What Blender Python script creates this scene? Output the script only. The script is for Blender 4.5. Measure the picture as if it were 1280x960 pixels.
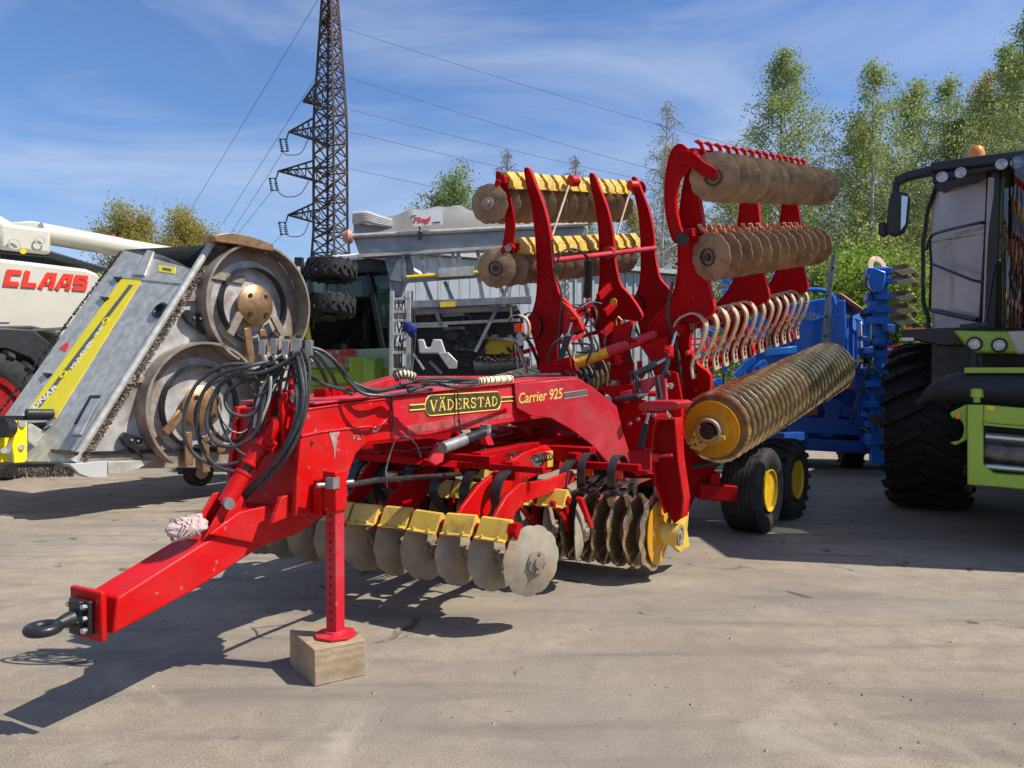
import bpy, math, random
import numpy as np
from mathutils import Vector as V, Matrix

R = math.radians
for o in list(bpy.data.objects):
    bpy.data.objects.remove(o)
scene = bpy.context.scene
COL = scene.collection

# ------------------------------------------------------------------ camera
CAM_H, FPX, PITCH = 1.65, 985.0, R(-0.87)
cam_data = bpy.data.cameras.new('camera')
cam_data.sensor_width = 36.0
cam_data.lens = FPX / 1280 * 36.0
cam_data.clip_end = 3000
cam_data.clip_start = 0.05
cam = bpy.data.objects.new('camera', cam_data)
COL.objects.link(cam)
cam.location = (0, 0, CAM_H)
cam.rotation_euler = (R(90) + PITCH, 0, 0)
scene.camera = cam

# ------------------------------------------------------------------ light
SUN_TRAVEL = V((-0.78, 0.17, -1.0)).normalized()
to_sun = -SUN_TRAVEL
sun_el = math.asin(to_sun.z)
sun_az = math.atan2(to_sun.x, to_sun.y)           # clockwise from +Y
world = bpy.data.worlds.new('World')
scene.world = world
world.use_nodes = True
wn, wl = world.node_tree.nodes, world.node_tree.links
wn.clear()
w_out = wn.new('ShaderNodeOutputWorld')
w_bg = wn.new('ShaderNodeBackground'); w_bg.inputs['Strength'].default_value = 0.083
sky = wn.new('ShaderNodeTexSky')
sky.sky_type = 'NISHITA'; sky.sun_disc = False
sky.sun_elevation = sun_el; sky.sun_rotation = sun_az
sky.altitude = 100; sky.air_density = 1.25; sky.dust_density = 0.5; sky.ozone_density = 2.2
# thin cirrus mixed into the sky
tc = wn.new('ShaderNodeTexCoord')
mp = wn.new('ShaderNodeMapping'); mp.inputs['Rotation'].default_value = (0.1, 0.15, 0.5); mp.inputs['Scale'].default_value = (1.0, 1.7, 4.6)
nz = wn.new('ShaderNodeTexNoise'); nz.inputs['Scale'].default_value = 2.0; nz.inputs['Detail'].default_value = 10; nz.inputs['Roughness'].default_value = 0.55; nz.inputs['Distortion'].default_value = 0.7
rp = wn.new('ShaderNodeValToRGB'); rp.color_ramp.elements[0].position = 0.37; rp.color_ramp.elements[1].position = 0.75
rp.color_ramp.elements[0].color = (0, 0, 0, 1); rp.color_ramp.elements[1].color = (0.62, 0.62, 0.62, 1)
mx = wn.new('ShaderNodeMixRGB'); mx.inputs[2].default_value = (6.4, 7.2, 8.6, 1)
tint = wn.new('ShaderNodeMixRGB'); tint.blend_type = 'MULTIPLY'; tint.inputs[0].default_value = 1.0; tint.inputs[2].default_value = (0.80, 1.0, 1.38, 1)
wl.new(tc.outputs['Generated'], mp.inputs['Vector']); wl.new(mp.outputs[0], nz.inputs['Vector'])
wl.new(nz.outputs['Fac'], rp.inputs[0]); wl.new(rp.outputs['Color'], mx.inputs[0])
wl.new(sky.outputs[0], tint.inputs[1]); wl.new(tint.outputs[0], mx.inputs[1])
wl.new(mx.outputs[0], w_bg.inputs[0]); wl.new(w_bg.outputs[0], w_out.inputs[0])

sun_data = bpy.data.lights.new('sun', 'SUN')
sun_data.energy = 5.0; sun_data.angle = R(0.53); sun_data.color = (1.0, 0.945, 0.85)
sun = bpy.data.objects.new('sun', sun_data); COL.objects.link(sun)
sun.rotation_euler = SUN_TRAVEL.to_track_quat('-Z', 'Y').to_euler()
scene.view_settings.view_transform = 'Standard'
scene.view_settings.look = 'None'
scene.view_settings.exposure = 0.34
scene.view_settings.gamma = 1.0

# ------------------------------------------------------------------ geometry helpers
CAM_O = V((0, 0, CAM_H))
_cr = Matrix.Rotation(R(90) + PITCH, 3, 'X')
def ray(px, py):
    """viewing direction of a photograph pixel, used only to measure real sizes"""
    return _cr @ V(((px - 640) / FPX, (480 - py) / FPX, -1))
def P(px, py, d):
    r = ray(px, py)
    return CAM_O + r * (d / r.y)
def G(px, py, z=0.0):
    r = ray(px, py)
    return CAM_O + r * ((z - CAM_H) / r.z)

class Fr:
    """local frame of a thing: origin, x axis, up axis"""
    def __init__(s, o, x, z=V((0, 0, 1))):
        s.o = V(o); s.X = V(x).normalized(); z = V(z).normalized()
        if abs(z.dot(s.X)) > .9999: z = V((1, 0, 0)) if abs(s.X.x) < .9 else V((0, 1, 0))
        s.Z = (z - s.X * z.dot(s.X)).normalized(); s.Y = s.Z.cross(s.X)
        s.m = Matrix.Translation(s.o) @ Matrix((s.X, s.Y, s.Z)).transposed().to_4x4()
        s.inv = s.m.inverted()
    def __call__(s, x, y, z): return s.o + s.X * x + s.Y * y + s.Z * z
    def loc(s, p): return s.inv @ p
    def hit(s, px, py, ax, val):
        d = s.inv.to_3x3() @ ray(px, py); o = s.inv @ CAM_O
        return o + d * ((val - o[ax]) / d[ax])
    def trace(s, pts, ax, val):
        k = [i for i in (0, 1, 2) if i != ax]
        r = []
        for p in pts:
            h = s.hit(p[0], p[1], ax, val); r.append((h[k[0]], h[k[1]]))
        return r
    def at(s, ax, val, a, b):
        k = [i for i in (0, 1, 2) if i != ax]; c = [0, 0, 0]; c[ax] = val; c[k[0]] = a; c[k[1]] = b
        return s(*c)
WORLD = Fr((0, 0, 0), (1, 0, 0))

def catmull(pts, n=6, closed=False):
    pts = [V(p) for p in pts]; out = []; N = len(pts)
    rng = range(N) if closed else range(N - 1)
    for i in rng:
        if closed: a, b, c, d = pts[(i-1) % N], pts[i], pts[(i+1) % N], pts[(i+2) % N]
        else: a, b, c, d = pts[max(i-1, 0)], pts[i], pts[i+1], pts[min(i+2, N-1)]
        for k in range(n):
            t = k / n
            out.append(0.5 * ((2*b) + (c-a)*t + (2*a-5*b+4*c-d)*t*t + (3*b-a-3*c+d)*t**3))
    if not closed: out.append(pts[-1])
    return out

class MB:
    def __init__(s): s.v = []; s.f = []
    def add(s, vs, fs):
        b = len(s.v); s.v += [V(v) for v in vs]; s.f += [tuple(i + b for i in f) for f in fs]; return s
    def box(s, fr, c, d, rot=None):
        x, y, z = (k / 2 for k in d); c = V(c)
        q = [V((i*x, j*y, k*z)) for k in (-1, 1) for j in (-1, 1) for i in (-1, 1)]
        if rot is not None: q = [rot @ a for a in q]
        return s.add([fr(*(c + a)) for a in q], [(0,2,3,1),(4,5,7,6),(0,1,5,4),(2,6,7,3),(0,4,6,2),(1,3,7,5)])
    def bar(s, p0, p1, w, h, up=V((0, 0, 1)), w1=None, h1=None):
        p0, p1 = V(p0), V(p1); f = Fr(p0, p1 - p0, up); L = (p1 - p0).length
        w1 = w if w1 is None else w1; h1 = h if h1 is None else h1
        q = [f(0, -w/2, -h/2), f(L, -w1/2, -h1/2), f(0, w/2, -h/2), f(L, w1/2, -h1/2),
             f(0, -w/2, h/2), f(L, -w1/2, h1/2), f(0, w/2, h/2), f(L, w1/2, h1/2)]
        return s.add(q, [(0,2,3,1),(4,5,7,6),(0,1,5,4),(2,6,7,3),(0,4,6,2),(1,3,7,5)])
    def prism(s, fr, poly, ax, v0, v1):
        n = len(poly)
        A = [fr.at(ax, v0, a, b) for a, b in poly]; B = [fr.at(ax, v1, a, b) for a, b in poly]
        # orientation
        ar = sum(poly[i][0]*poly[(i+1) % n][1] - poly[(i+1) % n][0]*poly[i][1] for i in range(n))
        flip = (ar > 0) == ((v1 > v0) if ax != 1 else (v1 < v0))
        fs = [tuple(range(n))[::-1], tuple(range(n, 2*n))] + [(i, (i+1) % n, n+(i+1) % n, n+i) for i in range(n)]
        if not flip: fs = [f[::-1] for f in fs]
        return s.add(A + B, fs)
    def tube(s, path, r, seg=8, closed=False, flat=None):
        path = [V(p) for p in path]; n = len(path)
        rs = r if isinstance(r, (list, tuple)) else [r] * n
        vs = []; up = None
        for i, p in enumerate(path):
            if closed: t = path[(i+1) % n] - path[i-1]
            else: t = path[min(i+1, n-1)] - path[max(i-1, 0)]
            t = t.normalized() if t.length > 1e-9 else V((0, 0, 1))
            if up is None:
                up = V((0, 0, 1)) if abs(t.z) < 0.9 else V((1, 0, 0))
            up = (up - t * up.dot(t)).normalized(); sd = t.cross(up)
            for k in range(seg):
                a = 2 * math.pi * k / seg
                vs.append(p + (up * math.sin(a) + sd * math.cos(a)) * rs[i])
        fs = []
        for i in range(n if closed else n - 1):
            j = (i + 1) % n
            for k in range(seg):
                l = (k + 1) % seg
                fs.append((i*seg+k, i*seg+l, j*seg+l, j*seg+k))
        if not closed: fs += [tuple(range(seg))[::-1], tuple(range((n-1)*seg, n*seg))]
        return s.add(vs, fs)
    def cyl(s, p0, p1, r, seg=16, r1=None):
        return s.tube([p0, p1], [r, r if r1 is None else r1], seg)
    def strip(s, path, wdir, w, t, nrm=None):
        """flat bar of width w along wdir bent along path, thickness t"""
        path = [V(p) for p in path]; n = len(path); wdir = V(wdir).normalized(); vs = []
        ws = w if isinstance(w, (list, tuple)) else [w] * n
        for i, p in enumerate(path):
            tg = (path[min(i+1, n-1)] - path[max(i-1, 0)]).normalized(); nn = tg.cross(wdir).normalized()
            for a, b in ((-1, -1), (1, -1), (1, 1), (-1, 1)):
                vs.append(p + wdir * (a * ws[i] / 2) + nn * (b * t / 2))
        fs = [(0,3,2,1), tuple((n-1)*4 + k for k in (0,1,2,3))]
        for i in range(n-1):
            for k in range(4):
                l = (k+1) % 4; fs.append((i*4+k, i*4+l, (i+1)*4+l, (i+1)*4+k))
        return s.add(vs, fs)
    def lathe(s, p, axis, prof, seg=32, wave=None, hint=None, closed=True):
        """prof: (along, radius) list; closed ring section or open with r=0 ends"""
        f = Fr(p, axis, hint or (V((0, 0, 1)) if abs(V(axis).normalized().z) < 0.9 else V((1, 0, 0))))
        n = len(prof); vs = []
        for k in range(seg):
            a = 2 * math.pi * k / seg; wv = wave(a) if wave else (1, 0)
            for x, r, *m in prof:
                q = m[0] if m else 0
                rr = r * (1 + (wv[0] - 1) * q); vs.append(f(x + wv[1] * q, rr * math.cos(a), rr * math.sin(a)))
        fs = []
        for k in range(seg):
            l = (k + 1) % seg
            for i in range(n if closed else n - 1):
                j = (i + 1) % n
                fs.append((k*n+i, k*n+j, l*n+j, l*n+i))
        if not closed:
            if prof[0][1] > 1e-6: fs.append(tuple(k*n for k in range(seg)))
            if prof[-1][1] > 1e-6: fs.append(tuple(k*n+n-1 for k in range(seg))[::-1])
        return s.add(vs, fs)
    def mesh(s, name, inv=None):
        vs = [inv @ v for v in s.v] if inv is not None else s.v
        me = bpy.data.meshes.new(name); me.from_pydata([tuple(v) for v in vs], [], s.f); me.update()
        return me

def pieces(mb):
    """groups of faces that touch or nearly touch, so that separate pieces become separate parts"""
    n = len(mb.v); par = list(range(n))
    def fd_(a):
        while par[a] != a: par[a] = par[par[a]]; a = par[a]
        return a
    for f in mb.f:
        r = fd_(f[0])
        for k in f[1:]: par[fd_(k)] = r
    comp = {}
    for i in range(n): comp.setdefault(fd_(i), []).append(i)
    if len(comp) == 1 or len(comp) > 400: return [(mb, None)]
    ks = list(comp); bb = []
    for k in ks:
        vs = [mb.v[i] for i in comp[k]]
        bb.append(([min(v[j] for v in vs) - .006 for j in range(3)], [max(v[j] for v in vs) + .006 for j in range(3)]))
    gp = list(range(len(ks)))
    def fg_(a):
        while gp[a] != a: a = gp[a]
        return a
    for i in range(len(ks)):
        for j in range(i):
            if all(bb[i][0][q] <= bb[j][1][q] and bb[j][0][q] <= bb[i][1][q] for q in range(3)): gp[fg_(i)] = fg_(j)
    groups = {}
    for i, k in enumerate(ks): groups.setdefault(fg_(i), []).append(i)
    if len(groups) == 1: return [(mb, None)]
    root_of = {}
    for gi, mem in groups.items():
        for i in mem: root_of[ks[i]] = gi
    out = []
    for gi, mem in groups.items():
        m2 = MB(); idx = {}
        for i in mem:
            for v in comp[ks[i]]: idx[v] = len(m2.v); m2.v.append(mb.v[v])
        m2.f = [tuple(idx[v] for v in f) for f in mb.f if root_of[fd_(f[0])] == gi]
        lo = [min(bb[i][0][q] for i in mem) for q in range(3)]; hi = [max(bb[i][1][q] for i in mem) for q in range(3)]
        out.append((m2, (lo, hi)))
    return out

def finish(me, mat, angle=38):
    if mat: me.materials.append(mat)
    me.polygons.foreach_set('use_smooth', [True] * len(me.polygons))
    try: me.set_sharp_from_angle(angle=R(angle))
    except Exception: pass

class Thing:
    """top-level object (Empty or mesh) and its frame; children are built in its space"""
    def __init__(s, name, label, cat, fr, group=None, obj=None):
        s.fr = fr; s.inv = fr.inv
        s.o = obj or bpy.data.objects.new(name, None)
        if not obj: s.o.empty_display_size = 0.3
        COL.objects.link(s.o) if not obj else None
        s.o.matrix_world = fr.m
        s.o['label'] = label; s.o['category'] = cat
        if group: s.o['group'] = group
    def part(s, name, mb, mat, parent=None, bevel=0, label=None, angle=38, stuff=False, seg=2):
        if not stuff:
            gs = pieces(mb)
            if len(gs) > 1:
                if len(gs) > 14 and all(max(b[1][i] - b[0][i] for i in range(3)) < .14 for _, b in gs): stuff = True
                else:
                    obs = [s.part(name, g, mat, parent, bevel, label, angle, None, seg) for g, _ in gs]
                    return obs[0]
        stuff = bool(stuff)
        me = mb.mesh(name, s.inv); finish(me, mat, angle)
        ob = bpy.data.objects.new(name, me); COL.objects.link(ob); ob.parent = parent or s.o
        if bevel:
            m = ob.modifiers.new('bevel', 'BEVEL'); m.width = bevel; m.segments = seg; m.limit_method = 'ANGLE'; m.angle_limit = R(40); m.harden_normals = False
        if label: ob['label'] = label
        if stuff: ob['kind'] = 'stuff'
        return ob
    def inst(s, src, name, mworld, parent=None):
        """share src's mesh, placed by a world matrix"""
        ob = bpy.data.objects.new(name, src); COL.objects.link(ob); ob.parent = parent or s.o
        ob.matrix_local = s.inv @ mworld if (parent is None) else mworld
        return ob

def solo(name, label, cat, mb, mat, origin=None, group=None, bevel=0, kind=None, angle=38):
    fr = Fr(origin if origin is not None else (0, 0, 0), (1, 0, 0))
    me = mb.mesh(name, fr.inv); finish(me, mat, angle)
    ob = bpy.data.objects.new(name, me); COL.objects.link(ob); ob.matrix_world = fr.m
    if kind: ob['kind'] = kind
    else:
        ob['label'] = label; ob['category'] = cat
    if group: ob['group'] = group
    if bevel:
        m = ob.modifiers.new('bevel', 'BEVEL'); m.width = bevel; m.segments = 2; m.limit_method = 'ANGLE'
    return ob

def copy_thing(root, name=None, label=None, group=None):
    c = root.copy(); COL.objects.link(c)
    if label: c['label'] = label
    if group: c['group'] = group
    for ch in list(root.children):
        d = ch.copy(); COL.objects.link(d); d.parent = c
        for g in list(ch.children):
            e = g.copy(); COL.objects.link(e); e.parent = d
    return c

# ------------------------------------------------------------------ lettering
def text_mb(txt, fr, size, shear=0.0, offset=0.0, depth=0.002, width=None, height=None, align='LEFT', flip=False):
    """lettering in frame fr: x along the line, z up the letters, y out of the surface is -Y"""
    cu = bpy.data.curves.new('lettering', 'FONT'); cu.body = txt; cu.size = size; cu.shear = shear; cu.offset = offset
    cu.extrude = depth / 2; cu.align_x = align; cu.resolution_u = 3
    ob = bpy.data.objects.new('lettering', cu); COL.objects.link(ob)
    me = bpy.data.meshes.new_from_object(ob)
    bpy.data.objects.remove(ob)
    mb = MB(); xs = [v.co.x for v in me.vertices]; ys = [v.co.y for v in me.vertices]
    x0, x1, y0, y1 = min(xs), max(xs), min(ys), max(ys)
    sx = width / (x1 - x0) if width else 1; sy = height / (y1 - y0) if height else 1
    mb.add([fr((v.co.x - x0) * sx, -v.co.z, (v.co.y - y0) * sy) for v in me.vertices], [tuple(p.vertices) for p in me.polygons])
    bpy.data.meshes.remove(me)
    return mb
def stroke_mb(mb, fr, strokes, x0, z0, w, h, depth=0.003, slant=0.0):
    """strokes: list of (pts, width) in a unit box; pts polylines, mitred"""
    for pts, sw in strokes:
        q = [V(((p[0] + slant * p[1]) * w, p[1] * h)) for p in pts]; n = len(q); L = []; Rr = []
        for i in range(n):
            d0 = (q[i] - q[i-1]).normalized() if i else (q[1] - q[0]).normalized()
            d1 = (q[i+1] - q[i]).normalized() if i < n-1 else d0
            m = V((-d0.y - d1.y, d0.x + d1.x)); m = m.normalized() if m.length > 1e-6 else V((-d0.y, d0.x))
            k = sw * h / 2 / max(0.45, m.dot(V((-d0.y, d0.x)))); L.append(q[i] + m * k); Rr.append(q[i] - m * k)
        for i in range(n-1):
            poly = [(x0 + a.x, z0 + a.y) for a in (Rr[i], Rr[i+1], L[i+1], L[i])]
            mb.prism(fr, poly, 1, 0, -depth)
    return mb
GLYPH = {
 'C': [([(0.95, .85), (.12, .85), (.12, .15), (.95, .15)], .3)],
 'L': [([(.14, 1), (.14, .15), (.95, .15)], .3)],
 'A': [([(.06, 0), (.40, .86), (.84, .86), (.84, 0)], .28), ([(.28, .32), (.8, .32)], .2)],
 'S': [([(.95, .87), (.14, .87), (.14, .52), (.86, .52), (.86, .14), (0, .14)], .26)]}
def block_word(word, fr, x, z, w, h, slant=.18, gap=.16):
    mb = MB(); adv = w / len(word)
    for i, c in enumerate(word):
        stroke_mb(mb, fr, GLYPH[c], x + i * adv, z, adv * (1 - gap), h, slant=slant)
    return mb
SERIF = {
 'V': [([(.1, 1), (.5, 0)], .2), ([(.9, 1), (.5, 0)], .09), ([(-.04, .98), (.26, .98)], .07), ([(.74, .98), (1.04, .98)], .07)],
 'A': [([(.5, 1), (.9, 0)], .2), ([(.5, 1), (.1, 0)], .09), ([(.25, .35), (.75, .35)], .08), ([(-.04, .03), (.26, .03)], .07), ([(.74, .03), (1.04, .03)], .07)],
 'D': [([(.2, 0), (.2, 1)], .18), ([(.05, .96), (.5, .96), (.85, .72), (.9, .5), (.85, .28), (.5, .04), (.05, .04)], .1), ([(.87, .7), (.9, .5), (.87, .3)], .16)],
 'E': [([(.2, 0), (.2, 1)], .18), ([(.05, .96), (.9, .96), (.9, .75)], .09), ([(.05, .04), (.92, .04), (.92, .28)], .09), ([(.2, .52), (.65, .52)], .09), ([(.65, .4), (.65, .64)], .07)],
 'R': [([(.2, 0), (.2, 1)], .18), ([(.05, .96), (.6, .96), (.82, .86), (.82, .62), (.6, .5), (.2, .5)], .1), ([(.5, .5), (.92, .03)], .18), ([(.05, .03), (.38, .03)], .07), ([(.85, .03), (1.05, .03)], .07)],
 'S': [([(.84, .72), (.8, .93), (.5, .97), (.2, .9), (.16, .7), (.3, .56), (.68, .44), (.84, .28), (.8, .1), (.5, .03), (.2, .08), (.14, .3)], .12)],
 'T': [([(.5, 0), (.5, 1)], .2), ([(.04, .75), (.04, .96), (.96, .96), (.96, .75)], .09), ([(.32, .03), (.68, .03)], .07)]}
def serif_word(word, fr, x, z, w, h):
    mb = MB(); adv = w / len(word)
    for i, c in enumerate(word):
        stroke_mb(mb, fr, SERIF[c.replace('Ä', 'A')], x + i * adv, z, adv * .84, h)
        if c == 'Ä':
            for q in (.25, .6):
                cx = x + (i + q) * adv; mb.box(fr, (cx, -.0015, z + h * 1.18), (adv * .16, .003, h * .16))
    return mb
# ------------------------------------------------------------------ materials
MATS = {}
def mat(name, col, rough=.5, metal=0.0, var=.12, scale=3.0, dirt=0.0, dirtcol=(.20, .16, .12), dscale=2.0, bump=.0, bscale=60, coat=0.0, spec=.5, rvar=.12, dust=0.0, dustcol=(.42, .38, .33), col2=None, detail=8, wear=0.0, wearcol=(.22, .21, .20)):
    if name in MATS: return MATS[name]
    m = bpy.data.materials.new(name); m.use_nodes = True; nt = m.node_tree; N, L = nt.nodes, nt.links
    b = N['Principled BSDF']; b.inputs['Metallic'].default_value = metal
    b.inputs['Specular IOR Level'].default_value = spec
    if coat: b.inputs['Coat Weight'].default_value = coat; b.inputs['Coat Roughness'].default_value = .12
    tc = N.new('ShaderNodeTexCoord'); oi = N.new('ShaderNodeObjectInfo')
    va = N.new('ShaderNodeVectorMath'); va.operation = 'ADD'; vm = N.new('ShaderNodeVectorMath'); vm.operation = 'SCALE'; vm.inputs[0].default_value = (17, 31, 23)
    L.new(oi.outputs['Random'], vm.inputs['Scale']); L.new(tc.outputs['Object'], va.inputs[0]); L.new(vm.outputs[0], va.inputs[1]); src = va.outputs[0]
    def noise(sc, det=detail, r=.55, dist=0.0):
        n = N.new('ShaderNodeTexNoise'); n.inputs['Scale'].default_value = sc; n.inputs['Detail'].default_value = det
        n.inputs['Roughness'].default_value = r; n.inputs['Distortion'].default_value = dist; L.new(src, n.inputs['Vector']); return n.outputs['Fac']
    def ramp(f, p0, p1, c0=(0, 0, 0, 1), c1=(1, 1, 1, 1)):
        n = N.new('ShaderNodeValToRGB'); n.color_ramp.elements[0].position = p0; n.color_ramp.elements[1].position = p1
        n.color_ramp.elements[0].color = c0; n.color_ramp.elements[1].color = c1; L.new(f, n.inputs[0]); return n.outputs['Color']
    def mix(f, a, c, bt='MIX'):
        n = N.new('ShaderNodeMixRGB'); n.blend_type = bt
        if isinstance(f, float): n.inputs[0].default_value = f
        else: L.new(f, n.inputs[0])
        for i, q in ((1, a), (2, c)):
            if isinstance(q, tuple): n.inputs[i].default_value = q + (1,) if len(q) == 3 else q
            else: L.new(q, n.inputs[i])
        return n.outputs[0]
    c2 = col2 or tuple(min(1, k * (1 + 2.2 * var)) for k in col)
    c1 = tuple(k * (1 - var) for k in col) if not col2 else col
    n1 = noise(scale)
    c = mix(ramp(n1, .32, .68), tuple(c1), tuple(c2))
    if dust:
        c = mix(ramp(noise(scale * 1.7, 10, .62, .4), .45, .78, (0, 0, 0, 1), (dust, dust, dust, 1)), c, dustcol)
    if dirt:
        c = mix(ramp(noise(dscale, 12, .68, .8), .50, .66, (0, 0, 0, 1), (dirt, dirt, dirt, 1)), c, dirtcol)
    if wear:
        c = mix(ramp(noise(dscale * 7, 10, .7), .62, .67, (0, 0, 0, 1), (wear, wear, wear, 1)), c, wearcol)
    L.new(c, b.inputs['Base Color'])
    mr = N.new('ShaderNodeMapRange'); mr.inputs['From Min'].default_value = .3; mr.inputs['From Max'].default_value = .7
    mr.inputs['To Min'].default_value = max(.03, rough - rvar); mr.inputs['To Max'].default_value = min(1, rough + rvar)
    L.new(noise(scale * 3.1, 8, .6), mr.inputs['Value']); L.new(mr.outputs[0], b.inputs['Roughness'])
    if bump:
        bp = N.new('ShaderNodeBump'); bp.inputs['Strength'].default_value = bump; bp.inputs['Distance'].default_value = .01
        L.new(noise(bscale, 6, .6), bp.inputs['Height']); L.new(bp.outputs[0], b.inputs['Normal'])
    MATS[name] = m; return m

RED = mat('red_paint', (.47, .0008, .002), .46, var=.14, scale=1.6, coat=.0, spec=.22, dust=.34, dustcol=(.52, .07, .07), dirt=.5, dirtcol=(.25, .03, .02), dscale=2.4, wear=.9, bump=.04, bscale=25)
RED_DARK = mat('red_paint_shaded', (.33, .0008, .003), .55, var=.12, scale=1.4, coat=.0, spec=.10, dust=.08, dustcol=(.30, .03, .03), dirt=.35, dirtcol=(.14, .02, .015), dscale=2.0, bump=.03, bscale=25)  # darker copy of the red paint, shade put into the colour
RED_FADE = mat('red_paint_faded', (.50, .010, .022), .42, var=.12, scale=1.2, coat=.05, spec=.3, dust=.6, dustcol=(.58, .16, .18), dirt=.5, dirtcol=(.25, .06, .05), dscale=3.0, wear=.7)
YEL = mat('yellow_paint', (.62, .41, .06), .42, var=.12, scale=4, dirt=.6, dirtcol=(.26, .17, .06), dscale=6, dust=.35, dustcol=(.42, .33, .17), wear=.5)
YEL_CLEAN = mat('yellow_enamel', (.80, .55, .01), .35, var=.06, scale=3, dirt=.3, dirtcol=(.30, .22, .05), dscale=5)
STEEL = mat('worn_disc_steel', (.30, .25, .19), .5, metal=.35, var=.18, scale=5, dirt=.55, dirtcol=(.26, .16, .08), dscale=5, bump=.08, bscale=30)
DISC_SOIL = mat('soil_covered_disc', (.27, .18, .10), .75, metal=.08, var=.22, scale=5, dirt=.5, dirtcol=(.12, .085, .055), dscale=7, bump=.2, bscale=60, spec=.25)
DISC_PALE = mat('pale_soiled_disc', (.27, .235, .175), .7, metal=.1, var=.16, scale=7, dirt=.6, dirtcol=(.42, .24, .09), dscale=6, bump=.15, bscale=60, spec=.3)
RING = mat('polished_packer_steel', (.80, .62, .38), .27, metal=.75, var=.18, scale=7, dirt=.25, dirtcol=(.40, .27, .14), dscale=2, rvar=.08, detail=3)
RUST = mat('rusty_iron', (.20, .105, .055), .75, metal=.2, var=.3, scale=14, bump=.3, bscale=80)
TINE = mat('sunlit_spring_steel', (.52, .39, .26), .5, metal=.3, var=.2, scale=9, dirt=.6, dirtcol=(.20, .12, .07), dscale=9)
DKSTEEL = mat('dark_spring_steel', (.045, .043, .045), .4, metal=.5, var=.2, scale=8)
BLACK = mat('black_paint', (.012, .012, .014), .42, var=.2, scale=4, dust=.12, dustcol=(.09, .085, .08))
PLASTIC = mat('black_plastic', (.018, .018, .02), .5, var=.15, scale=3, dust=.15, dustcol=(.08, .08, .08))
RUBBER = mat('hose_rubber', (.028, .028, .030), .48, var=.3, scale=12, dust=.35, dustcol=(.10, .095, .085))
TYRE = mat('tyre_rubber', (.022, .021, .021), .75, var=.25, scale=8, dust=.4, dustcol=(.075, .068, .058), spec=.3)
ZINC = mat('galvanised_steel', (.45, .44, .39), .48, metal=.35, var=.16, scale=9, dirt=.25, dirtcol=(.28, .28, .28), dscale=4, rvar=.15)
ZINC_DARK = mat('dull_galvanised_steel', (.20, .215, .235), .5, metal=.4, var=.18, scale=7)
CHROME = mat('bright_steel', (.55, .55, .55), .2, metal=.95, var=.08, scale=6)
ALU = mat('grey_coupler', (.28, .27, .26), .45, metal=.6, var=.15, scale=20)
ROTOR = mat('rotor_floor_steel', (.42, .41, .39), .48, metal=.35, var=.2, scale=4, dirt=.65, dirtcol=(.23, .15, .09), dscale=2.2, bump=.05)
BROWNED = mat('soil_rubbed_steel', (.27, .225, .185), .5, metal=.4, var=.25, scale=5, dirt=.7, dirtcol=(.24, .15, .09), dscale=2.6)
CHAIN = mat('dull_rusty_chain', (.16, .125, .10), .6, metal=.5, var=.35, scale=14)
def ring_fix(m):  # crests polished by wear; flanks darkened to imitate groove shade
    N, L = m.node_tree.nodes, m.node_tree.links; b = N['Principled BSDF']
    tcn = N.new('ShaderNodeTexCoord'); sp = N.new('ShaderNodeSeparateXYZ'); L.new(tcn.outputs['Object'], sp.inputs[0])
    cb = N.new('ShaderNodeCombineXYZ'); L.new(sp.outputs['Y'], cb.inputs['Y']); L.new(sp.outputs['Z'], cb.inputs['Z'])
    ln = N.new('ShaderNodeVectorMath'); ln.operation = 'LENGTH'; L.new(cb.outputs[0], ln.inputs[0])
    rp = N.new('ShaderNodeMapRange'); rp.inputs['From Min'].default_value = .238; rp.inputs['From Max'].default_value = .258; L.new(ln.outputs['Value'], rp.inputs['Value'])
    old = b.inputs['Base Color'].links[0].from_socket; mx_ = N.new('ShaderNodeMixRGB'); L.new(rp.outputs[0], mx_.inputs[0]); mx_.inputs[1].default_value = (.17, .11, .06, 1); L.new(old, mx_.inputs[2]); L.new(mx_.outputs[0], b.inputs['Base Color'])
    mm = N.new('ShaderNodeMath'); mm.operation = 'MULTIPLY_ADD'; mm.inputs[1].default_value = .5; mm.inputs[2].default_value = .45; L.new(rp.outputs[0], mm.inputs[0]); L.new(mm.outputs[0], b.inputs['Metallic'])
ring_fix(RING)
BRONZE = mat('bronzed_hub', (.34, .20, .10), .42, metal=.75, var=.16, scale=7, dirt=.4, dirtcol=(.20, .11, .05), dscale=5)
STICKER = mat('bright_yellow_sticker', (.86, .68, .01), .4, var=.03, scale=4)
WHITEP = mat('off_white_paint', (.55, .51, .41), .35, var=.05, scale=1.5, coat=.2, dust=.15, dustcol=(.45, .42, .36))
WHITE = mat('white_print', (.75, .75, .73), .5, var=.03)
REDPRINT = mat('red_print', (.70, .035, .012), .4, var=.03)
GREEN = mat('light_green_paint', (.30, .46, .035), .32, var=.08, scale=2, coat=.25, dust=.15, dustcol=(.30, .34, .12))
GREEN_DK = mat('dull_green_panel', (.38, .46, .32), .35, var=.1, scale=2)
GREYPANEL = mat('light_grey_panel', (.45, .45, .44), .4, var=.06, scale=2)
GOLDP = mat('gold_print', (.80, .55, .12), .4, var=.08, scale=30)
DKPRINT = mat('dark_green_print', (.035, .038, .016), .5, var=.3, scale=20, dust=.3, dustcol=(.2, .17, .05))
GREYPRINT = mat('grey_print', (.10, .10, .10), .5, var=.1)
BLUE = mat('blue_paint', (.006, .13, .52), .35, var=.12, scale=2.2, coat=.25, dust=.12, dustcol=(.05, .14, .4))
ROPE = mat('cream_wrap', (.68, .55, .36), .8, var=.15, scale=25, bump=.3, bscale=90)
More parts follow.
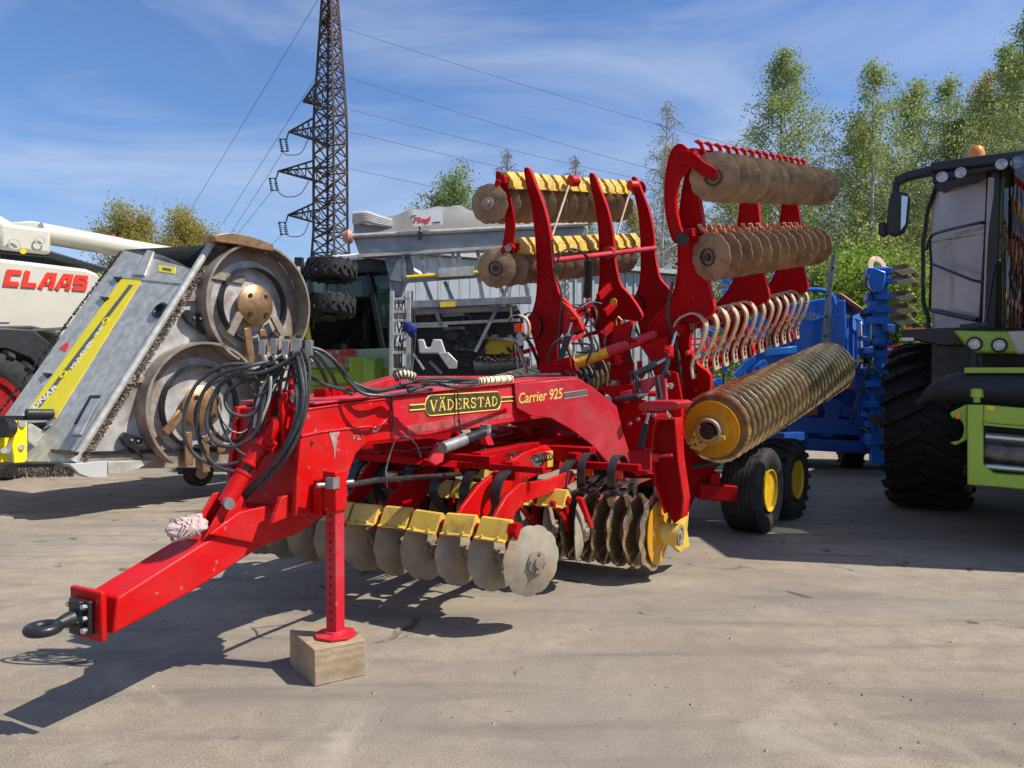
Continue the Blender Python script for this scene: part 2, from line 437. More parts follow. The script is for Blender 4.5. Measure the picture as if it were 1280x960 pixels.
CLOTH = mat('white_pink_twine', (.46, .28, .26), .9, var=.1, scale=60, col2=(.60, .53, .49), bump=.6, bscale=120)
TARP = mat('grey_tarpaulin', (.22, .21, .19), .7, var=.12, scale=2, dirt=.35, dirtcol=(.27, .25, .22), dscale=2, bump=.1, bscale=12)
SHED = mat('pale_sheet_metal', (.36, .385, .40), .5, metal=.2, var=.06, scale=1.5, dirt=.25, dirtcol=(.34, .35, .34), dscale=1.3)
PYLON = mat('rusty_lattice_steel', (.085, .055, .048), .8, metal=.2, var=.3, scale=.6, dirt=.6, dirtcol=(.10, .055, .04), dscale=1.0)
WIRE = mat('weathered_conductor', (.13, .15, .18), .6, metal=.3)
ORANGE = mat('orange_beacon_lens', (.85, .22, .01), .25, var=.15, scale=8, coat=.5)
LENS = mat('headlamp_glass', (.42, .42, .42), .12, metal=.6, var=.25, scale=30)
MIRROR = mat('mirror_glass', (.55, .55, .56), .08, metal=.9, var=.04)
BARK = mat('grey_bark', (.10, .085, .07), .9, var=.3, scale=3, bump=.4, bscale=8)
BIRCH = mat('birch_bark', (.30, .28, .25), .85, var=.3, scale=2, dirt=.8, dirtcol=(.05, .045, .04), dscale=3)
BLUETARP = mat('blue_rag', (.006, .015, .16), .7, var=.2, scale=10)
ORANGECLIP = mat('red_orange_clip', (.75, .06, .015), .4, var=.1, scale=8)

def glass(name, col, rough=.04, alpha_mix=.55, trans=(.35, .4, .38)):
    m = bpy.data.materials.new(name); m.use_nodes = True; N, L = m.node_tree.nodes, m.node_tree.links
    N.clear(); o = N.new('ShaderNodeOutputMaterial'); g = N.new('ShaderNodeBsdfGlossy'); g.inputs['Roughness'].default_value = rough
    g.inputs['Color'].default_value = (.9, .92, .95, 1)
    t = N.new('ShaderNodeBsdfTransparent'); t.inputs['Color'].default_value = trans + (1,)
    fr = N.new('ShaderNodeFresnel'); fr.inputs['IOR'].default_value = alpha_mix
    mx = N.new('ShaderNodeMixShader'); L.new(fr.outputs[0], mx.inputs[0]); L.new(t.outputs[0], mx.inputs[1]); L.new(g.outputs[0], mx.inputs[2])
    L.new(mx.outputs[0], o.inputs[0]); return m
GLASS = glass('tinted_cab_glass', None, .03, 1.9, (.30, .33, .31))
GLASS_DK = glass('dark_cab_glass', None, .05, 1.5, (.26, .34, .30))
YEL_SHADE = mat('shaded_yellow_enamel', (.58, .27, .006), .4, var=.12, scale=3, dirt=.4, dirtcol=(.28, .15, .04), dscale=5)  # yellow enamel darkened, shade on the roller ends put into the colour

def leafmat(name, c1, c2, c3, trans=.45):
    m = bpy.data.materials.new(name); m.use_nodes = True; N, L = m.node_tree.nodes, m.node_tree.links
    N.clear(); o = N.new('ShaderNodeOutputMaterial'); tcn = N.new('ShaderNodeTexCoord')
    oi = N.new('ShaderNodeNewGeometry')
    rp = N.new('ShaderNodeValToRGB'); rp.color_ramp.elements[0].color = c1 + (1,); rp.color_ramp.elements[1].color = c3 + (1,)
    e = rp.color_ramp.elements.new(.5); e.color = c2 + (1,)
    L.new(oi.outputs['Random Per Island'], rp.inputs[0])
    d = N.new('ShaderNodeBsdfDiffuse'); t = N.new('ShaderNodeBsdfTranslucent'); mx = N.new('ShaderNodeMixShader'); mx.inputs[0].default_value = trans
    L.new(rp.outputs[0], d.inputs[0]); L.new(rp.outputs[0], t.inputs[0]); L.new(d.outputs[0], mx.inputs[1]); L.new(t.outputs[0], mx.inputs[2]); L.new(mx.outputs[0], o.inputs[0])
    return m
LEAF = leafmat('young_birch_leaves', (.23, .29, .08), (.32, .38, .11), (.42, .47, .17), .55)
LEAF_OL = leafmat('olive_willow_leaves', (.30, .26, .07), (.42, .36, .09), (.52, .45, .15), .6)
LEAF_DK = leafmat('mid_green_leaves', (.18, .25, .075), (.26, .33, .10), (.35, .41, .15), .55)
LEAF_BR = leafmat('bright_shrub_leaves', (.16, .26, .035), (.25, .36, .05), (.34, .44, .09), .5)
LEAF_BUD = leafmat('opening_buds', (.28, .26, .17), (.36, .33, .23), (.46, .42, .30), .55)

# ground
def ground_mat():
    m = bpy.data.materials.new('worn_yard_asphalt'); m.use_nodes = True; N, L = m.node_tree.nodes, m.node_tree.links
    b = N['Principled BSDF']; tc = N.new('ShaderNodeTexCoord')
    def noise(sc, det=8, r=.6, dist=0, vec=None):
        n = N.new('ShaderNodeTexNoise'); n.inputs['Scale'].default_value = sc; n.inputs['Detail'].default_value = det; n.inputs['Roughness'].default_value = r; n.inputs['Distortion'].default_value = dist
        L.new(vec or tc.outputs['Object'], n.inputs['Vector']); return n.outputs['Fac']
    def ramp(f, st):
        n = N.new('ShaderNodeValToRGB'); n.color_ramp.elements[0].position = st[0][0]; n.color_ramp.elements[0].color = st[0][1] + (1,)
        n.color_ramp.elements[1].position = st[-1][0]; n.color_ramp.elements[1].color = st[-1][1] + (1,)
        for p, c in st[1:-1]: n.color_ramp.elements.new(p).color = c + (1,)
        L.new(f, n.inputs[0]); return n.outputs[0]
    def mix(f, a, c, bt='MIX'):
        n = N.new('ShaderNodeMixRGB'); n.blend_type = bt
        if isinstance(f, float): n.inputs[0].default_value = f
        else: L.new(f, n.inputs[0])
        for i, q in ((1, a), (2, c)):
            if isinstance(q, tuple): n.inputs[i].default_value = q + (1,)
            else: L.new(q, n.inputs[i])
        return n.outputs[0]
    base = ramp(noise(.45, 12, .68, .5), [(.30, (.225, .183, .138)), (.5, (.300, .247, .183)), (.72, (.375, .315, .236))])
    fine = ramp(noise(95, 4, .7), [(.3, (.50, .50, .50)), (.5, (1.0, 1.0, 1.0)), (.72, (1.5, 1.47, 1.42))])
    c = mix(1.0, base, fine, 'MULTIPLY')
    mid = ramp(noise(7, 8, .65), [(.3, (.86, .86, .86)), (.7, (1.12, 1.12, 1.11))])
    c = mix(1.0, c, mid, 'MULTIPLY')
    # broad repaired and weathered areas
    c = mix(ramp(noise(.16, 6, .6, .8), [(.44, (0, 0, 0)), (.60, (.8, .8, .8))]), c, (.215, .195, .172))
    c = mix(ramp(noise(2.6, 10, .75, .6), [(.52, (0, 0, 0)), (.70, (.55, .55, .55))]), c, (.17, .15, .128))
    # streaky tyre smears
    mp = N.new('ShaderNodeMapping'); mp.inputs['Rotation'].default_value = (0, 0, .35); mp.inputs['Scale'].default_value = (.5, 3.2, 1)
    L.new(tc.outputs['Object'], mp.inputs['Vector'])
    c = mix(ramp(noise(1.1, 8, .6, .5, mp.outputs[0]), [(.48, (0, 0, 0)), (.70, (.7, .7, .7))]), c, (.155, .135, .112))
    # oil spots
    c = mix(ramp(noise(1.9, 5, .5, 1.2), [(.655, (0, 0, 0)), (.69, (.85, .85, .85))]), c, (.075, .064, .052))
    # pale spilled dust
    c = mix(ramp(noise(.9, 10, .72, 1.0), [(.56, (0, 0, 0)), (.74, (.6, .6, .6))]), c, (.46, .405, .31))
    # hairline cracks
    vc = N.new('ShaderNodeTexVoronoi'); vc.feature = 'DISTANCE_TO_EDGE'; vc.inputs['Scale'].default_value = .33
    wp_ = N.new('ShaderNodeMixRGB'); wp_.inputs[0].default_value = .35; nv = N.new('ShaderNodeTexNoise'); nv.inputs['Scale'].default_value = 1.6; nv.inputs['Detail'].default_value = 8; L.new(tc.outputs['Object'], nv.inputs['Vector'])
    L.new(tc.outputs['Object'], wp_.inputs[1]); L.new(nv.outputs['Color'], wp_.inputs[2]); L.new(wp_.outputs[0], vc.inputs['Vector'])
    c = mix(ramp(vc.outputs['Distance'], [(.0, (.16, .16, .16)), (.002, (0, 0, 0))]), c, (.11, .095, .075))
    # small dark spots
    c = mix(ramp(noise(13, 3, .5), [(.73, (0, 0, 0)), (.75, (.7, .7, .7))]), c, (.06, .052, .045))
    # pits
    vo = N.new('ShaderNodeTexVoronoi'); vo.inputs['Scale'].default_value = 42; L.new(tc.outputs['Object'], vo.inputs['Vector'])
    c = mix(ramp(vo.outputs['Distance'], [(.06, (.6, .6, .6)), (.16, (0, 0, 0))]), c, (.13, .12, .108))
    L.new(c, b.inputs['Base Color']); b.inputs['Roughness'].default_value = .88; b.inputs['Specular IOR Level'].default_value = .25
    bp = N.new('ShaderNodeBump'); bp.inputs['Strength'].default_value = .8; bp.inputs['Distance'].default_value = .007
    L.new(noise(110, 5, .7), bp.inputs['Height']); L.new(bp.outputs[0], b.inputs['Normal'])
    return m
ASPHALT = ground_mat()
GRASSM = mat('verge_ground', (.05, .08, .02), .9, var=.3, scale=.4, bump=.5, bscale=3)

# ground sheets
g = MB(); NX, NY = 60, 60
g.add([V((-90 + 180*i/NX, -40 + 85*j/NY, 0)) for j in range(NY+1) for i in range(NX+1)], [(j*(NX+1)+i, j*(NX+1)+i+1, (j+1)*(NX+1)+i+1, (j+1)*(NX+1)+i) for j in range(NY) for i in range(NX)])
solo('yard_ground', '', '', g, ASPHALT, kind='structure')
g = MB(); g.add([(-1500, -1500, -.006), (1500, -1500, -.006), (1500, 1500, -.006), (-1500, 1500, -.006)], [(0, 1, 2, 3)])
solo('field_ground', '', '', g, GRASSM, kind='structure')

# loose grit and chips scattered on the yard
nr = np.random.RandomState(3); gm = MB()
for k in range(900):
    y_ = 2.2 + 9 * nr.rand() ** 1.3; x_ = (nr.rand() * 1.5 - .75) * y_; s_ = .004 + .010 * nr.rand() ** 3
    c_ = V((x_, y_, s_ * .4)); a_ = nr.rand() * 6
    gm.add([c_ + V((s_ * math.cos(a_), s_ * math.sin(a_), -s_*.4)), c_ + V((s_ * math.cos(a_ + 2.2), s_ * math.sin(a_ + 2.2), -s_*.4)), c_ + V((s_ * math.cos(a_ + 4), s_ * math.sin(a_ + 4), -s_*.4)), c_ + V((0, 0, s_ * .5))], [(0, 2, 1), (0, 1, 3), (1, 2, 3), (2, 0, 3)])
gg = solo('grit', '', '', gm, mat('grit_stone', (.20, .18, .15), .9, var=.4, scale=40), kind='stuff')
gg['label'] = 'scattered grit and small stone chips on the yard'; gg['category'] = 'grit'
# ================================================================== RED DISC HARROW
az = R(29.5)
M = Fr((-2.0, 3.4, 0), (math.sin(az), math.cos(az), 0))
H = Thing('disc_harrow', 'long red folding disc harrow with raised wings, yellow clamps and ribbed rollers, on its jack', 'disc harrow', M)
hp = H.part
def seg_path(pts): return [P(*q) for q in pts]
def plate(name, pts, n, th, m, **k):
    return hp(name, MB().prism(M, M.trace(pts, 1, -n), 1, -n, -n + th), m, **k)
def Mh(px, py, n): return M(*M.hit(px, py, 1, -n))
def npt(px, py, s): return M(*M.hit(px, py, 0, s))

# --- shared meshes
def scal(a): return (1 - .055 * (1 - abs(math.sin(5.5 * a))) ** 1.8, 0)
disc_mb = MB().lathe((0, 0, 0), (1, 0, 0), [(.050, .02), (.047, .085), (.030, .155), (.004, .226, 1), (-.003, .226, 1), (.022, .155), (.040, .085), (.043, .02)], 80, scal)
hub_mb = MB().lathe((0, 0, 0), (1, 0, 0), [(.035, .0), (.035, .075), (.062, .072), (.066, .05), (.066, .038), (.085, .034), (.088, .0)], 20, closed=False)
for k in range(4):
    a = math.pi / 2 * k + .4; hub_mb.cyl((.06, .055 * math.cos(a), .055 * math.sin(a)), (.078, .055 * math.cos(a), .055 * math.sin(a)), .011, 6)
cup_mb = MB().lathe((0, 0, 0), (1, 0, 0), [(.04, .0), (.04, .088), (.062, .084), (.064, .070), (.045, .064), (.045, .040), (.075, .036), (.078, .0)], 22, closed=False)
bolt4 = MB()
def mk(mb, nm, m):
    me = mb.mesh(nm); finish(me, m); return me
DISC = {k: mk(disc_mb, 'disc', m) for k, m in (('pale', DISC_PALE), ('soil', DISC_SOIL))}
HUB = mk(hub_mb, 'disc_hub', STEEL); CUP = mk(cup_mb, 'disc_hub', DKSTEEL)
def place_disc(c, nrm, kind, up=V((0, 0, 1)), spin=0.0, hub=True, parent=None):
    f = Fr(c, nrm, up); mw = f.m @ Matrix.Rotation(spin, 4, 'X')
    d = H.inst(DISC[kind], 'disc', mw)
    if hub: h = bpy.data.objects.new('disc_hub', HUB if kind == 'pale' else (HUB if hub == 2 else CUP)); COL.objects.link(h); h.parent = d
    return d
def ringwave(a): return (1 + .010 * math.cos(22 * a), .006 * math.sin(11 * a))
ring_mb = MB().lathe((0, 0, 0), (1, 0, 0), [(-.036, .140), (-.026, .190, .3), (-.014, .236, .8), (-.010, .266, 1), (.010, .266, 1), (.014, .236, .8), (.026, .190, .3), (.036, .140)], 72, ringwave)
PRING = mk(ring_mb, 'packer_ring', RING)

# --- drawbar, tow eye
dbar = [(141, 794), (147, 747), (250, 682), (330, 634), (385, 606), (396, 612), (402, 640), (330, 682), (240, 740)]
hp('drawbar', MB().prism(M, M.trace(dbar, 1, -.10), 1, -.10, .11), RED, bevel=.012, seg=3)
tp = M.hit(131, 770, 1, -.10)
f0 = Fr(M(tp[0] - .01, 0, tp[2]), M.X, (0, 0, 1))
hp('drawbar_end_plate', MB().box(f0, (0, .005, 0), (.03, .235, .225)), RED, bevel=.008)
eyef = Fr(M(tp[0] - .025, .01, tp[2] - .005), -M.X, (0, 0, 1))
mp_ = hp('hitch_plate', MB().box(eyef, (.015, 0, 0), (.025, .15, .15)).box(eyef, (.035, 0, 0), (.03, .08, .15)), BLACK, bevel=.004)
bm = MB()
for i in (-1, 1):
    for j in (-1, 0, 1): bm.cyl(eyef(.02, i * .055, j * .052), eyef(.048, i * .055, j * .052), .014, 6)
hp('hitch_bolts', bm, CHROME, parent=mp_)
ec = eyef(.185, 0, -.01)
tor = MB(); K, Q = 40, 14; vs = []
for i in range(K):
    a = 2*math.pi*i/K; d = eyef.X * math.cos(a) + eyef.Y * math.sin(a)
    for j in range(Q):
        b = 2*math.pi*j/Q; vs.append(ec + d * (.056 + .023 * math.cos(b)) + V((0, 0, 1)) * .023 * math.sin(b))
tor.add(vs, [(i*Q+j, ((i+1) % K)*Q+j, ((i+1) % K)*Q+(j+1) % Q, i*Q+(j+1) % Q) for i in range(K) for j in range(Q)])
tor.tube([eyef(.03, 0, 0), eyef(.08, 0, -.002), eyef(.13, 0, -.01)], [.042, .033, .024], 14)
hp('tow_eye', tor, BLACK)
# drawbar side gussets and lugs
hp('drawbar_side_lug', MB().prism(M, M.trace([(262, 668), (300, 640), (382, 622), (400, 628), (403, 645), (372, 668), (330, 682)], 1, -.125), 1, -.125, -.10), RED, bevel=.006)
hp('clevis_plate', MB().prism(M, M.trace([(352, 622), (395, 604), (408, 618), (406, 636), (398, 650), (385, 652), (378, 640), (340, 655)], 1, -.26), 1, -.26, -.23), RED, bevel=.005)
bm = MB()
for (x, y, r) in ((391, 622, .030), (403, 617, .020)): c = Mh(x, y, .27); bm.cyl(c, c - M.Y * .03, r, 14)
hp('pivot_pin', bm, ALU)
# cylinder lugs + adjusting cylinder
a0, a1 = P(283, 627, 4.16), P(365, 497, 4.42)
lug = MB()
for o in (-.05, .05):
    poly = M.trace([(240, 680), (254, 655), (275, 618), (289, 614), (296, 624), (300, 648), (305, 668)], 1, -.02)
    lug.prism(M, poly, 1, -.02 + o, -.02 + o + (.015 if o > 0 else -.015))
hp('drawbar_cylinder_lug', lug, RED, bevel=.004)
d = (a1 - a0)
def al(t): return a0 + d * t
cb = MB().cyl(al(-.02), al(.26), .046, 20).cyl(al(.24), al(.27), .05, 20)
cb.cyl(al(.34), al(.78), .044, 20).cyl(al(.33), al(.36), .05, 20).cyl(al(.86), al(.97), .047, 20)
tb = hp('levelling_cylinder', cb, RED, bevel=.003)
hp('cylinder_rod', MB().cyl(al(.24), al(.36), .024, 14).cyl(al(.76), al(.88), .034, 16), DKSTEEL, parent=tb)
hp('hex_collar', MB().bar(al(.50), al(.60), .12, .10).bar(al(.53), al(.57), .16, .06), RED, parent=tb, bevel=.006)
hp('clevis_pin', MB().cyl(a0 + V((.05, -.09, 0)), a0 + V((-.05, .09, 0)), .028, 14).cyl(a1 + V((.05, -.09, 0)), a1 + V((-.05, .09, 0)), .032, 14), ALU, parent=tb)
# upper eye lug
hp('upper_cylinder_lug', MB().prism(M, M.trace([(345, 500), (352, 490), (366, 486), (380, 494), (384, 520), (380, 560), (366, 590), (350, 560)], 1, -.16), 1, -.20, -.17).prism(M, M.trace([(345, 500), (352, 490), (366, 486), (380, 494), (384, 520), (380, 560), (366, 590), (350, 560)], 1, -.16), 1, -.10, -.07), RED, bevel=.005)

# --- main beam
bz = [(484, 497), (640, 479.5), (722, 471.5), (735, 480), (735, 540), (690, 522), (655, 526), (560, 541), (491, 551)]
pb = M.trace(bz, 1, -.30)
hp('main_beam', MB().prism(M, pb, 1, -.30, .22), RED_FADE, bevel=.01, label='long faded red main beam with maker plate lettering')
ck = [(380, 511), (430, 503.5), (488, 496.5), (493, 549), (459, 553), (445, 567), (436, 592), (426, 620), (410, 641), (369, 645), (372, 590)]
hp('beam_cheek_plate', MB().prism(M, M.trace(ck, 1, -.315), 1, -.315, -.28), RED, bevel=.006)
hp('beam_cheek_plate', MB().prism(M, M.trace(ck, 1, -.315), 1, .20, .235), RED, bevel=.006)
hp('beam_front_web', MB().prism(M, M.trace([(381, 513), (388, 511), (384, 600), (378, 641), (370, 643)], 1, -.30), 1, -.28, .20), RED, bevel=.004)
# flange/stiffener lines on cheek
rib = MB()
rp1 = [Mh(x, y, .317) for x, y in ((377, 545), (400, 540), (440, 535), (463, 533), (469, 537))]
rib.tube(rp1, .007, 6)
rib.tube([Mh(x, y, .317) for x, y in ((469, 537), (480, 528), (488, 518), (489, 505))], .006, 6)
rib.tube([Mh(x, y, .317) for x, y in ((382, 512), (430, 505), (488, 498))], .006, 6)
hp('weld_seam', rib, RED_FADE)
topb = M.trace([(389, 503), (487, 493), (640, 477.5), (720, 470.5)], 1, -.30)
tpm = MB()
tp2 = [(a, b) for a, b in topb] + [(a, b - .012) for a, b in reversed(topb)]
tpm.prism(M, tp2, 1, -.325, .27)
hp('beam_top_flange', tpm, RED_FADE, bevel=.003)
# far side rail of the frame rising behind
hp('far_side_rail', MB().prism(M, M.trace([(385, 503), (500, 470), (640, 470), (640, 482), (500, 484), (420, 505)], 1, .30), 1, .30, .42), RED_FADE, bevel=.006)
slot = MB()
for i in range(5):
    c = Mh(403 + i * 8, 492 - i * .8, .0); slot.box(Fr(c, M.X), (0, 0, 0), (.05, .10, .06))
hp('hose_bracket', slot, RED_DARK, bevel=.004)
# "Carrier 925" cheek
cp = [(643, 480), (722, 472.5), (746, 488), (771, 508), (779, 541), (787, 566), (790, 578), (762, 581), (740, 556), (716, 538), (690, 523), (664, 520), (646, 510)]
ckA, ckB = Mh(643, 490, .325), npt(787, 570, 4.5)
FK = Fr(V((ckA.x, ckA.y, 0)), V((ckB.x - ckA.x, ckB.y - ckA.y, 0)))
hp('rear_cheek_plate', MB().prism(FK, FK.trace(cp, 1, 0), 1, 0, .03), RED_FADE, bevel=.005)
def FKp(px, py, y=0.0): return FK(*FK.hit(px, py, 1, y))
hp('cheek_web', MB().prism(FK, FK.trace([(735, 478), (746, 488), (771, 508), (779, 541), (787, 566), (780, 570), (765, 545), (755, 515), (735, 495)], 1, .03), 1, .03, .5), RED_DARK)
hp('rear_cheek_plate', MB().prism(M, M.trace(cp, 1, -.325), 1, .22, .25), RED_FADE, bevel=.005)
# lettering on the beam side
def nplane_frame(px0, py0, px1, py1, n):
    a, b = Mh(px0, py0, n), Mh(px1, py1, n); return Fr(a, b - a, (0, 0, 1)), (b - a).length
f, L_ = nplane_frame(531, 507.5, 626, 500.5, .3035)
hh = .070
pill = MB(); pts = []
for sgn, cx in ((1, L_ - hh), (-1, hh)):
    for k in range(9):
        a = -math.pi/2 + math.pi * k / 8; pts.append((cx + sgn * hh * math.cos(a) if sgn > 0 else cx - hh * math.cos(a), hh * math.sin(a) * sgn))
pill.prism(f, pts, 1, 0, -.002)
pl = hp('maker_badge', pill, DKPRINT)
hp('badge_border', MB().tube([f(a, -.002, b) for a, b in pts], .0045, 4, closed=True).tube([f(-.17, -.002, .012), f(0, -.002, .012)], .005, 4).tube([f(-.17, -.002, -.022), f(0, -.002, -.022)], .005, 4)
   .tube([f(L_, -.002, .022), f(L_ + .2, -.002, .022)], .005, 4).tube([f(L_, -.002, -.012), f(L_ + .2, -.002, -.012)], .005, 4), GOLDP, parent=pl)
hp('badge_stripe', MB().box(f, (-.085, -.0012, -.005), (.17, .0014, .028)).box(f, (L_ + .10, -.0012, .005), (.20, .0014, .028)), DKPRINT, parent=pl)
f2 = Fr(f(0, -.0025, 0), f.X, f.Z)
hp('badge_lettering', serif_word('VÄDERSTAD', f2, .055, -.040, L_ - .10, .075), GOLDP, parent=pl)
f = Fr(FKp(649, 505, -.002), FKp(704, 498, -.002) - FKp(649, 505, -.002)); L_ = (FKp(704, 498) - FKp(649, 505)).length
cl = hp('model_lettering', text_mb('Carrier 925', f, 1, shear=.25, offset=.012, depth=.002, width=L_, height=.088), GOLDP)
f = Fr(FKp(705, 494, -.002), FKp(734, 489.5, -.002) - FKp(705, 494, -.002)); L_ = (FKp(734, 489.5) - FKp(705, 494)).length
hp('model_stripe', MB().box(f, (L_/2, 0, -.005), (L_, .002, .03)), GREYPRINT, parent=cl)
hp('model_stripe_edge', MB().box(f, (L_/2, 0, .018), (L_, .002, .006)).box(f, (L_/2, 0, -.030), (L_, .002, .006)), ZINC, parent=cl)
# scuffs, scratches and a chalk scribble on the near cheek
def scuff(pts, m, n=.317): hp('paint_scuff', MB().prism(M, M.trace(pts, 1, -n), 1, -n - .0012, -n), m)
SCM = mat('bared_metal_scuff', (.30, .20, .18), .6, var=.25, scale=30)
CHALK = mat('chalk_mark', (.62, .34, .34), .9, var=.2, scale=60)
scuff([(411, 541), (425, 539.5), (421, 548), (420, 561), (418, 575), (417, 560), (414, 549)], SCM)
scuff([(466, 536), (469, 533), (471, 536), (476, 531), (485, 521), (477, 532), (471, 540), (466, 541)], CHALK)
scuff([(417, 590), (421, 588), (422, 610), (420, 628), (417, 612)], SCM)
for q in ([(442, 549), (444, 544), (446, 549)], [(446, 544), (449, 545), (447, 549), (451, 549)], [(452, 544), (454, 545.5)]):
    hp('chalk_stroke', MB().tube([Mh(x, y, .3185) for x, y in q], .0022, 4), CHALK)
hp('cheek_hole', MB().cyl(Mh(389, 554, .3165), Mh(389, 554, .3185), .012, 12), BLACK)
# grease and dust on the beam side
scuff([(508, 532), (560, 524), (612, 519), (640, 517), (640, 522), (600, 528), (540, 538), (510, 542)], mat('greasy_dust_film', (.30, .045, .045), .7, var=.3, scale=12), n=.3005)
# straps round the beam
st = MB()
for x, y0, y1 in ((573, 486, 543), (491, 495, 549)):
    st.tube([Mh(x - 1, y0, .33), Mh(x, (y0+y1)/2, .332), Mh(x + (3 if x > 550 else 1.5), y1, .33)], .006, 6)
    st.tube([Mh(x - 1, y0, .33), Mh(x - 3, y0 - 2, .12)], .006, 6)
st.tube([Mh(572, 525, .335), Mh(575, 530, .345), Mh(572, 536, .335), Mh(578, 541, .34)], .007, 6)
hp('cable_strap', st, RUBBER)
# valve block and hose wraps on top
vb = MB(); vf = Fr(M(*M.hit(548, 485, 1, .05)), M.X)
vb.box(vf, (0, 0, 0), (.22, .14, .10)).box(vf, (.02, -.05, .06), (.08, .06, .05)).box(vf, (-.07, .02, .06), (.05, .1, .05))
for k in range(4): vb.cyl(vf(-.09 + .06*k, -.07, .02), vf(-.09 + .06*k, -.11, .02), .016, 8)
hp('valve_block', vb, ALU, bevel=.004)
for nm, pts in (('striped_hose_wrap', [(596, 477, 5.25), (612, 475.5, 5.35), (638, 473.5, 5.6)]), ('striped_hose_wrap', [(494, 472, 4.9), (505, 468, 4.9), (518, 471, 4.95)])):
    pth = catmull(seg_path(pts), 8)
    w_ = hp(nm, MB().tube(pth, .028, 10), ROPE)
    rg = MB(); n_ = len(pth)
    for k in range(1, n_ - 1, 2): rg.cyl(pth[k] - (pth[k+1]-pth[k]).normalized() * .005, pth[k] + (pth[k+1]-pth[k]).normalized() * .005, .0295, 10)
    hp('wrap_stripe', rg, BLACK, parent=w_)

# --- jack
jn = .44
jt = M.hit(424, 612, 1, -jn); jb = M.hit(414, 803, 1, -jn)
js, jy = jb[0], -jn
ztop, zft = jt[2] + .02, .205
js = (jt[0] + jb[0]) / 2
hp('jack_sleeve', MB().box(M, (js, jy, (ztop + .94) / 2 + .02), (.095, .095, ztop - .80)), RED, bevel=.006)
hp('jack_leg', MB().box(M, (js, jy, (.93 + zft) / 2), (.072, .072, .93 - zft)), RED_FADE, bevel=.004)
hm = MB()
for k in range(14): hm.cyl(M(js - .030, jy, .29 + .048 * k) + M.Y * 0 - M.X * .0065, M(js - .0375, jy, .29 + .048 * k), .009, 8)
hp('jack_pin_holes', hm, BLACK)
hp('jack_foot', MB().lathe(M(js, jy, .201), (0, 0, 1), [(0, 0), (0, .118), (.012, .118), (.016, .062), (.030, .056), (.032, 0)], 8, closed=False), RED_FADE, bevel=.002)
hp('jack_pin', MB().cyl(M(js - .12, jy + .02, ztop + .02), M(js + .09, jy - .05, ztop + .02), .014, 10).box(M, (js - .05, jy - .03, ztop + .03), (.05, .05, .06)), ALU)
hp('jack_mount', MB().box(M, (js + .01, jy + .075, ztop - .06), (.14, .06, .20)), RED, bevel=.005)
hp('stowed_rod', MB().tube([Mh(432, 607, .44), Mh(470, 600, .40), Mh(560, 594, .3), Mh(600, 590, .2)], .017, 10), DKSTEEL)

# --- front clutter: arms under beam
hp('cross_tube', MB().cyl(M(*M.hit(607, 540, 1, .5)), M(*M.hit(704, 549, 1, .1)), .04, 16), RED_FADE)
def npt(px, py, s): return M(*M.hit(px, py, 0, s))

# --- disc rows of the centre section
nrm1 = V((math.sin(R(136)), math.cos(R(136)), 0)); nrm2 = V((math.sin(R(101)), math.cos(R(101)), 0))
rng = random.Random(4)
S1, Z1, S2, Z2 = 2.38, .465, 3.45, .44
for i in range(10):
    n = 1.09 - .26 * i
    place_disc(M(S1, -n, Z1), nrm1 + V((rng.uniform(-.12, .12), rng.uniform(-.12, .12), rng.uniform(-.05, .05))), 'pale', spin=rng.random() * 6)
for i in range(9):
    n = .92 - .26 * i
    place_disc(M(S2, -n, Z2), nrm2, 'pale', spin=rng.random() * 6)
def clampbar(s, z, n0, n1): return MB().bar(M(s, -n0, z - .012), M(s, -n1, z - .012), .05, .05, up=M.X + M.Z)
hp('disc_row_beam', clampbar(S1 - .10, .665, 1.02, -1.5), RED_DARK, bevel=.004)
hp('disc_row_beam', clampbar(S2 - .10, .70, .90, -1.5), RED_DARK, bevel=.004)
hp('beam_end_cap', MB().cyl(M(S1 - .10, -1.0, .665), M(S1 - .10, -1.06, .665), .055, 6), RED_DARK)
cprof = [(-.018, .062), (.010, .066), (.070, .0), (.0, -.066), (-.066, -.052), (-.074, -.062), (-.102, -.060), (-.102, -.052), (-.076, -.044), (-.070, -.028)]
def make_clamp(prof, w):
    mb = MB(); f = WORLD
    mb.prism(f, prof, 1, -w/2, w/2)
    for q in (-.27, .27):
        mb.cyl((-.088, q * w, -.060), (-.088, q * w, -.030), .011, 6)
        mb.box(f, (prof[0][0] - .002, q * w, .02), (.006, w * .12, .018))
    return mk(mb, 'rubber_clamp', YEL)
CL = make_clamp(cprof, .218)
JIT = random.Random(77)
def jm(a=.012, t=.03): return Matrix.Translation((JIT.uniform(-a, a) * .4, JIT.uniform(-a, a), JIT.uniform(-a, a) * .4)) @ Matrix.Rotation(JIT.uniform(-t, t), 4, 'X') @ Matrix.Rotation(JIT.uniform(-t, t), 4, 'Z')
def place_clamp(c, xdir, up=V((0, 0, 1)), name='rubber_clamp', me=None):
    return H.inst(me or CL, name, Fr(c, xdir, up).m @ jm())
for i in range(8):
    place_clamp(M(S1 - .10, -(.895 - .255 * i), .668), M.X)
for i in range(6):
    place_clamp(M(S2 - .10, -(.76 - .255 * i), .705), M.X)
# disc legs
def leg(p0, p1, w=.045, w1=.03, m=RED_DARK): return hp('disc_leg', MB().bar(p0, p1, w, .07, w1=w1, h1=.05), m, bevel=.004)
for i in range(10):
    n = 1.0 - .26 * i; leg(M(S1 - .08, -n + .03, .64), M(S1 - .03, -n + .05, Z1))
for i in range(9):
    n = .87 - .26 * i; leg(M(S2 - .08, -n + .03, .68), M(S2 + .02, -n + .04, Z2))
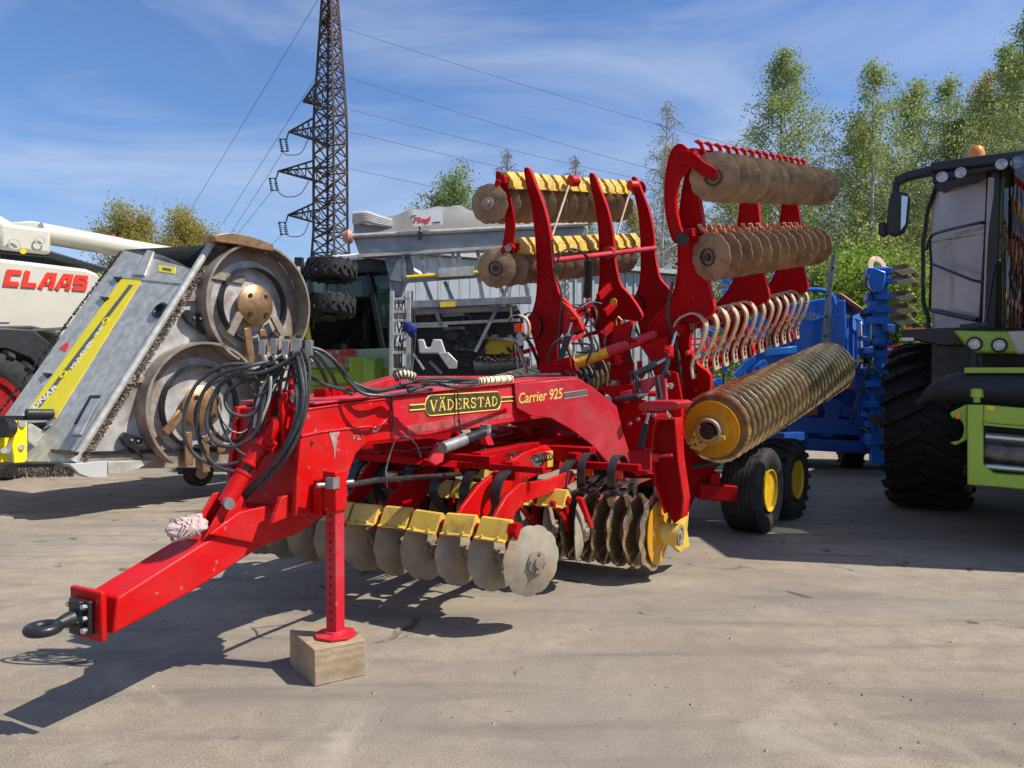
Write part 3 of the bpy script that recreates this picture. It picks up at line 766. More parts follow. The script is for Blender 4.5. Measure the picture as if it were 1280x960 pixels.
# curved red carrying arms
armA = [(684, 556), (697, 570), (707, 583), (690, 590), (668, 596), (641, 609), (620, 628), (606, 651), (571, 653), (578, 634), (600, 606), (630, 582), (656, 566)]
armB = [(652, 604), (684, 600), (716, 588), (722, 600), (700, 613), (676, 621), (655, 629), (645, 641), (640, 657), (613, 661), (622, 640), (634, 620)]
hp('carrying_arm', MB().prism(M, M.trace(armA, 1, -.52), 1, -.52, -.49), RED, bevel=.006)
hp('carrying_arm', MB().prism(M, M.trace(armB, 1, -.78), 1, -.78, -.75), RED, bevel=.006)
hp('carrying_arm', MB().prism(M, M.trace(armA, 1, -.52), 1, .10, .13), RED_DARK, bevel=.006)
hp('worn_decal', MB().prism(M, M.trace([(663, 571), (677, 565), (682, 572), (678, 580), (671, 586), (664, 577)], 1, -.5225), 1, -.5225, -.5205), GREYPRINT)
# second disc row parts in view: scraper blades below clamps
for (x, y, x1, y1, s_) in ((690, 627, 708, 652, S2 - .2), (724, 622, 740, 660, S2 - .15), (650, 632, 668, 655, S2 - .2)):
    hp('disc_leg', MB().bar(npt(x, y, s_), npt(x1, y1, s_ + .12), .06, .03, w1=.02), RED, bevel=.004)
# frame tubes in the dark under the beam
tb_ = MB()
for s_, z_, w_, n_ in ((2.9, 1.0, .09, .5), (3.9, .98, .12, .85)): tb_.bar(M(s_, -n_, z_), M(s_, 1.3, z_), w_, w_)
hp('cross_beam', tb_, RED_DARK, bevel=.006)
lb = MB()
for n_ in (-.95, -.2, .35): lb.bar(M(2.9, -n_, 1.0), M(4.6, -n_, 1.02), .10, .12)
hp('longitudinal_beam', lb, RED_DARK, bevel=.006)
sup = MB()
for n_ in (-1.1, -.5): sup.prism(M, [(2.35, .62), (2.5, .62), (3.0, .95), (3.0, 1.08), (2.75, 1.0)], 1, -n_, -n_ - .03)
hp('carrying_arm', sup, RED_DARK)
# front depth cylinder (grey sleeve, black body)
c0, c1 = P(553, 560, 5.0), P(604, 541, 5.35)
dd = c1 - c0
cy = hp('depth_cylinder', MB().cyl(c0, c0 + dd * .52, .038, 18), ALU)
hp('cylinder_body', MB().cyl(c0 + dd * .5, c1, .034, 18), BLACK, parent=cy)
hp('cylinder_fitting', MB().cyl(c1 - dd * .04, c1 + dd * .12, .03, 12).box(Fr(c1, M.X), (.03, 0, .03), (.05, .06, .05)), ALU, parent=cy)
hp('cylinder_lug', MB().prism(M, M.trace([(541, 577), (548, 560), (554, 553), (559, 562), (557, 577), (548, 582)], 1, -.32), 1, -.30, -.27).prism(M, M.trace([(604, 540), (612, 541), (618, 556), (610, 557)], 1, -.32), 1, -.32, -.26), RED_FADE, bevel=.003)
hp('front_cross_rail', MB().bar(npt(487, 574, 2.75), npt(680, 588, 2.95), .045, .045), RED_DARK, bevel=.004)
hp('lower_linkage', MB().bar(P(446, 570, 5.1), P(620, 585, 6.1), .07, .05).bar(P(470, 560, 5.4), P(540, 552, 6), .05, .05), RED_DARK, bevel=.004)
# dark ploughlet springs between rows
lsp = []
def coil_band(c, axis, r, w, a0, a1, tail=None, m=DKSTEEL, up=V((0, 0, 1)), th=.010, nm='spring_tine'):
    f = Fr(c, axis, up); pth = []
    for k in range(19):
        a = a0 + (a1 - a0) * k / 18; pth.append(f(0, r * math.cos(a), r * math.sin(a)))
    if tail: pth += [f(*t) for t in tail]
    return hp(nm, MB().strip(pth, f.X, w, th), m, angle=50)
AX = -M.Y
for k, (px, py) in enumerate(((736, 591), (773, 594), (590, 560), (618, 560), (650, 566))):
    s_ = 3.75 if k < 2 else 4.3
    c = npt(px, py, s_)
    coil_band(c, AX, .155 if k < 2 else .13, .065, R(20), R(345), [(0, .05, -.07), (0, -.16, -.10)])
    hp('spring_clip', MB().box(Fr(c, M.X), (0, 0, .02), (.07, .05, .09)), ORANGECLIP if k < 2 else YEL, bevel=.003)
c = npt(725, 581, 3.75); c2 = npt(800, 585, 3.75)
hp('tine_bar', MB().bar(c, c2, .07, .055).box(Fr(c2, M.X), (0, -.03, -.03), (.05, .08, .03)), RED_DARK, bevel=.004)
hp('levelling_blade', MB().prism(M, M.trace([(735, 612), (757, 596), (763, 599), (745, 615)], 0, 3.85), 0, 3.85, 3.86).prism(M, M.trace([(770, 614), (783, 598), (815, 598), (800, 604), (778, 620)], 0, 3.85), 0, 3.85, 3.86), CHROME)
# ploughlet legs below the rows, widened and added to fill the shade
for s_ in (2.95, 3.75):
    for i in range(9):
        n = .62 - .26 * i + (.13 if s_ > 3 else 0)
        hp('spring_leg', MB().strip(catmull([M(s_, -n, .96), M(s_ - .16, -n, .90), M(s_ - .22, -n, .76), M(s_ - .10, -n, .64), M(s_ + .04, -n, .52), M(s_ + .02, -n, .40)], 4), M.Y, .075, .022), BLACK if i % 3 else DKSTEEL)
        hp('spring_clamp', MB().box(M, (s_, -n, .94), (.10, .09, .13)), YEL if i % 2 else RED_DARK, bevel=.004)

# --- centre packer roller
SR, ZR = 4.02, .375
n1 = -M.hit(822, 670, 0, SR)[1]
shaft = hp('roller_shaft', MB().cyl(M(SR, -n1 + .05, ZR), M(SR, 1.4, ZR), .15, 24), RUST)
for i in range(21):
    H.inst(PRING, 'packer_ring', Fr(M(SR, -(n1 - .03 - .135 * i), ZR), -M.Y).m @ Matrix.Rotation(.06 * i + rng.uniform(-.04, .04), 4, 'X') @ Matrix.Diagonal((1.1, 1.12, 1.12, 1)))
def end_disc(c, ax, r=.25, up=V((0, 0, 1))):
    e = hp('roller_end_disc', MB().lathe(c, ax, [(0, 0), (0, r), (.008, r), (.012, r * .62), (.03, r * .58), (.035, r * .40), (.05, r * .38), (.05, 0)], 40, closed=False, hint=up), YEL_SHADE)
    return e
ed = end_disc(M(SR, -n1 - .0, ZR), -M.Y)
bx = Fr(M(SR, -n1 - .03, ZR), -M.Y)
bh = hp('roller_bearing', MB().cyl(bx(0, 0, 0), bx(.15, 0, 0), .086, 24), YEL)
hp('bearing_cap', MB().lathe(bx(.15, 0, 0), bx.X, [(0, 0), (0, .08), (.012, .08), (.012, .058), (.004, .055), (.004, .035), (.02, .032), (.022, 0)], 24, closed=False), STEEL, parent=bh)
hp('bearing_bracket', MB().prism(M, M.trace([(838, 655), (842, 638), (851, 633), (857, 640), (855, 662), (858, 682), (846, 690), (836, 680)], 1, -n1 - .06), 1, -n1 - .09, -n1 - .06), YEL, bevel=.004)
# roller side arm (tapered channel column)
colp = M.trace([(825, 524), (846, 523), (850, 575), (856, 622), (854, 646), (842, 655), (835, 640), (823, 604), (819, 560), (821, 535)], 0, SR + .02)
cm = MB().prism(M, colp, 0, SR + .02, SR + .06)
hp('roller_side_arm', cm, RED_DARK, bevel=.006)
fl = MB()
for pts in ([(825, 524), (821, 535), (819, 560), (823, 604), (835, 640)], [(847, 523), (851, 575), (858, 622), (855, 646)]):
    pp = [M(*M.hit(x, y, 0, SR)) for x, y in pts]; fl.strip(pp, M.X, .16, .014)
pp = [M(*M.hit(x, y, 0, SR)) for x, y in ((822, 524), (848, 523))]; fl.strip(pp, M.X, .16, .014)
hp('side_arm_flange', fl, RED, bevel=.002)
hp('stop_pin', MB().cyl(npt(820, 571, SR - .1), npt(840, 569, SR - .12), .012, 10).box(Fr(npt(820, 572, SR - .08), M.X), (0, 0, 0), (.06, .04, .06)), RED_FADE)
# top bracket with turntable
tk = MB()
tk.prism(M, M.trace([(802, 505), (812, 501), (846, 501), (852, 504), (848, 511), (826, 514), (802, 512)], 0, SR + .05), 0, SR - .02, SR + .35)
hp('hinge_bracket', tk, RED_FADE, bevel=.005)
hp('hinge_pin', MB().cyl(npt(822, 516, SR + .05), npt(822, 508, SR + .05), .07, 18), BLACK)

# --- central frame plates and wing hinge towers
def cplate(pts, n, th=.035, m=RED_DARK, nm='frame_plate'): return hp(nm, MB().prism(M, M.trace(pts, 1, -n), 1, -n, -n + th), m, bevel=.005)
hp('rear_cross_beam', MB().bar(npt(748, 545, 4.9), npt(828, 546, 4.9), .34, .42), RED_DARK, bevel=.01)
hp('frame_step_plate', MB().prism(M, M.trace([(784, 565), (813, 560), (813, 590), (795, 596), (786, 575)], 0, 4.25), 0, 4.25, 4.29), RED_FADE, bevel=.004)
def splate(pts, s, th, m, nm='frame_plate', **k): return hp(nm, MB().prism(M, M.trace(pts, 0, s), 0, s, s + th), m, bevel=.005, **k)
splate([(776, 512), (788, 500), (806, 500), (800, 520), (806, 560), (812, 562), (786, 566)], 4.7, .04, RED_DARK)
splate([(791, 478), (831, 467), (833, 500), (822, 500), (818, 480), (800, 500), (792, 500)], 4.75, .05, RED_FADE)
splate([(775, 490), (789, 487), (789, 500), (783, 505), (776, 500)], 4.65, .04, RED_FADE)
splate([(830, 462), (846, 466), (853, 505), (853, 540), (853, 600), (846, 600), (843, 524), (828, 505)], 5.1, .05, RED_DARK)
splate([(838, 503), (852, 504), (852, 540), (851, 560), (846, 530)], 4.55, .03, RED)
splate([(850, 500), (872, 500), (868, 540), (872, 566), (905, 572), (889, 592), (872, 612), (858, 640), (850, 620)], 5.9, .06, RED_DARK, 'wing_support_plate')
splate([(745, 483), (792, 480), (797, 498), (775, 505)], 4.9, .2, RED_DARK)
splate([(683, 462), (716, 455), (722, 464), (700, 474), (683, 474)], 5.35, .05, RED_DARK)
splate([(800, 432), (834, 420), (834, 468), (818, 470), (812, 450)], 5.35, .05, RED_DARK)
br = MB()
for x in (800, 826): br.bar(npt(x, 498, 4.7), npt(x - 5, 470, 4.72), .03, .03)
br.cyl(npt(830, 470, 4.6), npt(836, 466, 4.6), .03, 10)
hp('linkage_bolt', br, DKSTEEL)
# mast plates of inner hinge
splate([(766, 408), (789, 400), (786, 436), (791, 470), (786, 520), (766, 520), (762, 470), (764, 440)], 5.5, .05, RED_DARK, 'hinge_mast')

# --- rear carriage and wheels
ax36 = V((math.sin(R(126)), math.cos(R(126)), 0))
roll36 = V((math.sin(R(36)), math.cos(R(36)), 0))
def tyre_mb(c, ax, r, w, ribs=0, lugs=0, rim=.5):
    t = MB(); hw = w / 2
    prof = [(-hw*.72, r*rim), (-hw*.95, r*.66), (-hw, r*.80), (-hw*.93, r*.92), (-hw*.80, r*.985)]
    if ribs:
        for k in range(ribs):
            x0 = -hw*.8 + 1.6*hw*k/ribs; x1 = x0 + 1.6*hw/ribs
            prof += [(x0 + .006, r, .5), (x1 - .010, r, .5), (x1 - .006, r*.975, .5), (x1, r*.975, .5)]
    else: prof += [(-hw*.6, r*.985), (0, r), (hw*.6, r*.985)]
    prof += [(hw*.80, r*.985), (hw*.93, r*.92), (hw, r*.80), (hw*.95, r*.66), (hw*.72, r*rim)]
    t.lathe(c, ax, prof, 96 if ribs else 64, (lambda a: (1, .012 * (1 if math.sin(48*a/2*1.0) > 0 else -1))) if ribs else None)
    f = Fr(c, ax)
    for k in range(lugs):
        for sd in (-1, 1):
            a = 2*math.pi*(k + (.5 if sd > 0 else 0))/lugs; pts = []
            for q, da in ((.02, .0), (.35, .10), (.70, .17), (.93, .19)):
                aa = a + da * 12 / lugs * 1.4; rr = r * (1.0 if q < .8 else .93) + .006
                pts.append(f(sd * q * hw, rr * math.cos(aa), rr * math.sin(aa)))
            for i in range(3):
                t.bar(pts[i], pts[i+1], .05 * r/.45, .055 * r/.45, up=pts[i] - c)
    return t
def rim_mb(c, ax, r, w):
    return MB().lathe(c, ax, [(w*.40, r), (w*.46, r*1.03), (w*.46, r*.97), (w*.30, r*.90), (w*.05, r*.86), (w*.02, r*.5), (w*.10, r*.42), (w*.10, r*.2), (w*.2, r*.18), (w*.2, 0)], 40, closed=False)
RIMY = mat('rim_yellow', (.62, .36, .008), .42, var=.12, scale=4, dirt=.5, dirtcol=(.24, .15, .05), dscale=6)
wc1 = P(966, 619, 8.05) - ax36 * .21; wc1.z = .435
wc2 = P(1001, 608, 8.85) - ax36 * .20; wc2.z = .435
w1 = hp('wheel', tyre_mb(wc1, ax36, .435, .42, ribs=7), TYRE); hp('wheel_rim', rim_mb(wc1, ax36, .212, .42), RIMY, parent=w1)
w2 = hp('wheel', tyre_mb(wc2, ax36, .43, .38, lugs=20), TYRE); hp('wheel_rim', rim_mb(wc2, ax36, .212, .38), RIMY, parent=w2)
for wc, rb in ((wc1, 7), (wc2, 0)):
    c = wc - ax36 * 1.7
    w_ = hp('wheel', tyre_mb(c, ax36, .43, .42, ribs=rb, lugs=0 if rb else 20), TYRE); hp('wheel_rim', rim_mb(c, ax36, .225, .42), YEL_CLEAN, parent=w_)
hp('axle_beam', MB().bar(wc1 + V((0, 0, .02)) - ax36 * .1, wc1 - ax36 * 1.9, .14, .14).bar(P(872, 613, 7.9), P(918, 616, 7.9), .2, .16).bar(P(892, 590, 7.9), P(892, 625, 7.9), .16, .1), RED_DARK, bevel=.01)
hp('carriage_beam', MB().bar(M(4.6, -.55, 1.0), wc1 - ax36 * .75 + V((0, 0, .25)), .22, .26).bar(M(4.6, .4, 1.0), wc1 - ax36 * 1.4 + V((0, 0, .25)), .22, .26), RED_DARK, bevel=.01)

# ================================================================== WINGS
def wing_dir(a, e): return V((math.sin(R(a)) * math.cos(R(e)), math.cos(R(a)) * math.cos(R(e)), math.sin(R(e))))
WR = Fr(P(893, 221, 7.15), wing_dir(37.5, 8.9), (0, 0, 1))
WL = Fr(P(612, 255, 8.9), wing_dir(36.5, 9), (0, 0, 1))

# ---------- right wing
def wr(px, py, u): h = WR.hit(px, py, 0, u); return WR(*h)
plateA = [(863, 200), (874, 196), (872, 230), (880, 285), (884, 345), (893, 387), (880, 398), (866, 410), (862, 435), (872, 455), (888, 470), (884, 500), (868, 512), (850, 512), (834, 500), (829, 470), (836, 440), (824, 425), (811, 418), (815, 402), (828, 388), (842, 366), (848, 335), (848, 290), (853, 240)]
pA = WR.trace(plateA, 0, .12)
def smooth2(poly, n=3): 
    q = catmull([V((a, b, 0)) for a, b in poly], n, True); return [(p.x, p.y) for p in q]
pA = smooth2(pA, 3)
plateB = [(863, 200), (874, 196), (872, 230), (880, 285), (884, 345), (893, 387), (880, 398), (868, 408), (862, 425), (866, 446), (872, 470), (848, 474), (838, 452), (836, 440), (824, 425), (811, 418), (815, 402), (828, 388), (842, 366), (848, 335), (848, 290), (853, 240)]
pB = smooth2(WR.trace(plateB, 0, .12), 3); pA0 = pA
for u in (.12, 1.62, 3.0):
    pA = pA0 if u < 1 else pB
    a_ = hp('wing_arm', MB().prism(WR, pA, 0, u, u + .03), RED_DARK, bevel=.004)
    e = MB(); e.strip([WR(u + .015, a, b) for a, b in pA + pA[:1]], WR.X, .06, .008)
    hp('arm_edge_flange', e, RED, parent=a_)
carm = [(849, 180), (857, 184), (866, 196), (858, 214), (849, 224), (845, 242), (845, 262), (850, 284), (856, 297), (850, 304), (842, 301), (836, 284), (832, 262), (831, 236), (834, 208), (840, 188)]
pC = smooth2(WR.trace(carm, 0, -.06), 3)
ca = hp('end_arm', MB().prism(WR, pC, 0, -.06, -.03), RED_DARK, bevel=.004)
hp('arm_edge_flange', MB().strip([WR(-.045, a, b) for a, b in pC + pC[:1]], WR.X, .05, .008), RED, parent=ca)
hp('end_arm_disc_leg', MB().prism(WR, WR.trace([(851, 186), (866, 190), (880, 203), (896, 212), (892, 224), (880, 222), (862, 208), (852, 205)], 0, -.1), 0, -.1, -.06), RED_DARK, bevel=.004)
hp('pivot_pin', MB().cyl(wr(853, 299, -.12), wr(853, 299, 0), .06, 16), BLACK)
UL = 3.3
btop = WR.loc(wr(868, 192, .05)); bmid = WR.loc(wr(866, 291, .05)); cmid = WR.loc(wr(889, 321, 0)); crol = WR.loc(wr(893, 535, -.10))
def ubar(W, a, u0, u1, w, h, m, nm, bevel=.005): return hp(nm, MB().bar(W(u0, a[1], a[2]), W(u1, a[1], a[2]), w, h, up=W.Z), m, bevel=bevel)
ubar(WR, btop, -.05, UL + .1, .08, .08, RED_DARK, 'disc_row_beam')
ubar(WR, bmid, -.05, UL + .1, .08, .08, RED_DARK, 'disc_row_beam')
for row, (bm_, cc) in enumerate(((btop, V((0, 0, 0))), (bmid, cmid))):
    dn = (WR.X * -1 + WR.Y * (.30 if row else -.22)).normalized()
    for i in range(13):
        u = .268 * i
        place_disc(WR(u, cc[1], cc[2]), dn + V((rng.uniform(-.03, .03), 0, rng.uniform(-.03, .03))), 'soil', up=WR.Z, spin=rng.random() * 6, hub=(1 if i == 0 else (2 if i == 99 else 0)))
        hp('disc_leg', MB().bar(WR(u + .05, bm_[1], bm_[2]), WR(u + .05, cc[1], cc[2]), .04, .06, up=WR.X), RED_DARK, bevel=.003)
# outer clamp plates: little slanted lugs, sunlight put into their colours
clip_t = MB(); clip_t.bar((0, 0, .07), (.10, 0, -.05), .014, .035, up=V((0, 1, 0))); clip_t.bar((-.07, 0, .07), (.03, 0, .05), .05, .014)
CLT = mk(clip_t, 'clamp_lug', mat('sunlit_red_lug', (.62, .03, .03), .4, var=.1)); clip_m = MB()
clip_m.bar((0, 0, .07), (.11, 0, -.04), .012, .04, up=V((0, 1, 0))); clip_m.bar((.0, -.05, .02), (.11, -.05, -.08), .010, .035, up=V((0, 1, 0)))
CLM = mk(clip_m, 'clamp_lug', mat('sunlit_pink_lug', (.55, .30, .20), .5, var=.2, scale=20))
for i in range(15):
    u = .05 + .215 * i
    H.inst(CLT, 'clamp_lug', WR.m @ Matrix.Translation((u, btop[1] - .06, btop[2] + .03)))
    H.inst(CLM, 'clamp_lug', WR.m @ Matrix.Translation((u, bmid[1] - .07, bmid[2] + .0)))
# tines
tine_px = [(852, 418), (846, 411), (849, 401), (858, 394), (869, 391), (879, 396), (884, 407), (882, 420), (876, 436), (871, 446), (868, 458), (870, 472)]
tb0 = [WR.hit(x, y, 0, .12) for x, y in tine_px]
tpath = catmull([V((0, h[1], h[2])) for h in tb0], 5)
nt_ = len(tpath)
tm = MB().strip(tpath, (1, 0, 0), [.085 if i < nt_ * .78 else .12 for i in range(nt_)], .018)
tineme = mk(tm, 'tine', TINE)
tipc = tpath[-9]; tipe = tpath[-1]
tbar = WR.hit(858, 409, 0, .12)
clipm = MB().box(WORLD, (0, tbar[1] - .08, tbar[2] + .01), (.06, .05, .06)); clipme = mk(clipm, 'tine_clip', mat('brown_tine_clip', (.20, .07, .03), .5, var=.3, scale=20))
tipm = MB()
for q in (.3, .55, .8):
    pq = tpath[int(nt_ * (.80 + .18 * q))]; tipm.box(WORLD, (0, pq.y - .013, pq.z), (.03, .012, .034))
tipme = mk(tipm, 'tine_bolt', DKSTEEL)
for i in range(13):
    u = .10 + .262 * i
    t_ = H.inst(tineme, 'tine', WR.m @ Matrix.Translation((u, 0, 0)) @ Matrix.Rotation(rng.uniform(-.02, .02), 4, 'Z'))
    for me_, nm_ in ((clipme, 'tine_clip'), (tipme, 'tine_bolt')):
        ob = bpy.data.objects.new(nm_, me_); COL.objects.link(ob); ob.parent = t_
ubar(WR, V((0, tbar[1], tbar[2])), -.02, UL + .1, .07, .07, RED_DARK, 'tine_bar')
link = WR.hit(876, 446, 0, .12)
ubar(WR, V((0, link[1] + .10, link[2] + .05)), .0, UL + .05, .02, .04, RED_FADE, 'tine_link_bar')
lowb = WR.hit(862, 470, 0, .12)
ubar(WR, V((0, lowb[1] + .22, lowb[2])), -.02, UL, .12, .12, RED_DARK, 'wing_main_beam')
# roller
def roller(W, c, u0, u1, outward, n=27):
    hp('roller_shaft', MB().cyl(W(u0, c[1], c[2]), W(u1, c[1], c[2]), .16, 24), RUST)
    for i in range(n):
        u = u0 + .04 + (u1 - u0 - .08) * i / (n - 1)
        H.inst(PRING, 'packer_ring', Fr(W(u, c[1], c[2]), -W.X, W.Z).m @ Matrix.Rotation(.045 * i + rng.uniform(-.03, .03), 4, 'X') @ Matrix.Diagonal((1.12, 1.29, 1.29, 1)))
roller(WR, crol, -.10, 3.62, -1, 28)
rc = WR(-.10, crol[1], crol[2])
end_disc(rc - WR.X * .06, -WR.X, .272, WR.Z)
bf = Fr(rc - WR.X * .085, -WR.X, WR.Z)
rb = hp('roller_bearing', MB().lathe(bf(0, 0, 0), bf.X, [(0, .125), (.08, .12), (.085, .10), (0, .10)], 28), STEEL)
hp('bearing_cap', MB().cyl(bf(.0, 0, 0), bf(.09, 0, 0), .075, 24).cyl(bf(.09, 0, 0), bf(.12, 0, 0), .035, 8), DKSTEEL, parent=rb)
bp_ = hp('bearing_bracket', MB().prism(WR, WR.trace([(872, 528), (884, 545), (905, 545), (906, 550), (884, 556), (876, 564), (862, 560), (862, 550), (866, 542)], 0, -.26), 0, -.26, -.24), YEL, bevel=.003)
bb = MB()
for x, y in ((867, 547), (869, 556), (876, 553), (863, 557)): bb.cyl(wr(x, y, -.262), wr(x, y, -.268), .012, 10)
hp('bracket_holes', bb, BLACK, parent=bp_)
hp('roller_arm', MB().bar(wr(852, 512, .0), wr(874, 548, -.05), .12, .10).bar(wr(866, 578, .02), wr(893, 560, .0), .06, .06), RED_DARK, bevel=.006)
hp('drain_stub', MB().cyl(wr(866, 583, -.1), wr(900, 578, 0), .03, 10), BLACK)
# long black edge cable on the first arm
hp('wing_hose', MB().tube(catmull([wr(841, 352, .05), wr(835, 385, .05), wr(836, 400, .04), wr(845, 430, .04), wr(850, 460, .03), wr(851, 505, .03)], 5), .016, 8), RUBBER)

# ---------- left wing
def wlp(px, py, u): return WL(*WL.hit(px, py, 0, u))
p1 = [(656, 212), (662, 212), (670, 232), (681, 262), (688, 295), (691, 330), (695, 352), (700, 368), (712, 382), (724, 400), (729, 412), (722, 418), (700, 417), (697, 445), (700, 470), (678, 472), (674, 448), (668, 425), (660, 400), (666, 390), (671, 370), (672, 340), (670, 300), (666, 262), (660, 235)]
p1s = smooth2(WL.trace(p1, 0, .42), 3)
for u in (.42, 1.88, 3.05):
    a_ = hp('wing_arm', MB().prism(WL, p1s, 0, u, u + .03), RED_DARK, bevel=.004)
    hp('arm_edge_flange', MB().strip([WL(u + .015, a, b) for a, b in p1s + p1s[:1]], WL.X, .055, .008), RED, parent=a_)
cl_ = [(620, 214), (627, 218), (634, 235), (640, 260), (643, 285), (640, 303), (636, 310), (628, 306), (631, 288), (630, 264), (624, 242), (620, 228)]
pcl = smooth2(WL.trace(cl_, 0, .15), 3)
hp('end_arm', MB().prism(WL, pcl, 0, .15, .18), RED_DARK, bevel=.004)
hp('lower_end_arm', MB().prism(WL, smooth2(WL.trace([(630, 304), (640, 306), (641, 314), (634, 324), (624, 346), (616, 350), (614, 340), (620, 322)], 0, .1), 2), 0, .1, .14), RED_DARK, bevel=.004)
hp('pivot_pin', MB().cyl(wlp(635, 310, .05), wlp(635, 310, .2), .04, 14), ALU)
lt = WL.loc(wlp(637, 226, .25)); lm = WL.loc(wlp(652, 308, .38)); cml = WL.loc(wlp(624, 335, .05))
ubar(WL, lt, .1, UL + .15, .08, .08, RED_DARK, 'disc_row_beam')
ubar(WL, lm, .2, UL + .15, .08, .08, RED_DARK, 'disc_row_beam')
wprof = [(-.10, -.02), (-.02, .10), (.10, .11), (.115, .085), (.10, .06), (.08, -.08), (-.07, -.09), (-.085, -.105), (-.12, -.105), (-.12, -.085), (-.10, -.08)]
CW = make_clamp(wprof, .165)
for i in range(13):
    u = .25 + .242 * i
    if i not in (1, 7): pass
    H.inst(CW, 'rubber_clamp', WL.m @ Matrix.Translation((u, lt[1], lt[2])) @ Matrix.Rotation(R(90), 4, 'Z') @ jm())
for i in range(12):
    u = .36 + .25 * i
    H.inst(CW, 'rubber_clamp', WL.m @ Matrix.Translation((u, lm[1], lm[2])) @ Matrix.Rotation(R(90), 4, 'Z') @ jm())
for row, (bm_, cc) in enumerate(((lt, V((0, 0, 0))), (lm, cml))):
    dn = (WL.X * -1 + WL.Y * (-.25 if row == 0 else -.45)).normalized()
    for i in range(13):
        u = .25 * i
        place_disc(WL(u, cc[1], cc[2]), dn + V((rng.uniform(-.04, .04), 0, rng.uniform(-.04, .04))), 'soil', up=WL.Z, spin=rng.random() * 6, hub=2 if row == 0 else 1)
        hp('disc_leg', MB().bar(WL(u + .06, bm_[1], bm_[2]), WL(u + .05, cc[1], cc[2]), .05, .08, up=WL.X), RED_DARK, bevel=.003)
for px0, py0, px1, py1, u0, u1 in ((711, 232, 690, 295, 1.2, .75), (788, 238, 771, 293, 2.6, 2.2)):
    hp('support_strut', MB().cyl(wlp(px0, py0, u0), wlp(px1, py1, u1), .014, 8), TINE)
hp('beam_end_flange', MB().cyl(WL(UL + .13, lt[1], lt[2]), WL(UL + .17, lt[1], lt[2]), .11, 16), RED_DARK)
lug_ = MB()
for px, py, u in ((716, 226, 1.25), (790, 232, 2.62)): lug_.cyl(wlp(px - 3, py, u), wlp(px + 5, py, u + .1), .07, 14)
hp('strut_lug', lug_, RED)
hp('parallel_bar', MB().cyl(wlp(690, 326, .5), wlp(819, 310, 2.95), .033, 12).cyl(wlp(760, 316, 1.8), wlp(762, 316, 1.84), .085, 14), RED_FADE)
hc = hp('hydraulic_cylinder', MB().cyl(wlp(737, 326, 1.2), wlp(734, 372, 1.2), .052, 16), BLACK)
hp('cylinder_rod', MB().cyl(wlp(734, 372, 1.2), wlp(733, 390, 1.2), .022, 10), CHROME, parent=hc)
hs = MB()
hs.tube(catmull([wlp(694, 345, .3), wlp(700, 318, .35), wlp(716, 311, .6), wlp(730, 318, 1.0), wlp(736, 328, 1.15)], 5), .012, 6)
hs.tube(catmull([wlp(690, 300, .35), wlp(694, 340, .35), wlp(702, 370, .34), wlp(699, 420, .34), wlp(699, 465, .34)], 5), .014, 6)
hs.tube(catmull([wlp(706, 376, .5), wlp(722, 385, .9), wlp(738, 378, 1.2), wlp(752, 380, 1.4)], 5), .013, 6)
hs.tube(catmull([wlp(712, 314, .6), wlp(724, 313, .8), wlp(736, 322, 1.1)], 5), .012, 6)
hp('wing_hose', hs, RUBBER)
# small brackets & clutter between arms
bk = MB()
for px, py, u in ((716, 398, .9), (724, 392, 1.1), (756, 392, 1.5), (748, 372, 1.5), (830, 382, 3.0), (752, 420, 1.4)):
    bk.bar(wlp(px, py, u), wlp(px + 14, py - 14, u + .3), .05, .09)
hp('linkage_plate', bk, RED_DARK, bevel=.004)
hp('linkage_plate', MB().prism(WL, WL.trace([(700, 375), (712, 385), (722, 398), (728, 412), (712, 418), (698, 416)], 0, .36), 0, .36, .40), RED, bevel=.004)
ys = hp('warning_tag', MB().lathe(wlp(767, 377, 1.5), -WL.X, [(0, 0), (0, .045), (.008, .045), (.008, 0)], 16, closed=False), YEL_CLEAN)
hp('handle_loop', MB().tube([wlp(x, y, 1.5) for x, y in ((771, 412), (770, 400), (773, 396), (777, 400), (776, 412))], .012, 6), YEL)
# tines of left wing
tc0 = WL.hit(648, 410, 0, .15)
for k in range(12):
    u = .15 + .26 * k
    c = WL(u, tc0[1], tc0[2]); f_ = Fr(c, WL.X, WL.Z)
    t_ = coil_band(c, -WL.X, .155, .06, R(150), R(-150), [(0, -.02, -.16 - .08), (0, .05, -.42), (0, .06, -.52)] , up=WL.Z, nm='tine', m=DKSTEEL if k % 2 else TINE)
    if k % 2 == 0: hp('tine_clip', MB().box(f_, (0, -.01, 0), (.07, .09, .10)), ORANGECLIP, parent=t_)
tl0, tl1 = wlp(640, 444, .1), wlp(795, 402, 2.7)
hp('tine_link_bar', MB().bar(tl0, tl1, .02, .05), RED_FADE)
tp_ = MB()
for i in range(11):
    c = tl0.lerp(tl1, .03 + i * .095)
    tp_.bar(c + V((-.02, 0, .10)), c + V((.0, 0, -.05)), .045, .014); tp_.bar(c + V((.0, 0, -.03)), c + V((.03, 0, -.26)), .06, .014)
hp('tine_points', tp_, ZINC)
crl = WL.loc(wlp(612, 508, 0))
crl = V((0, crl[1], crl[2]))
roller(WL, crl, 0, 3.1, 1, 24)
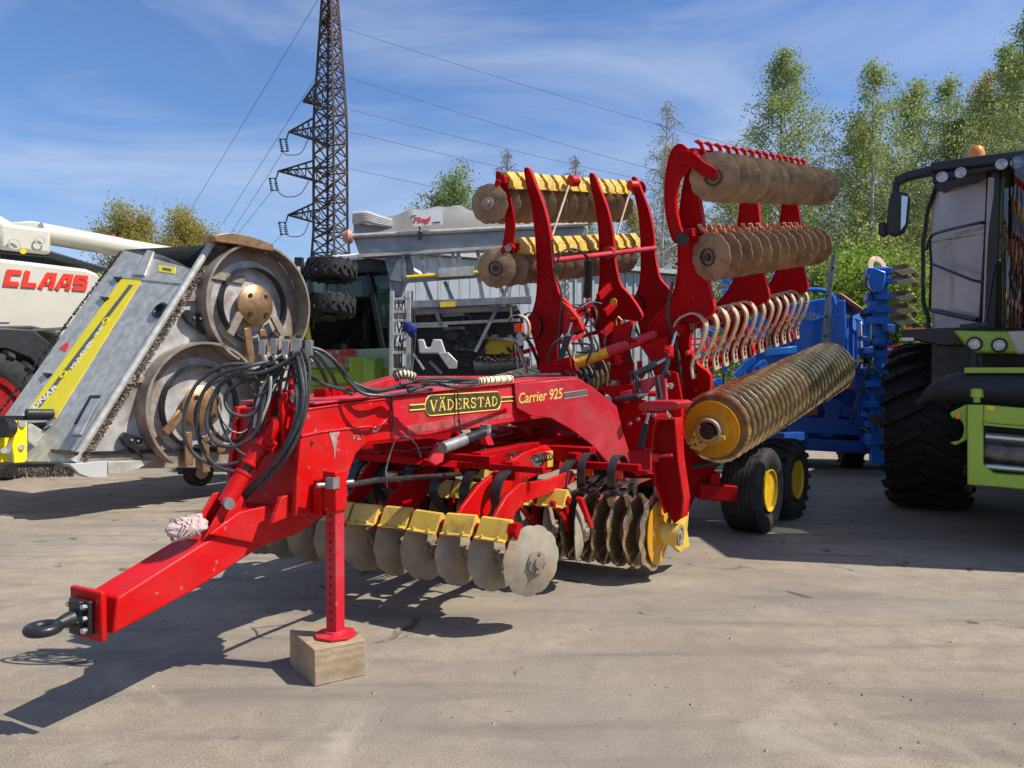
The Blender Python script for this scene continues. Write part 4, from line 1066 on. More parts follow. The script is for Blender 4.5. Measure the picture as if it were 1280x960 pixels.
# fold cylinder with yellow/red bands
q0, q1 = P(716, 456, 7.9), P(822, 418, 7.7)
ql = q1 - q0
fc = hp('fold_cylinder', MB().cyl(q0 + ql * .42, q0 + ql * .60, .058, 18).cyl(q0 + ql * .55, q1, .035, 14).cyl(q0 + ql * .56, q0 + ql * .98, .05, 16), RED_FADE)
hp('yellow_guard', MB().cyl(q0 + ql * .04, q0 + ql * .42, .055, 18), mat('yellow_red_guard', (.80, .50, .02), .4, var=.1, scale=3, dirt=.9, dirtcol=(.65, .05, .02), dscale=9), parent=fc)
hp('cylinder_base', MB().bar(P(678, 466, 8.0), q0, .16, .16), RED_DARK, bevel=.006)

# ================================================================== HOSES
def hose(pts, r=.011, n=7): return MB().tube(catmull(seg_path(pts), n), r, 8)
D = 4.35
def loop(cx, cy, rx, ry, d, ph=0.0, sk=0.0):
    out = []
    for k in range(10):
        a = ph + 2*math.pi*k/10; out.append((cx + rx*math.cos(a), cy + ry*math.sin(a) + sk*math.cos(a), d + .06*math.sin(a*1.5)))
    return out
hoses = [
 [(368, 440, D), (350, 448, D), (320, 455, D-.05), (280, 457, D-.1), (248, 478, D-.12), (231, 515, D-.14), (234, 555, D-.14), (258, 578, D-.12), (290, 580, D-.1), (318, 560, D-.05), (330, 520, D), (340, 480, D), (352, 452, D)],
 [(372, 438, D), (345, 450, D), (310, 458, D-.1), (272, 470, D-.12), (250, 500, D-.12), (248, 545, D-.1), (262, 575, D-.12), (284, 588, D-.14), (312, 586, D-.1), (335, 560, D), (345, 520, D+.05), (352, 470, D+.05), (362, 445, D)],
 [(375, 440, D-.04), (352, 455, D-.05), (325, 466, D-.08), (290, 470, D-.1), (266, 496, D-.1), (258, 530, D-.12), (272, 555, D-.12), (300, 556, D-.1), (322, 535, D-.08), (330, 500, D-.05), (345, 462, D), (366, 442, D)],
 [(360, 446, D), (330, 470, D), (300, 478, D-.05), (282, 495, D-.06), (288, 515, D-.08), (310, 520, D-.06), (326, 505, D-.04), (334, 480, D), (350, 455, D), (372, 440, D)],
 [(356, 444, D), (326, 462, D), (296, 468, D), (270, 488, D), (262, 525, D), (276, 548, D), (300, 548, D), (316, 520, D), (322, 480, D), (338, 458, D), (360, 444, D)],
 [(374, 438, D), (380, 460, D-.1), (382, 490, D-.15), (378, 520, D-.15), (360, 560, D-.15), (332, 592, D-.1), (302, 618, D-.1), (292, 624, D-.05)],
 [(370, 438, D), (376, 465, D-.12), (379, 495, D-.17), (372, 530, D-.18), (352, 568, D-.18), (326, 598, D-.12), (298, 622, D-.1)],
 [(366, 440, D), (373, 470, D-.1), (375, 505, D-.15), (364, 545, D-.16), (340, 585, D-.14), (314, 612, D-.1), (294, 626, D-.08)],
 [(362, 442, D+.05), (369, 480, D), (370, 520, D-.05), (355, 560, D-.08), (330, 600, D-.08), (305, 622, D-.06), (296, 628, D-.05)],
 [(378, 436, D), (386, 455, D-.08), (386, 480, D-.12), (383, 510, D-.14), (372, 545, D-.16), (352, 580, D-.16), (322, 610, D-.1), (300, 628, D-.06)],
 [(356, 436, D), (340, 446, D), (325, 462, D), (322, 480, D), (340, 478, D), (368, 470, D), (384, 455, D), (386, 440, D)],
 [(384, 434, D), (400, 438, D+.05), (418, 452, D+.1), (435, 476, D+.15), (455, 492, D+.2), (485, 494, D+.3), (515, 490, D+.5), (540, 487, 5.0)],
 [(386, 434, D), (405, 440, D+.05), (425, 458, D+.1), (444, 482, D+.2), (466, 490, D+.3), (500, 485, D+.5), (530, 483, 5.0)],
 [(384, 436, D), (398, 446, D+.05), (412, 464, D+.1), (424, 484, D+.2), (440, 493, D+.3)],
 [(382, 438, D), (394, 450, D+.05), (405, 470, D+.12), (414, 488, D+.25)],
 [(440, 478, D+.2), (470, 488, D+.3), (500, 482, D+.5), (530, 474, 4.9), (575, 474, 5.1), (600, 476, 5.3)],
 [(500, 480, 4.8), (540, 476, 5.0), (590, 478, 5.2), (650, 470, 5.8), (700, 468, 6.3)],
 [(510, 488, 4.8), (540, 480, 5.0), (575, 484, 5.2), (620, 476, 5.6), (670, 466, 6.2)],
 [(385, 470, D+.1), (410, 482, D+.1), (440, 488, D+.2), (470, 486, D+.4)],
 [(493, 552, 4.85), (486, 572, 4.8), (482, 592, 4.7), (484, 610, 4.7)],
 [(495, 551, 4.85), (508, 546, 4.85), (520, 556, 4.9), (526, 572, 4.95)],
]
for i, h in enumerate(hoses):
    hp('hydraulic_hose', hose(h, .0108 if i < 15 else (.011 if i < 19 else .006)), RUBBER, label='black hydraulic hose looped beside the front cylinder' if i < 5 else None)
rod = hp('hose_holder', MB().tube(catmull(seg_path([(362, 505, 4.42), (364, 480, 4.45), (366, 455, 4.48), (360, 440, 4.48)]), 4), .018, 10), RED)
cp_ = MB()
for i in range(5):
    c = P(328 + i * 14.5, 438 - (i % 2) * 2, D); cp_.bar(c + V((0, 0, -.03)), c + V((.005, 0, .055)), .038, .04, up=V((0, 1, 0)))
for i in range(5):
    c = P(330 + i * 13, 444, D - .02); cp_.cyl(c, c + V((.015, 0, -.06)), .016, 8)
hp('hose_coupler', cp_, ALU, bevel=.003)
# hanging steel chain/wire coils catching light
hp('wire_coil', MB().tube(catmull(seg_path([(318, 535, 4.3), (322, 505, 4.32), (330, 480, 4.33), (338, 470, 4.3), (336, 500, 4.3), (325, 530, 4.28), (316, 545, 4.3)]), 5), .009, 6), ZINC)

# extra thin loops and fittings in the hose tangle
hr = random.Random(21)
for k in range(3):
    cx_, cy_ = 296 + hr.uniform(-16, 16), 510 + hr.uniform(-16, 14); rx_, ry_ = hr.uniform(24, 52), hr.uniform(30, 58); sk_ = hr.uniform(-.3, .3)
    a0h = hr.uniform(-60, -20); pts = [(372, 438, D)]
    for q in range(9):
        a = R(a0h - 300 * q / 8); pts.append((cx_ + rx_ * math.cos(a) + sk_ * ry_ * math.sin(a), cy_ + ry_ * math.sin(a), D - .06 + .05 * math.sin(q)))
    pts.append((366, 442, D + .02))
    hp('hydraulic_hose', hose(pts, hr.choice((.006, .007))), RUBBER)
for k, (x, y) in enumerate(((352, 452), (340, 460), (383, 452), (378, 470), (362, 458))):
    hp('hose_tie', MB().tube([P(x, y, D - .05) + V((.035 * math.cos(t), 0, .02 * math.sin(t))) for t in [R(45 * q) for q in range(8)]], .005, 4, closed=True), BLACK)
for k, (x, y, m_) in enumerate(((330, 424, REDPRINT), (345, 423, BLUE), (359, 424, YEL_CLEAN), (373, 423, REDPRINT))):
    c = P(x, y, D); hp('coupler_cap', MB().cyl(c, c + V((.002, 0, .018)), .016, 10), DKSTEEL)
# brackets, rams, hoses and springs packed between the raised wings
cr = random.Random(5)
def ram(a, b, r=.03, m=BLACK):
    v = b - a; c_ = hp('hydraulic_ram', MB().cyl(a, a + v * .62, r, 14), m)
    hp('ram_rod', MB().cyl(a + v * .6, b, r * .45, 10), CHROME, parent=c_)
    hp('ram_eye', MB().cyl(b - V((.03, 0, 0)), b + V((.03, 0, 0)), r * .9, 12), RED_DARK, parent=c_)
ram(npt(792, 470, 4.8), npt(838, 446, 5.0), .035); ram(npt(770, 500, 4.5), npt(815, 492, 4.5), .028, DKSTEEL)
ram(npt(700, 452, 6.0), npt(716, 400, 6.1), .035); ram(npt(800, 560, 4.2), npt(812, 512, 4.3), .03)
ram(npt(826, 480, 4.9), npt(846, 412, 5.1), .03, DKSTEEL)
for k in range(16):
    x0, y0 = cr.uniform(700, 835), cr.uniform(398, 470); s_ = cr.uniform(5.0, 6.0)
    p_ = npt(x0, y0, s_); q_ = npt(x0 + cr.uniform(-26, 26), y0 + cr.uniform(14, 50), s_ + cr.uniform(-.2, .2))
    mid = p_.lerp(q_, .5) + V((cr.uniform(-.12, .12), -.05, cr.uniform(-.1, .1)))
    hp('wing_hose', MB().tube(catmull([p_, mid, q_], 6), cr.choice((.009, .012)), 6), RUBBER)
for k in range(14):
    x0, y0 = cr.uniform(706, 842), cr.uniform(404, 500); f_ = Fr(npt(x0, y0, cr.uniform(4.7, 5.4)), M.X)
    f_ = Fr(f_.o, (cr.uniform(-1, 1), 1, cr.uniform(-.3, .3)))
    hp('hinge_fitting', MB().box(f_, (0, 0, 0), (cr.uniform(.04, .12), .05, cr.uniform(.04, .12))).cyl(f_(-.08, 0, 0), f_(.08, 0, 0), .018, 8), cr.choice((RED_DARK, DKSTEEL, RED, ALU)), bevel=.003)
for k in range(8):
    x0 = 748 + 10 * k; c = npt(x0, 530 + cr.uniform(-14, 14), 4.6); hp('frame_bolt', MB().cyl(c, c - M.X * .02, .018, 6), ALU)
# compression springs under the beam
for x0, y0 in ((600, 566), (636, 572), (668, 574), (560, 574)):
    a = npt(x0, y0, 3.2); pts = [a + M.X * (.25 * q / 40) + M.Y * (.03 * math.cos(q * .9)) + V((0, 0, .03 * math.sin(q * .9))) for q in range(41)]
    hp('coil_spring', MB().tube(pts, .006, 5), DKSTEEL)
# bolt heads on arms
for (W_, us, pts_) in ((WR, (.10,), ((846, 330), (842, 372), (850, 395), (868, 372), (845, 450), (870, 488))), (WL, (.40, 1.86, 3.03), ((682, 300), (686, 340), (690, 372), (684, 420)))):
    for u in us:
        for x, y in pts_:
            h = W_.hit(x, y, 0, us[0]); p_ = W_(u, h[1], h[2]); hp('bolt_head', MB().cyl(p_, p_ - W_.X * .014, .016, 6), RED)

# ================================================================== BLOCK AND TWINE
wood = mat('sawn_timber', (.35, .255, .155), .75, var=.15, scale=5, dirt=.6, dirtcol=(.28, .22, .16), dscale=5, bump=.3, bscale=30)
def wood_fix(m):
    N, L = m.node_tree.nodes, m.node_tree.links
    b = N['Principled BSDF']; wv = N.new('ShaderNodeTexWave'); wv.wave_type = 'RINGS'; wv.rings_direction = 'X'; wv.inputs['Scale'].default_value = 14; wv.inputs['Distortion'].default_value = 3; wv.inputs['Detail'].default_value = 3
    tcn = N.new('ShaderNodeTexCoord'); L.new(tcn.outputs['Object'], wv.inputs['Vector'])
    old = b.inputs['Base Color'].links[0].from_socket; mx_ = N.new('ShaderNodeMixRGB'); mx_.blend_type = 'MULTIPLY'; mx_.inputs[0].default_value = .22
    L.new(old, mx_.inputs[1]); L.new(wv.outputs['Color'], mx_.inputs[2]); L.new(mx_.outputs[0], b.inputs['Base Color'])
wood_fix(wood)
fc_ = G(393, 859); lc_ = G(355, 832); rc_ = G(457, 844)
bfX = (rc_ - fc_); bfY = (lc_ - fc_); bl = Fr(fc_, bfX, (0, 0, 1))
wx, wy = bfX.length, abs((lc_ - fc_).dot(bl.Y))
bo = Fr(bl(wx / 2, wy / 2, 0), bl.X, (0, 0, 1))
mbk = MB().box(bo, (0, 0, .0985), (wx, wy, .197))
me = mbk.mesh('wooden_block', bo.inv); finish(me, wood)
ob = bpy.data.objects.new('wooden_block', me); COL.objects.link(ob); ob.matrix_world = bo.m
ob['label'] = 'rough sawn timber block under the foot of the red jack'; ob['category'] = 'wooden block'
m_ = ob.modifiers.new('bevel', 'BEVEL'); m_.width = .006; m_.segments = 2
# bundle of twine
tc_ = P(234, 659, 3.93)
tw = MB(); K, Q = 18, 28; vs = []; tf = Fr(tc_, M.X, (0, 0, 1))
for i in range(K + 1):
    th = math.pi * i / K
    for j in range(Q):
        ph = 2 * math.pi * j / Q; k_ = 1 + .09 * math.sin(5 * ph + 3 * th) * math.sin(th)
        vs.append(tf(.115 * math.cos(th) * k_, .065 * math.sin(th) * math.cos(ph) * k_, .052 * math.sin(th) * math.sin(ph) * k_))
tw.add(vs, [(i*Q+j, i*Q+(j+1) % Q, (i+1)*Q+(j+1) % Q, (i+1)*Q+j) for i in range(K) for j in range(Q)])
rr = random.Random(8)
for k in range(26):
    a = rr.uniform(0, math.pi); o_ = rr.uniform(-.06, .06); pts = []
    for q in range(13):
        ph = 2*math.pi*q/12; pts.append(tf(o_ * .8 + .05 * math.sin(ph + a), .068 * math.cos(ph), .056 * math.sin(ph)))
    tw.tube(pts, .0035, 4)
solo('twine_bundle', 'small bundle of white and pink twine lying on the red drawbar', 'twine', tw, CLOTH, origin=tc_)
# ================================================================== ROTARY MULCHER (left)
hub0 = P(249, 512, 10.0)
FM = Fr((hub0.x, hub0.y, 0), wing_dir(36, 0))
MU = Thing('rotary_mulcher', 'galvanised rotary mulcher folded upright with yellow lettered stripe, two bronze rotor hubs and rusty chains', 'mulcher', FM)
mp = MU.part
def fm(px, py, y=0.0): return FM(*FM.hit(px, py, 1, y))
mp('rotor_deck', MB().prism(FM, FM.trace([(262, 304), (300, 300), (345, 322), (366, 360), (371, 420), (362, 500), (345, 566), (95, 580), (92, 576)], 1, 0), 1, 0, .10), ROTOR, bevel=.004)
def housing(cx, cy, ro, ri, a0, a1, yw=-.24):
    c = FM.hit(cx, cy, 1, 0); q = MB(); q2 = MB(); q3 = MB(); N = 46
    for r_, w_, t_, tgt, y0 in ((ro, .24, .03, q, yw/2), (ri, .13, .012, q2, -.065)):
        pth = []
        for k in range(N + 1):
            a = R(a0) + R(a1 - a0) * k / N if r_ == ro else 2*math.pi*k/N
            pth.append(FM(c[0] + r_ * math.cos(a), y0, c[2] + r_ * math.sin(a)))
        tgt.strip(pth, FM.Y, w_, t_)
    mp('rotor_housing_wall', q, BROWNED, angle=50)
    mp('rotor_inner_ring', q2, DKSTEEL, angle=50)
    # annular worn band
    pf = [(-.004, ri + .10), (-.012, ri + .12), (-.012, ro - .04), (-.004, ro - .02), (.0, ro - .02), (.0, ri + .10)]
    mp('worn_rotor_path', MB().lathe(FM(c[0], 0, c[2]), -FM.Y, [(-x, r) for x, r in pf], 56), BROWNED)
    h = mp('rotor_hub', MB().lathe(FM(c[0], -.10, c[2]), -FM.Y, [(-.10, 0), (-.10, .22), (0, .27), (.02, .27), (.05, .22), (.08, .12), (.088, 0)], 40, closed=False), BRONZE)
    hb = MB()
    for k in range(4):
        a = math.pi/4 + k*math.pi/2; p_ = FM(c[0] + .17*math.cos(a), -.168, c[2] + .17*math.sin(a)); hb.cyl(p_, p_ - FM.Y * .012, .028, 12)
    mp('hub_bolt_hole', hb, BLACK, parent=h)
    return c
cu = housing(313, 382, .80, .50, -60, 245)
cl = housing(247, 508, .80, .52, -10, 235)
for pts in (((300, 392), (287, 418)), ((308, 410), (314, 450)), ((341, 395), (353, 418)), ((327, 412), (333, 440)), ((226, 516), (206, 541)), ((234, 540), (236, 582)), ((255, 545), (257, 590)), ((268, 540), (277, 565))):
    a, b = fm(*pts[0], -.10), fm(*pts[1], -.12)
    mp('rotor_blade', MB().bar(a, b, .10, .05, up=FM.Y), BRONZE if pts[0][1] > 400 else BROWNED, bevel=.004)
wb = MB().bar(fm(300, 372, -.02), fm(262, 345, -.02), .07, .03, up=FM.Y).bar(fm(300, 372, -.02), fm(349, 352, -.02), .05, .03, up=FM.Y)
mp('deck_rib', MB().bar(fm(262, 343, -.02), fm(305, 350, -.02), .10, .03, up=FM.Y), BROWNED)
mp('top_wear_plate', MB().prism(FM, FM.trace([(267, 294), (290, 291), (318, 297), (341, 306), (341, 314), (318, 310), (300, 306), (270, 302)], 1, -.26), 1, -.27, .02), BRONZE, bevel=.005)
for (x, y) in ((241, 399), (163, 552)):
    mp('blade_stop', MB().prism(FM, FM.trace([(x - 14, y - 6), (x - 9, y - 12), (x + 12, y - 4), (x + 13, y + 2), (x + 4, y + 3), (x + 14, y + 20), (x + 4, y + 12), (x - 8, y + 4)], 1, -.05), 1, -.10, -.03), BLACK, bevel=.003)
    mp('stop_bolt', MB().cyl(fm(x + 2, y - 2, -.10), fm(x + 2, y - 2, -.12), .014, 8).cyl(fm(x + 10, y - 1, -.10), fm(x + 10, y - 1, -.12), .014, 8), CHROME)
for (x, y) in ((234, 372), (167, 474)):
    mp('latch_eye', MB().prism(FM, FM.trace([(x - 8, y - 5), (x + 16, y - 3), (x + 16, y + 4), (x - 8, y + 5)], 1, -.02), 1, -.05, -.01), BROWNED, bevel=.003)
mp('lower_frame_beam', MB().prism(FM, FM.trace([(95, 566), (372, 560), (372, 580), (95, 588)], 1, -.02), 1, -.04, .5), BROWNED, bevel=.006)
mp('lower_frame_lip', MB().prism(FM, FM.trace([(92, 565), (372, 558), (372, 562), (92, 569)], 1, -.05), 1, -.07, .5), BLACK)
mp('skid_shoe', MB().prism(FM, FM.trace([(86, 580), (133, 576), (133, 597), (112, 597), (98, 592)], 1, -.08), 1, -.10, .10), GREYPANEL, bevel=.004)
mp('skid_shoe', MB().prism(FM, FM.trace([(134, 577), (190, 575), (172, 586), (150, 592), (134, 592)], 1, -.06), 1, -.08, .12), ZINC, bevel=.004)
# deck with stripe
Bp, Tp = fm(92, 580), fm(262, 304)
hdir = V((math.sin(R(-62)), math.cos(R(-62)), .05))
FD = Fr(Bp, Tp - Bp, hdir)
def fd(px, py, y=0.0): return FD(*FD.hit(px, py, 1, y))
def dpl(nm, pts, y0, y1, m, **k): return mp(nm, MB().prism(FD, FD.trace(pts, 1, y0), 1, y0, y1), m, **k)
dpl('sloped_deck_panel', [(153, 312), (200, 318), (222, 326), (240, 336), (258, 306), (92, 577), (-12, 577), (-12, 545)], 0, .06, ZINC, bevel=.004)
dpl('deck_seam_ridge', [(152, 343), (232, 352), (231, 355), (152, 347)], -.012, 0, ZINC)
dpl('deck_rib', [(166, 343), (184, 312), (192, 314), (180, 344)], -.03, 0, ZINC, bevel=.004)
stp = dpl('name_stripe', [(154, 345), (179, 347), (70, 522), (28, 522)], -.006, 0, STICKER)
s3 = MB()
a0_, a1_ = fd(164, 356, -.008), fd(48, 508, -.008)
uu = (a1_ - a0_).normalized(); Fs = Fr(a0_, uu, FD.X.cross(FD.Y))
s3.box(Fr(fd(164, 356, -.008), fd(48, 508, -.008) - fd(164, 356, -.008), FD.Y), (((a1_-a0_).length)/2, 0, 0), ((a1_-a0_).length, .085, .003))
mp('stripe_band', s3, GREYPRINT, parent=stp)
def deck_text(t, ax_, ay_, bx_, by_, h, m):
    a, b = fd(ax_, ay_, -.012), fd(bx_, by_, -.012)
    f_ = Fr(a, b - a, FD.Z)
    return mp('stripe_lettering', text_mb(t, f_, 1, offset=.03, depth=.004, width=(b - a).length, height=h), m, parent=stp)
deck_text('MULCHER', 91, 461, 117, 426, .068, WHITE)
deck_text('MZ 4500', 119, 421, 130, 405, .035, WHITE)
deck_text('BEDNAR', 31, 524, 73, 484, .105, WHITE)
for x, y in ((79, 468), (132, 401)):
    mp('stripe_emblem', MB().lathe(fd(x, y, -.012), -FD.Y, [(0, .03), (.004, .03), (.004, .055), (0, .055)], 20), STICKER, parent=stp)
dpl('warning_sticker', [(198, 331), (219, 334), (218, 342), (198, 339)], -.006, 0, STICKER)
dpl('sticker_print', [(203, 334), (214, 336), (214, 339), (203, 337)], -.009, -.006, GREYPRINT)
dpl('red_sticker', [(74, 435), (84, 427), (86, 432), (82, 439)], -.006, 0, REDPRINT)
mp('deck_access_port', MB().lathe(fd(200, 388, -.01), -FD.Y, [(0, 0), (0, .11), (.02, .11), (.03, .08), (.0, .07), (0, 0)], 20, closed=False), BLACK)
dpl('deck_recess_shade', [(112, 494), (126, 494), (104, 532), (92, 530)], -.006, 0, PLASTIC)  # flat black patch stands in for shadow in the deck
mp('recess_arm', MB().bar(fd(120, 500, -.05), fd(96, 545, -.2), .10, .05), ZINC_DARK, bevel=.006)
mp('deck_edge_pipe', MB().cyl(fd(92, 577, -.03), fd(265, 303, -.03), .045, 14), ZINC)
# chain curtains: many small links
def chain_strip(p0, p1, out, n, w, r, mat_, nm):
    q = MB(); rr_ = random.Random(n); dv = p1 - p0; u_ = dv.normalized()
    for i in range(n):
        c = p0 + dv * ((i + .5) / n)
        for j in range(4):
            cc = c + out * (w * (j + .5) / 4) + u_ * rr_.uniform(-.01, .01) + V((0, rr_.uniform(-.02, .02), 0))
            d1 = (out + u_ * rr_.choice((-.6, .6))).normalized(); d2 = d1.cross(V((rr_.uniform(-1, 1), rr_.uniform(-1, 1), rr_.uniform(-1, 1)))).normalized()
            pts = [cc + d1 * r * 1.5 * math.cos(a) + d2 * r * math.sin(a) for a in (0, 1.57, 3.14, 4.71)]
            q.tube(pts, r * .38, 4, closed=True)
    mp(nm, q, mat_, stuff=True, angle=80)
outv = (FM.X - FM.Y * .6).normalized()
chain_strip(fm(97, 575, -.02), fm(265, 309, -.02), outv, 78, .10, .017, CHAIN, 'chain_curtain')
hL = (fd(140, 312, 0) - fd(153, 312, 0)).normalized()
chain_strip(fd(-4, 522, -.01), fd(153, 314, -.01), hL, 100, .045, .011, DKSTEEL, 'edge_chain_curtain')
chain_strip(fd(-10, 586, -.01), fd(92, 584, -.01), V((0, 0, -1)), 60, .10, .014, CHAIN, 'lower_chain_curtain')
for x, y in ((128, 348), (112, 373), (40, 468)): mp('edge_clip', MB().prism(FD, FD.trace([(x + 13, y - 2), (x + 24, y - 1), (x + 18, y + 4)], 1, -.02), 1, -.03, 0), BLACK)
# front yellow linkage
YF = FM.loc(fd(20, 560, 0))[1] - .35
def ypl(nm, pts, y0, th, m, **k): return mp(nm, MB().prism(FM, FM.trace(pts, 1, y0), 1, y0, y0 + th), m, bevel=.005, **k)
ypl('yellow_link_plate', [(24, 526), (34, 527), (34, 574), (31, 578), (18, 579), (15, 556)], YF, .05, STICKER)
ypl('yellow_headstock', [(-30, 560), (-4, 548), (10, 528), (24, 526), (18, 545), (6, 560), (14, 577), (-30, 580)], YF + .12, .12, STICKER)
ypl('zinc_gusset', [(35, 527), (84, 556), (80, 566), (50, 575), (46, 560), (35, 552)], YF + .02, .02, ZINC)
ypl('zinc_foot_plate', [(36, 577), (52, 572), (92, 562), (95, 580), (40, 580)], YF + .02, .3, ZINC)
mp('linkage_pin', MB().cyl(fm(28, 530, YF - .02), fm(28, 530, YF), .04, 12).cyl(fm(27, 559, YF - .02), fm(27, 559, YF), .032, 12).cyl(fm(5, 563, YF), fm(5, 563, YF + .1), .035, 12), ZINC)
mp('foam_handle', MB().cyl(fm(33, 517, YF), fm(66, 517, YF), .055, 14), PLASTIC)
hm_ = MB(); hm_.bar(fm(-20, 522, YF), fm(112, 523, YF + .1), .03, .05); hm_.cyl(fm(36, 533, YF + .1), fm(110, 528, YF + .2), .04, 10); hm_.cyl(fm(60, 540, YF + .2), fm(92, 536, YF + .2), .05, 12); hm_.bar(fm(60, 536, YF+.3), fm(100, 556, YF + .3), .2, .14)
hm_.tube(catmull([fm(55, 536, YF), fm(68, 530, YF), (fm(84, 535, YF)), fm(94, 545, YF)], 5), .02, 6); hm_.cyl(fm(1, 535, YF), fm(12, 535, YF + .05), .11, 16)
mp('hydraulic_parts', hm_, BLACK)
sw = mp('support_wheel', tyre_mb(P(248, 590, 10.6) * 1.0, FM.Y, .19, .16), TYRE); mp('wheel_hub', MB().cyl(P(248, 590, 10.6) - FM.Y * .09, P(248, 590, 10.6) + FM.Y * .05, .09, 14), BROWNED, parent=sw)
# folded depth wheels of the far wing seen edge-on, with their post
for (x0, x1, y0, y1) in ((385, 444, 325, 351), (383, 442, 369, 395)):
    d_ = 11.6; c = P((x0 + x1)/2, (y0 + y1)/2, d_); rr_ = (x1 - x0)/2 * d_/FPX; w_ = (y1 - y0) * d_/FPX * .96
    tv = (V((.02, .10, 1))).normalized()
    wh = mp('depth_wheel', tyre_mb(c, tv, rr_, w_, lugs=16), TYRE)
    mp('wheel_hub', MB().cyl(c - tv * w_ * .55, c + tv * w_ * .55, rr_ * .25, 12), BLACK, parent=wh)
wp = MB().bar(P(374, 322, 11.7), P(374, 438, 11.7), .10, .12); wp.bar(P(366, 336, 11.6), P(398, 338, 11.7), .10, .08); wp.bar(P(374, 382, 11.7), P(398, 383, 11.7), .10, .08)
mp('wheel_arm', wp, BLACK, bevel=.005)
mp('yellow_lock_bar', MB().bar(P(378, 375, 11.5), P(386, 428, 11.4), .07, .05), STICKER)
mp('white_reflector', MB().cyl(P(362, 342, 11.4), P(375, 341, 11.4), .09, 14), GREYPANEL)
mp('far_wing_deck', MB().prism(FM, [(.3, .6), (1.9, .6), (2.3, 1.6), (2.0, 2.2), (.6, 2.2)], 1, .9, 1.0), ZINC_DARK)
chain_strip(P(370, 355, 11.3), P(372, 436, 11.3), V((1, 0, 0)), 40, .10, .018, DKSTEEL, 'far_chain_curtain')
mp('transport_frame', MB().bar(FM(-1.0, .5, .7), FM(2.0, .5, .7), .3, .3).bar(FM(.5, .5, .7), FM(.5, 1.2, .3), .2, .2), BLACK)

# ================================================================== WHITE COMBINE (left)
oc = P(60, 465, 12.6)
FC = Fr((oc.x, oc.y, 0), wing_dir(39, 0))
CW_ = Thing('combine_harvester', 'cream white combine with red lettering and unloading auger, behind the mulcher', 'combine harvester', FC)
cpn = CW_.part
def fcx(px, py, y=0.0): return FC(*FC.hit(px, py, 1, y))
def cpl(nm, pts, y0, th, m, **k): return cpn(nm, MB().prism(FC, FC.trace(pts, 1, y0), 1, y0, y0 + th), m, bevel=k.pop('bevel', .02), **k)
cpl('side_panel', [(-160, 300), (0, 323), (60, 330), (108, 336), (128, 344), (160, 352), (160, 500), (90, 470), (72, 418), (40, 411), (-40, 411), (-90, 440), (-160, 520)], 0, 2.6, WHITEP, bevel=.05)
cpl('panel_seam', [(40, 411), (76, 409), (100, 405), (100, 407.5), (76, 412), (40, 414)], -.012, .012, GREYPRINT, bevel=0)
cpl('panel_recess', [(-40, 402.5), (12, 402.5), (12, 404), (-40, 404)], -.01, .01, GREYPRINT, bevel=0)
cpl('wheel_arch', [(-90, 440), (-40, 409), (8, 410), (42, 412), (72, 436), (90, 470), (60, 474), (38, 448), (8, 436), (-40, 436), (-70, 460)], -.14, .5, PLASTIC)
a_, b_ = fcx(5, 357.5, -.02), fcx(112, 364.5, -.02)
cpn('maker_lettering', block_word('CLAAS', Fr(a_, b_ - a_, (0, 0, 1)), 0, 0, (b_ - a_).length * .98, .262, slant=.3), REDPRINT)
cpl('green_corner', [(122, 341), (135, 346), (130, 352)], -.01, .02, GREEN, bevel=0)
for x0, y0, x1, y1, r_, nm, m_ in ((50, 291, 150, 309, .17, 'unloading_auger', WHITEP), (150, 309, 262, 327, .16, 'unloading_auger_tube', WHITEP)):
    cpn(nm, MB().cyl(fcx(x0, y0, .5), fcx(x1, y1, .5), r_, 24), m_)
cpn('auger_elbow', MB().cyl(fcx(-60, 262, .7), fcx(5, 300, .6), .30, 24).box(Fr(fcx(27, 300, .5), FC.X), (0, 0, 0), (.75, .4, .42)), WHITEP, bevel=.06)
e_ = MB()
for x, y, r_ in ((18, 305, .09), (50, 301, .08)): e_.lathe(fcx(x, y, .25), -FC.Y, [(0, r_), (.02, r_), (.02, r_ - .02), (0, r_ - .02)], 24)
cpn('elbow_cover_ring', e_, GREYPANEL)
cpn('round_sticker', MB().cyl(fcx(29, 314, .28), fcx(29, 314, .27), .045, 14), STICKER)
cpl('top_hatch', [(10, 278), (40, 276), (108, 289), (112, 300), (60, 292), (10, 284)], 1.2, 1.0, WHITEP)
cpl('roof_grille', [(108, 292), (160, 299), (200, 308), (258, 322), (258, 330), (108, 300)], 1.6, .8, BLACK)
cpl('cross_deck', [(-60, 312), (60, 322), (130, 340), (130, 334), (60, 312), (-60, 300)], .4, 1.4, BLACK)
tc2 = fcx(-38, 516, .1); tc2.z = 1.0
t_ = cpn('front_tyre', tyre_mb(tc2, FC.Y, tc2.z, .75, lugs=20), TYRE)
cpn('wheel_rim', MB().lathe(tc2 - FC.Y * .36, -FC.Y, [(0, 0), (0, .60), (.06, .64), (.05, .56), (-.08, .55), (-.1, .1), (-.05, 0)], 30, closed=False), mat('dark_red_rim', (.30, .01, .012), .4), parent=t_)
tc3 = tc2 + FC.X * 4.2
t_ = cpn('rear_tyre', tyre_mb(V((tc3.x, tc3.y, .6)), FC.Y, .6, .5, lugs=18), TYRE)
for q in (0, 1): 
    cc = (tc2 if q == 0 else tc3) + FC.Y * 2.6; rr_ = tc2.z if q == 0 else .6
    cpn('far_tyre', tyre_mb(V((cc.x, cc.y, rr_)), FC.Y, rr_, .6, lugs=18), TYRE)
cpn('chassis', MB().box(FC, (1.2, 1.4, 1.1), (6, 1.6, .6)), BLACK)
cpn('red_beacon_mount', MB().bar(fcx(139, 300, 1.2), fcx(139, 293, 1.2), .12, .1), REDPRINT)

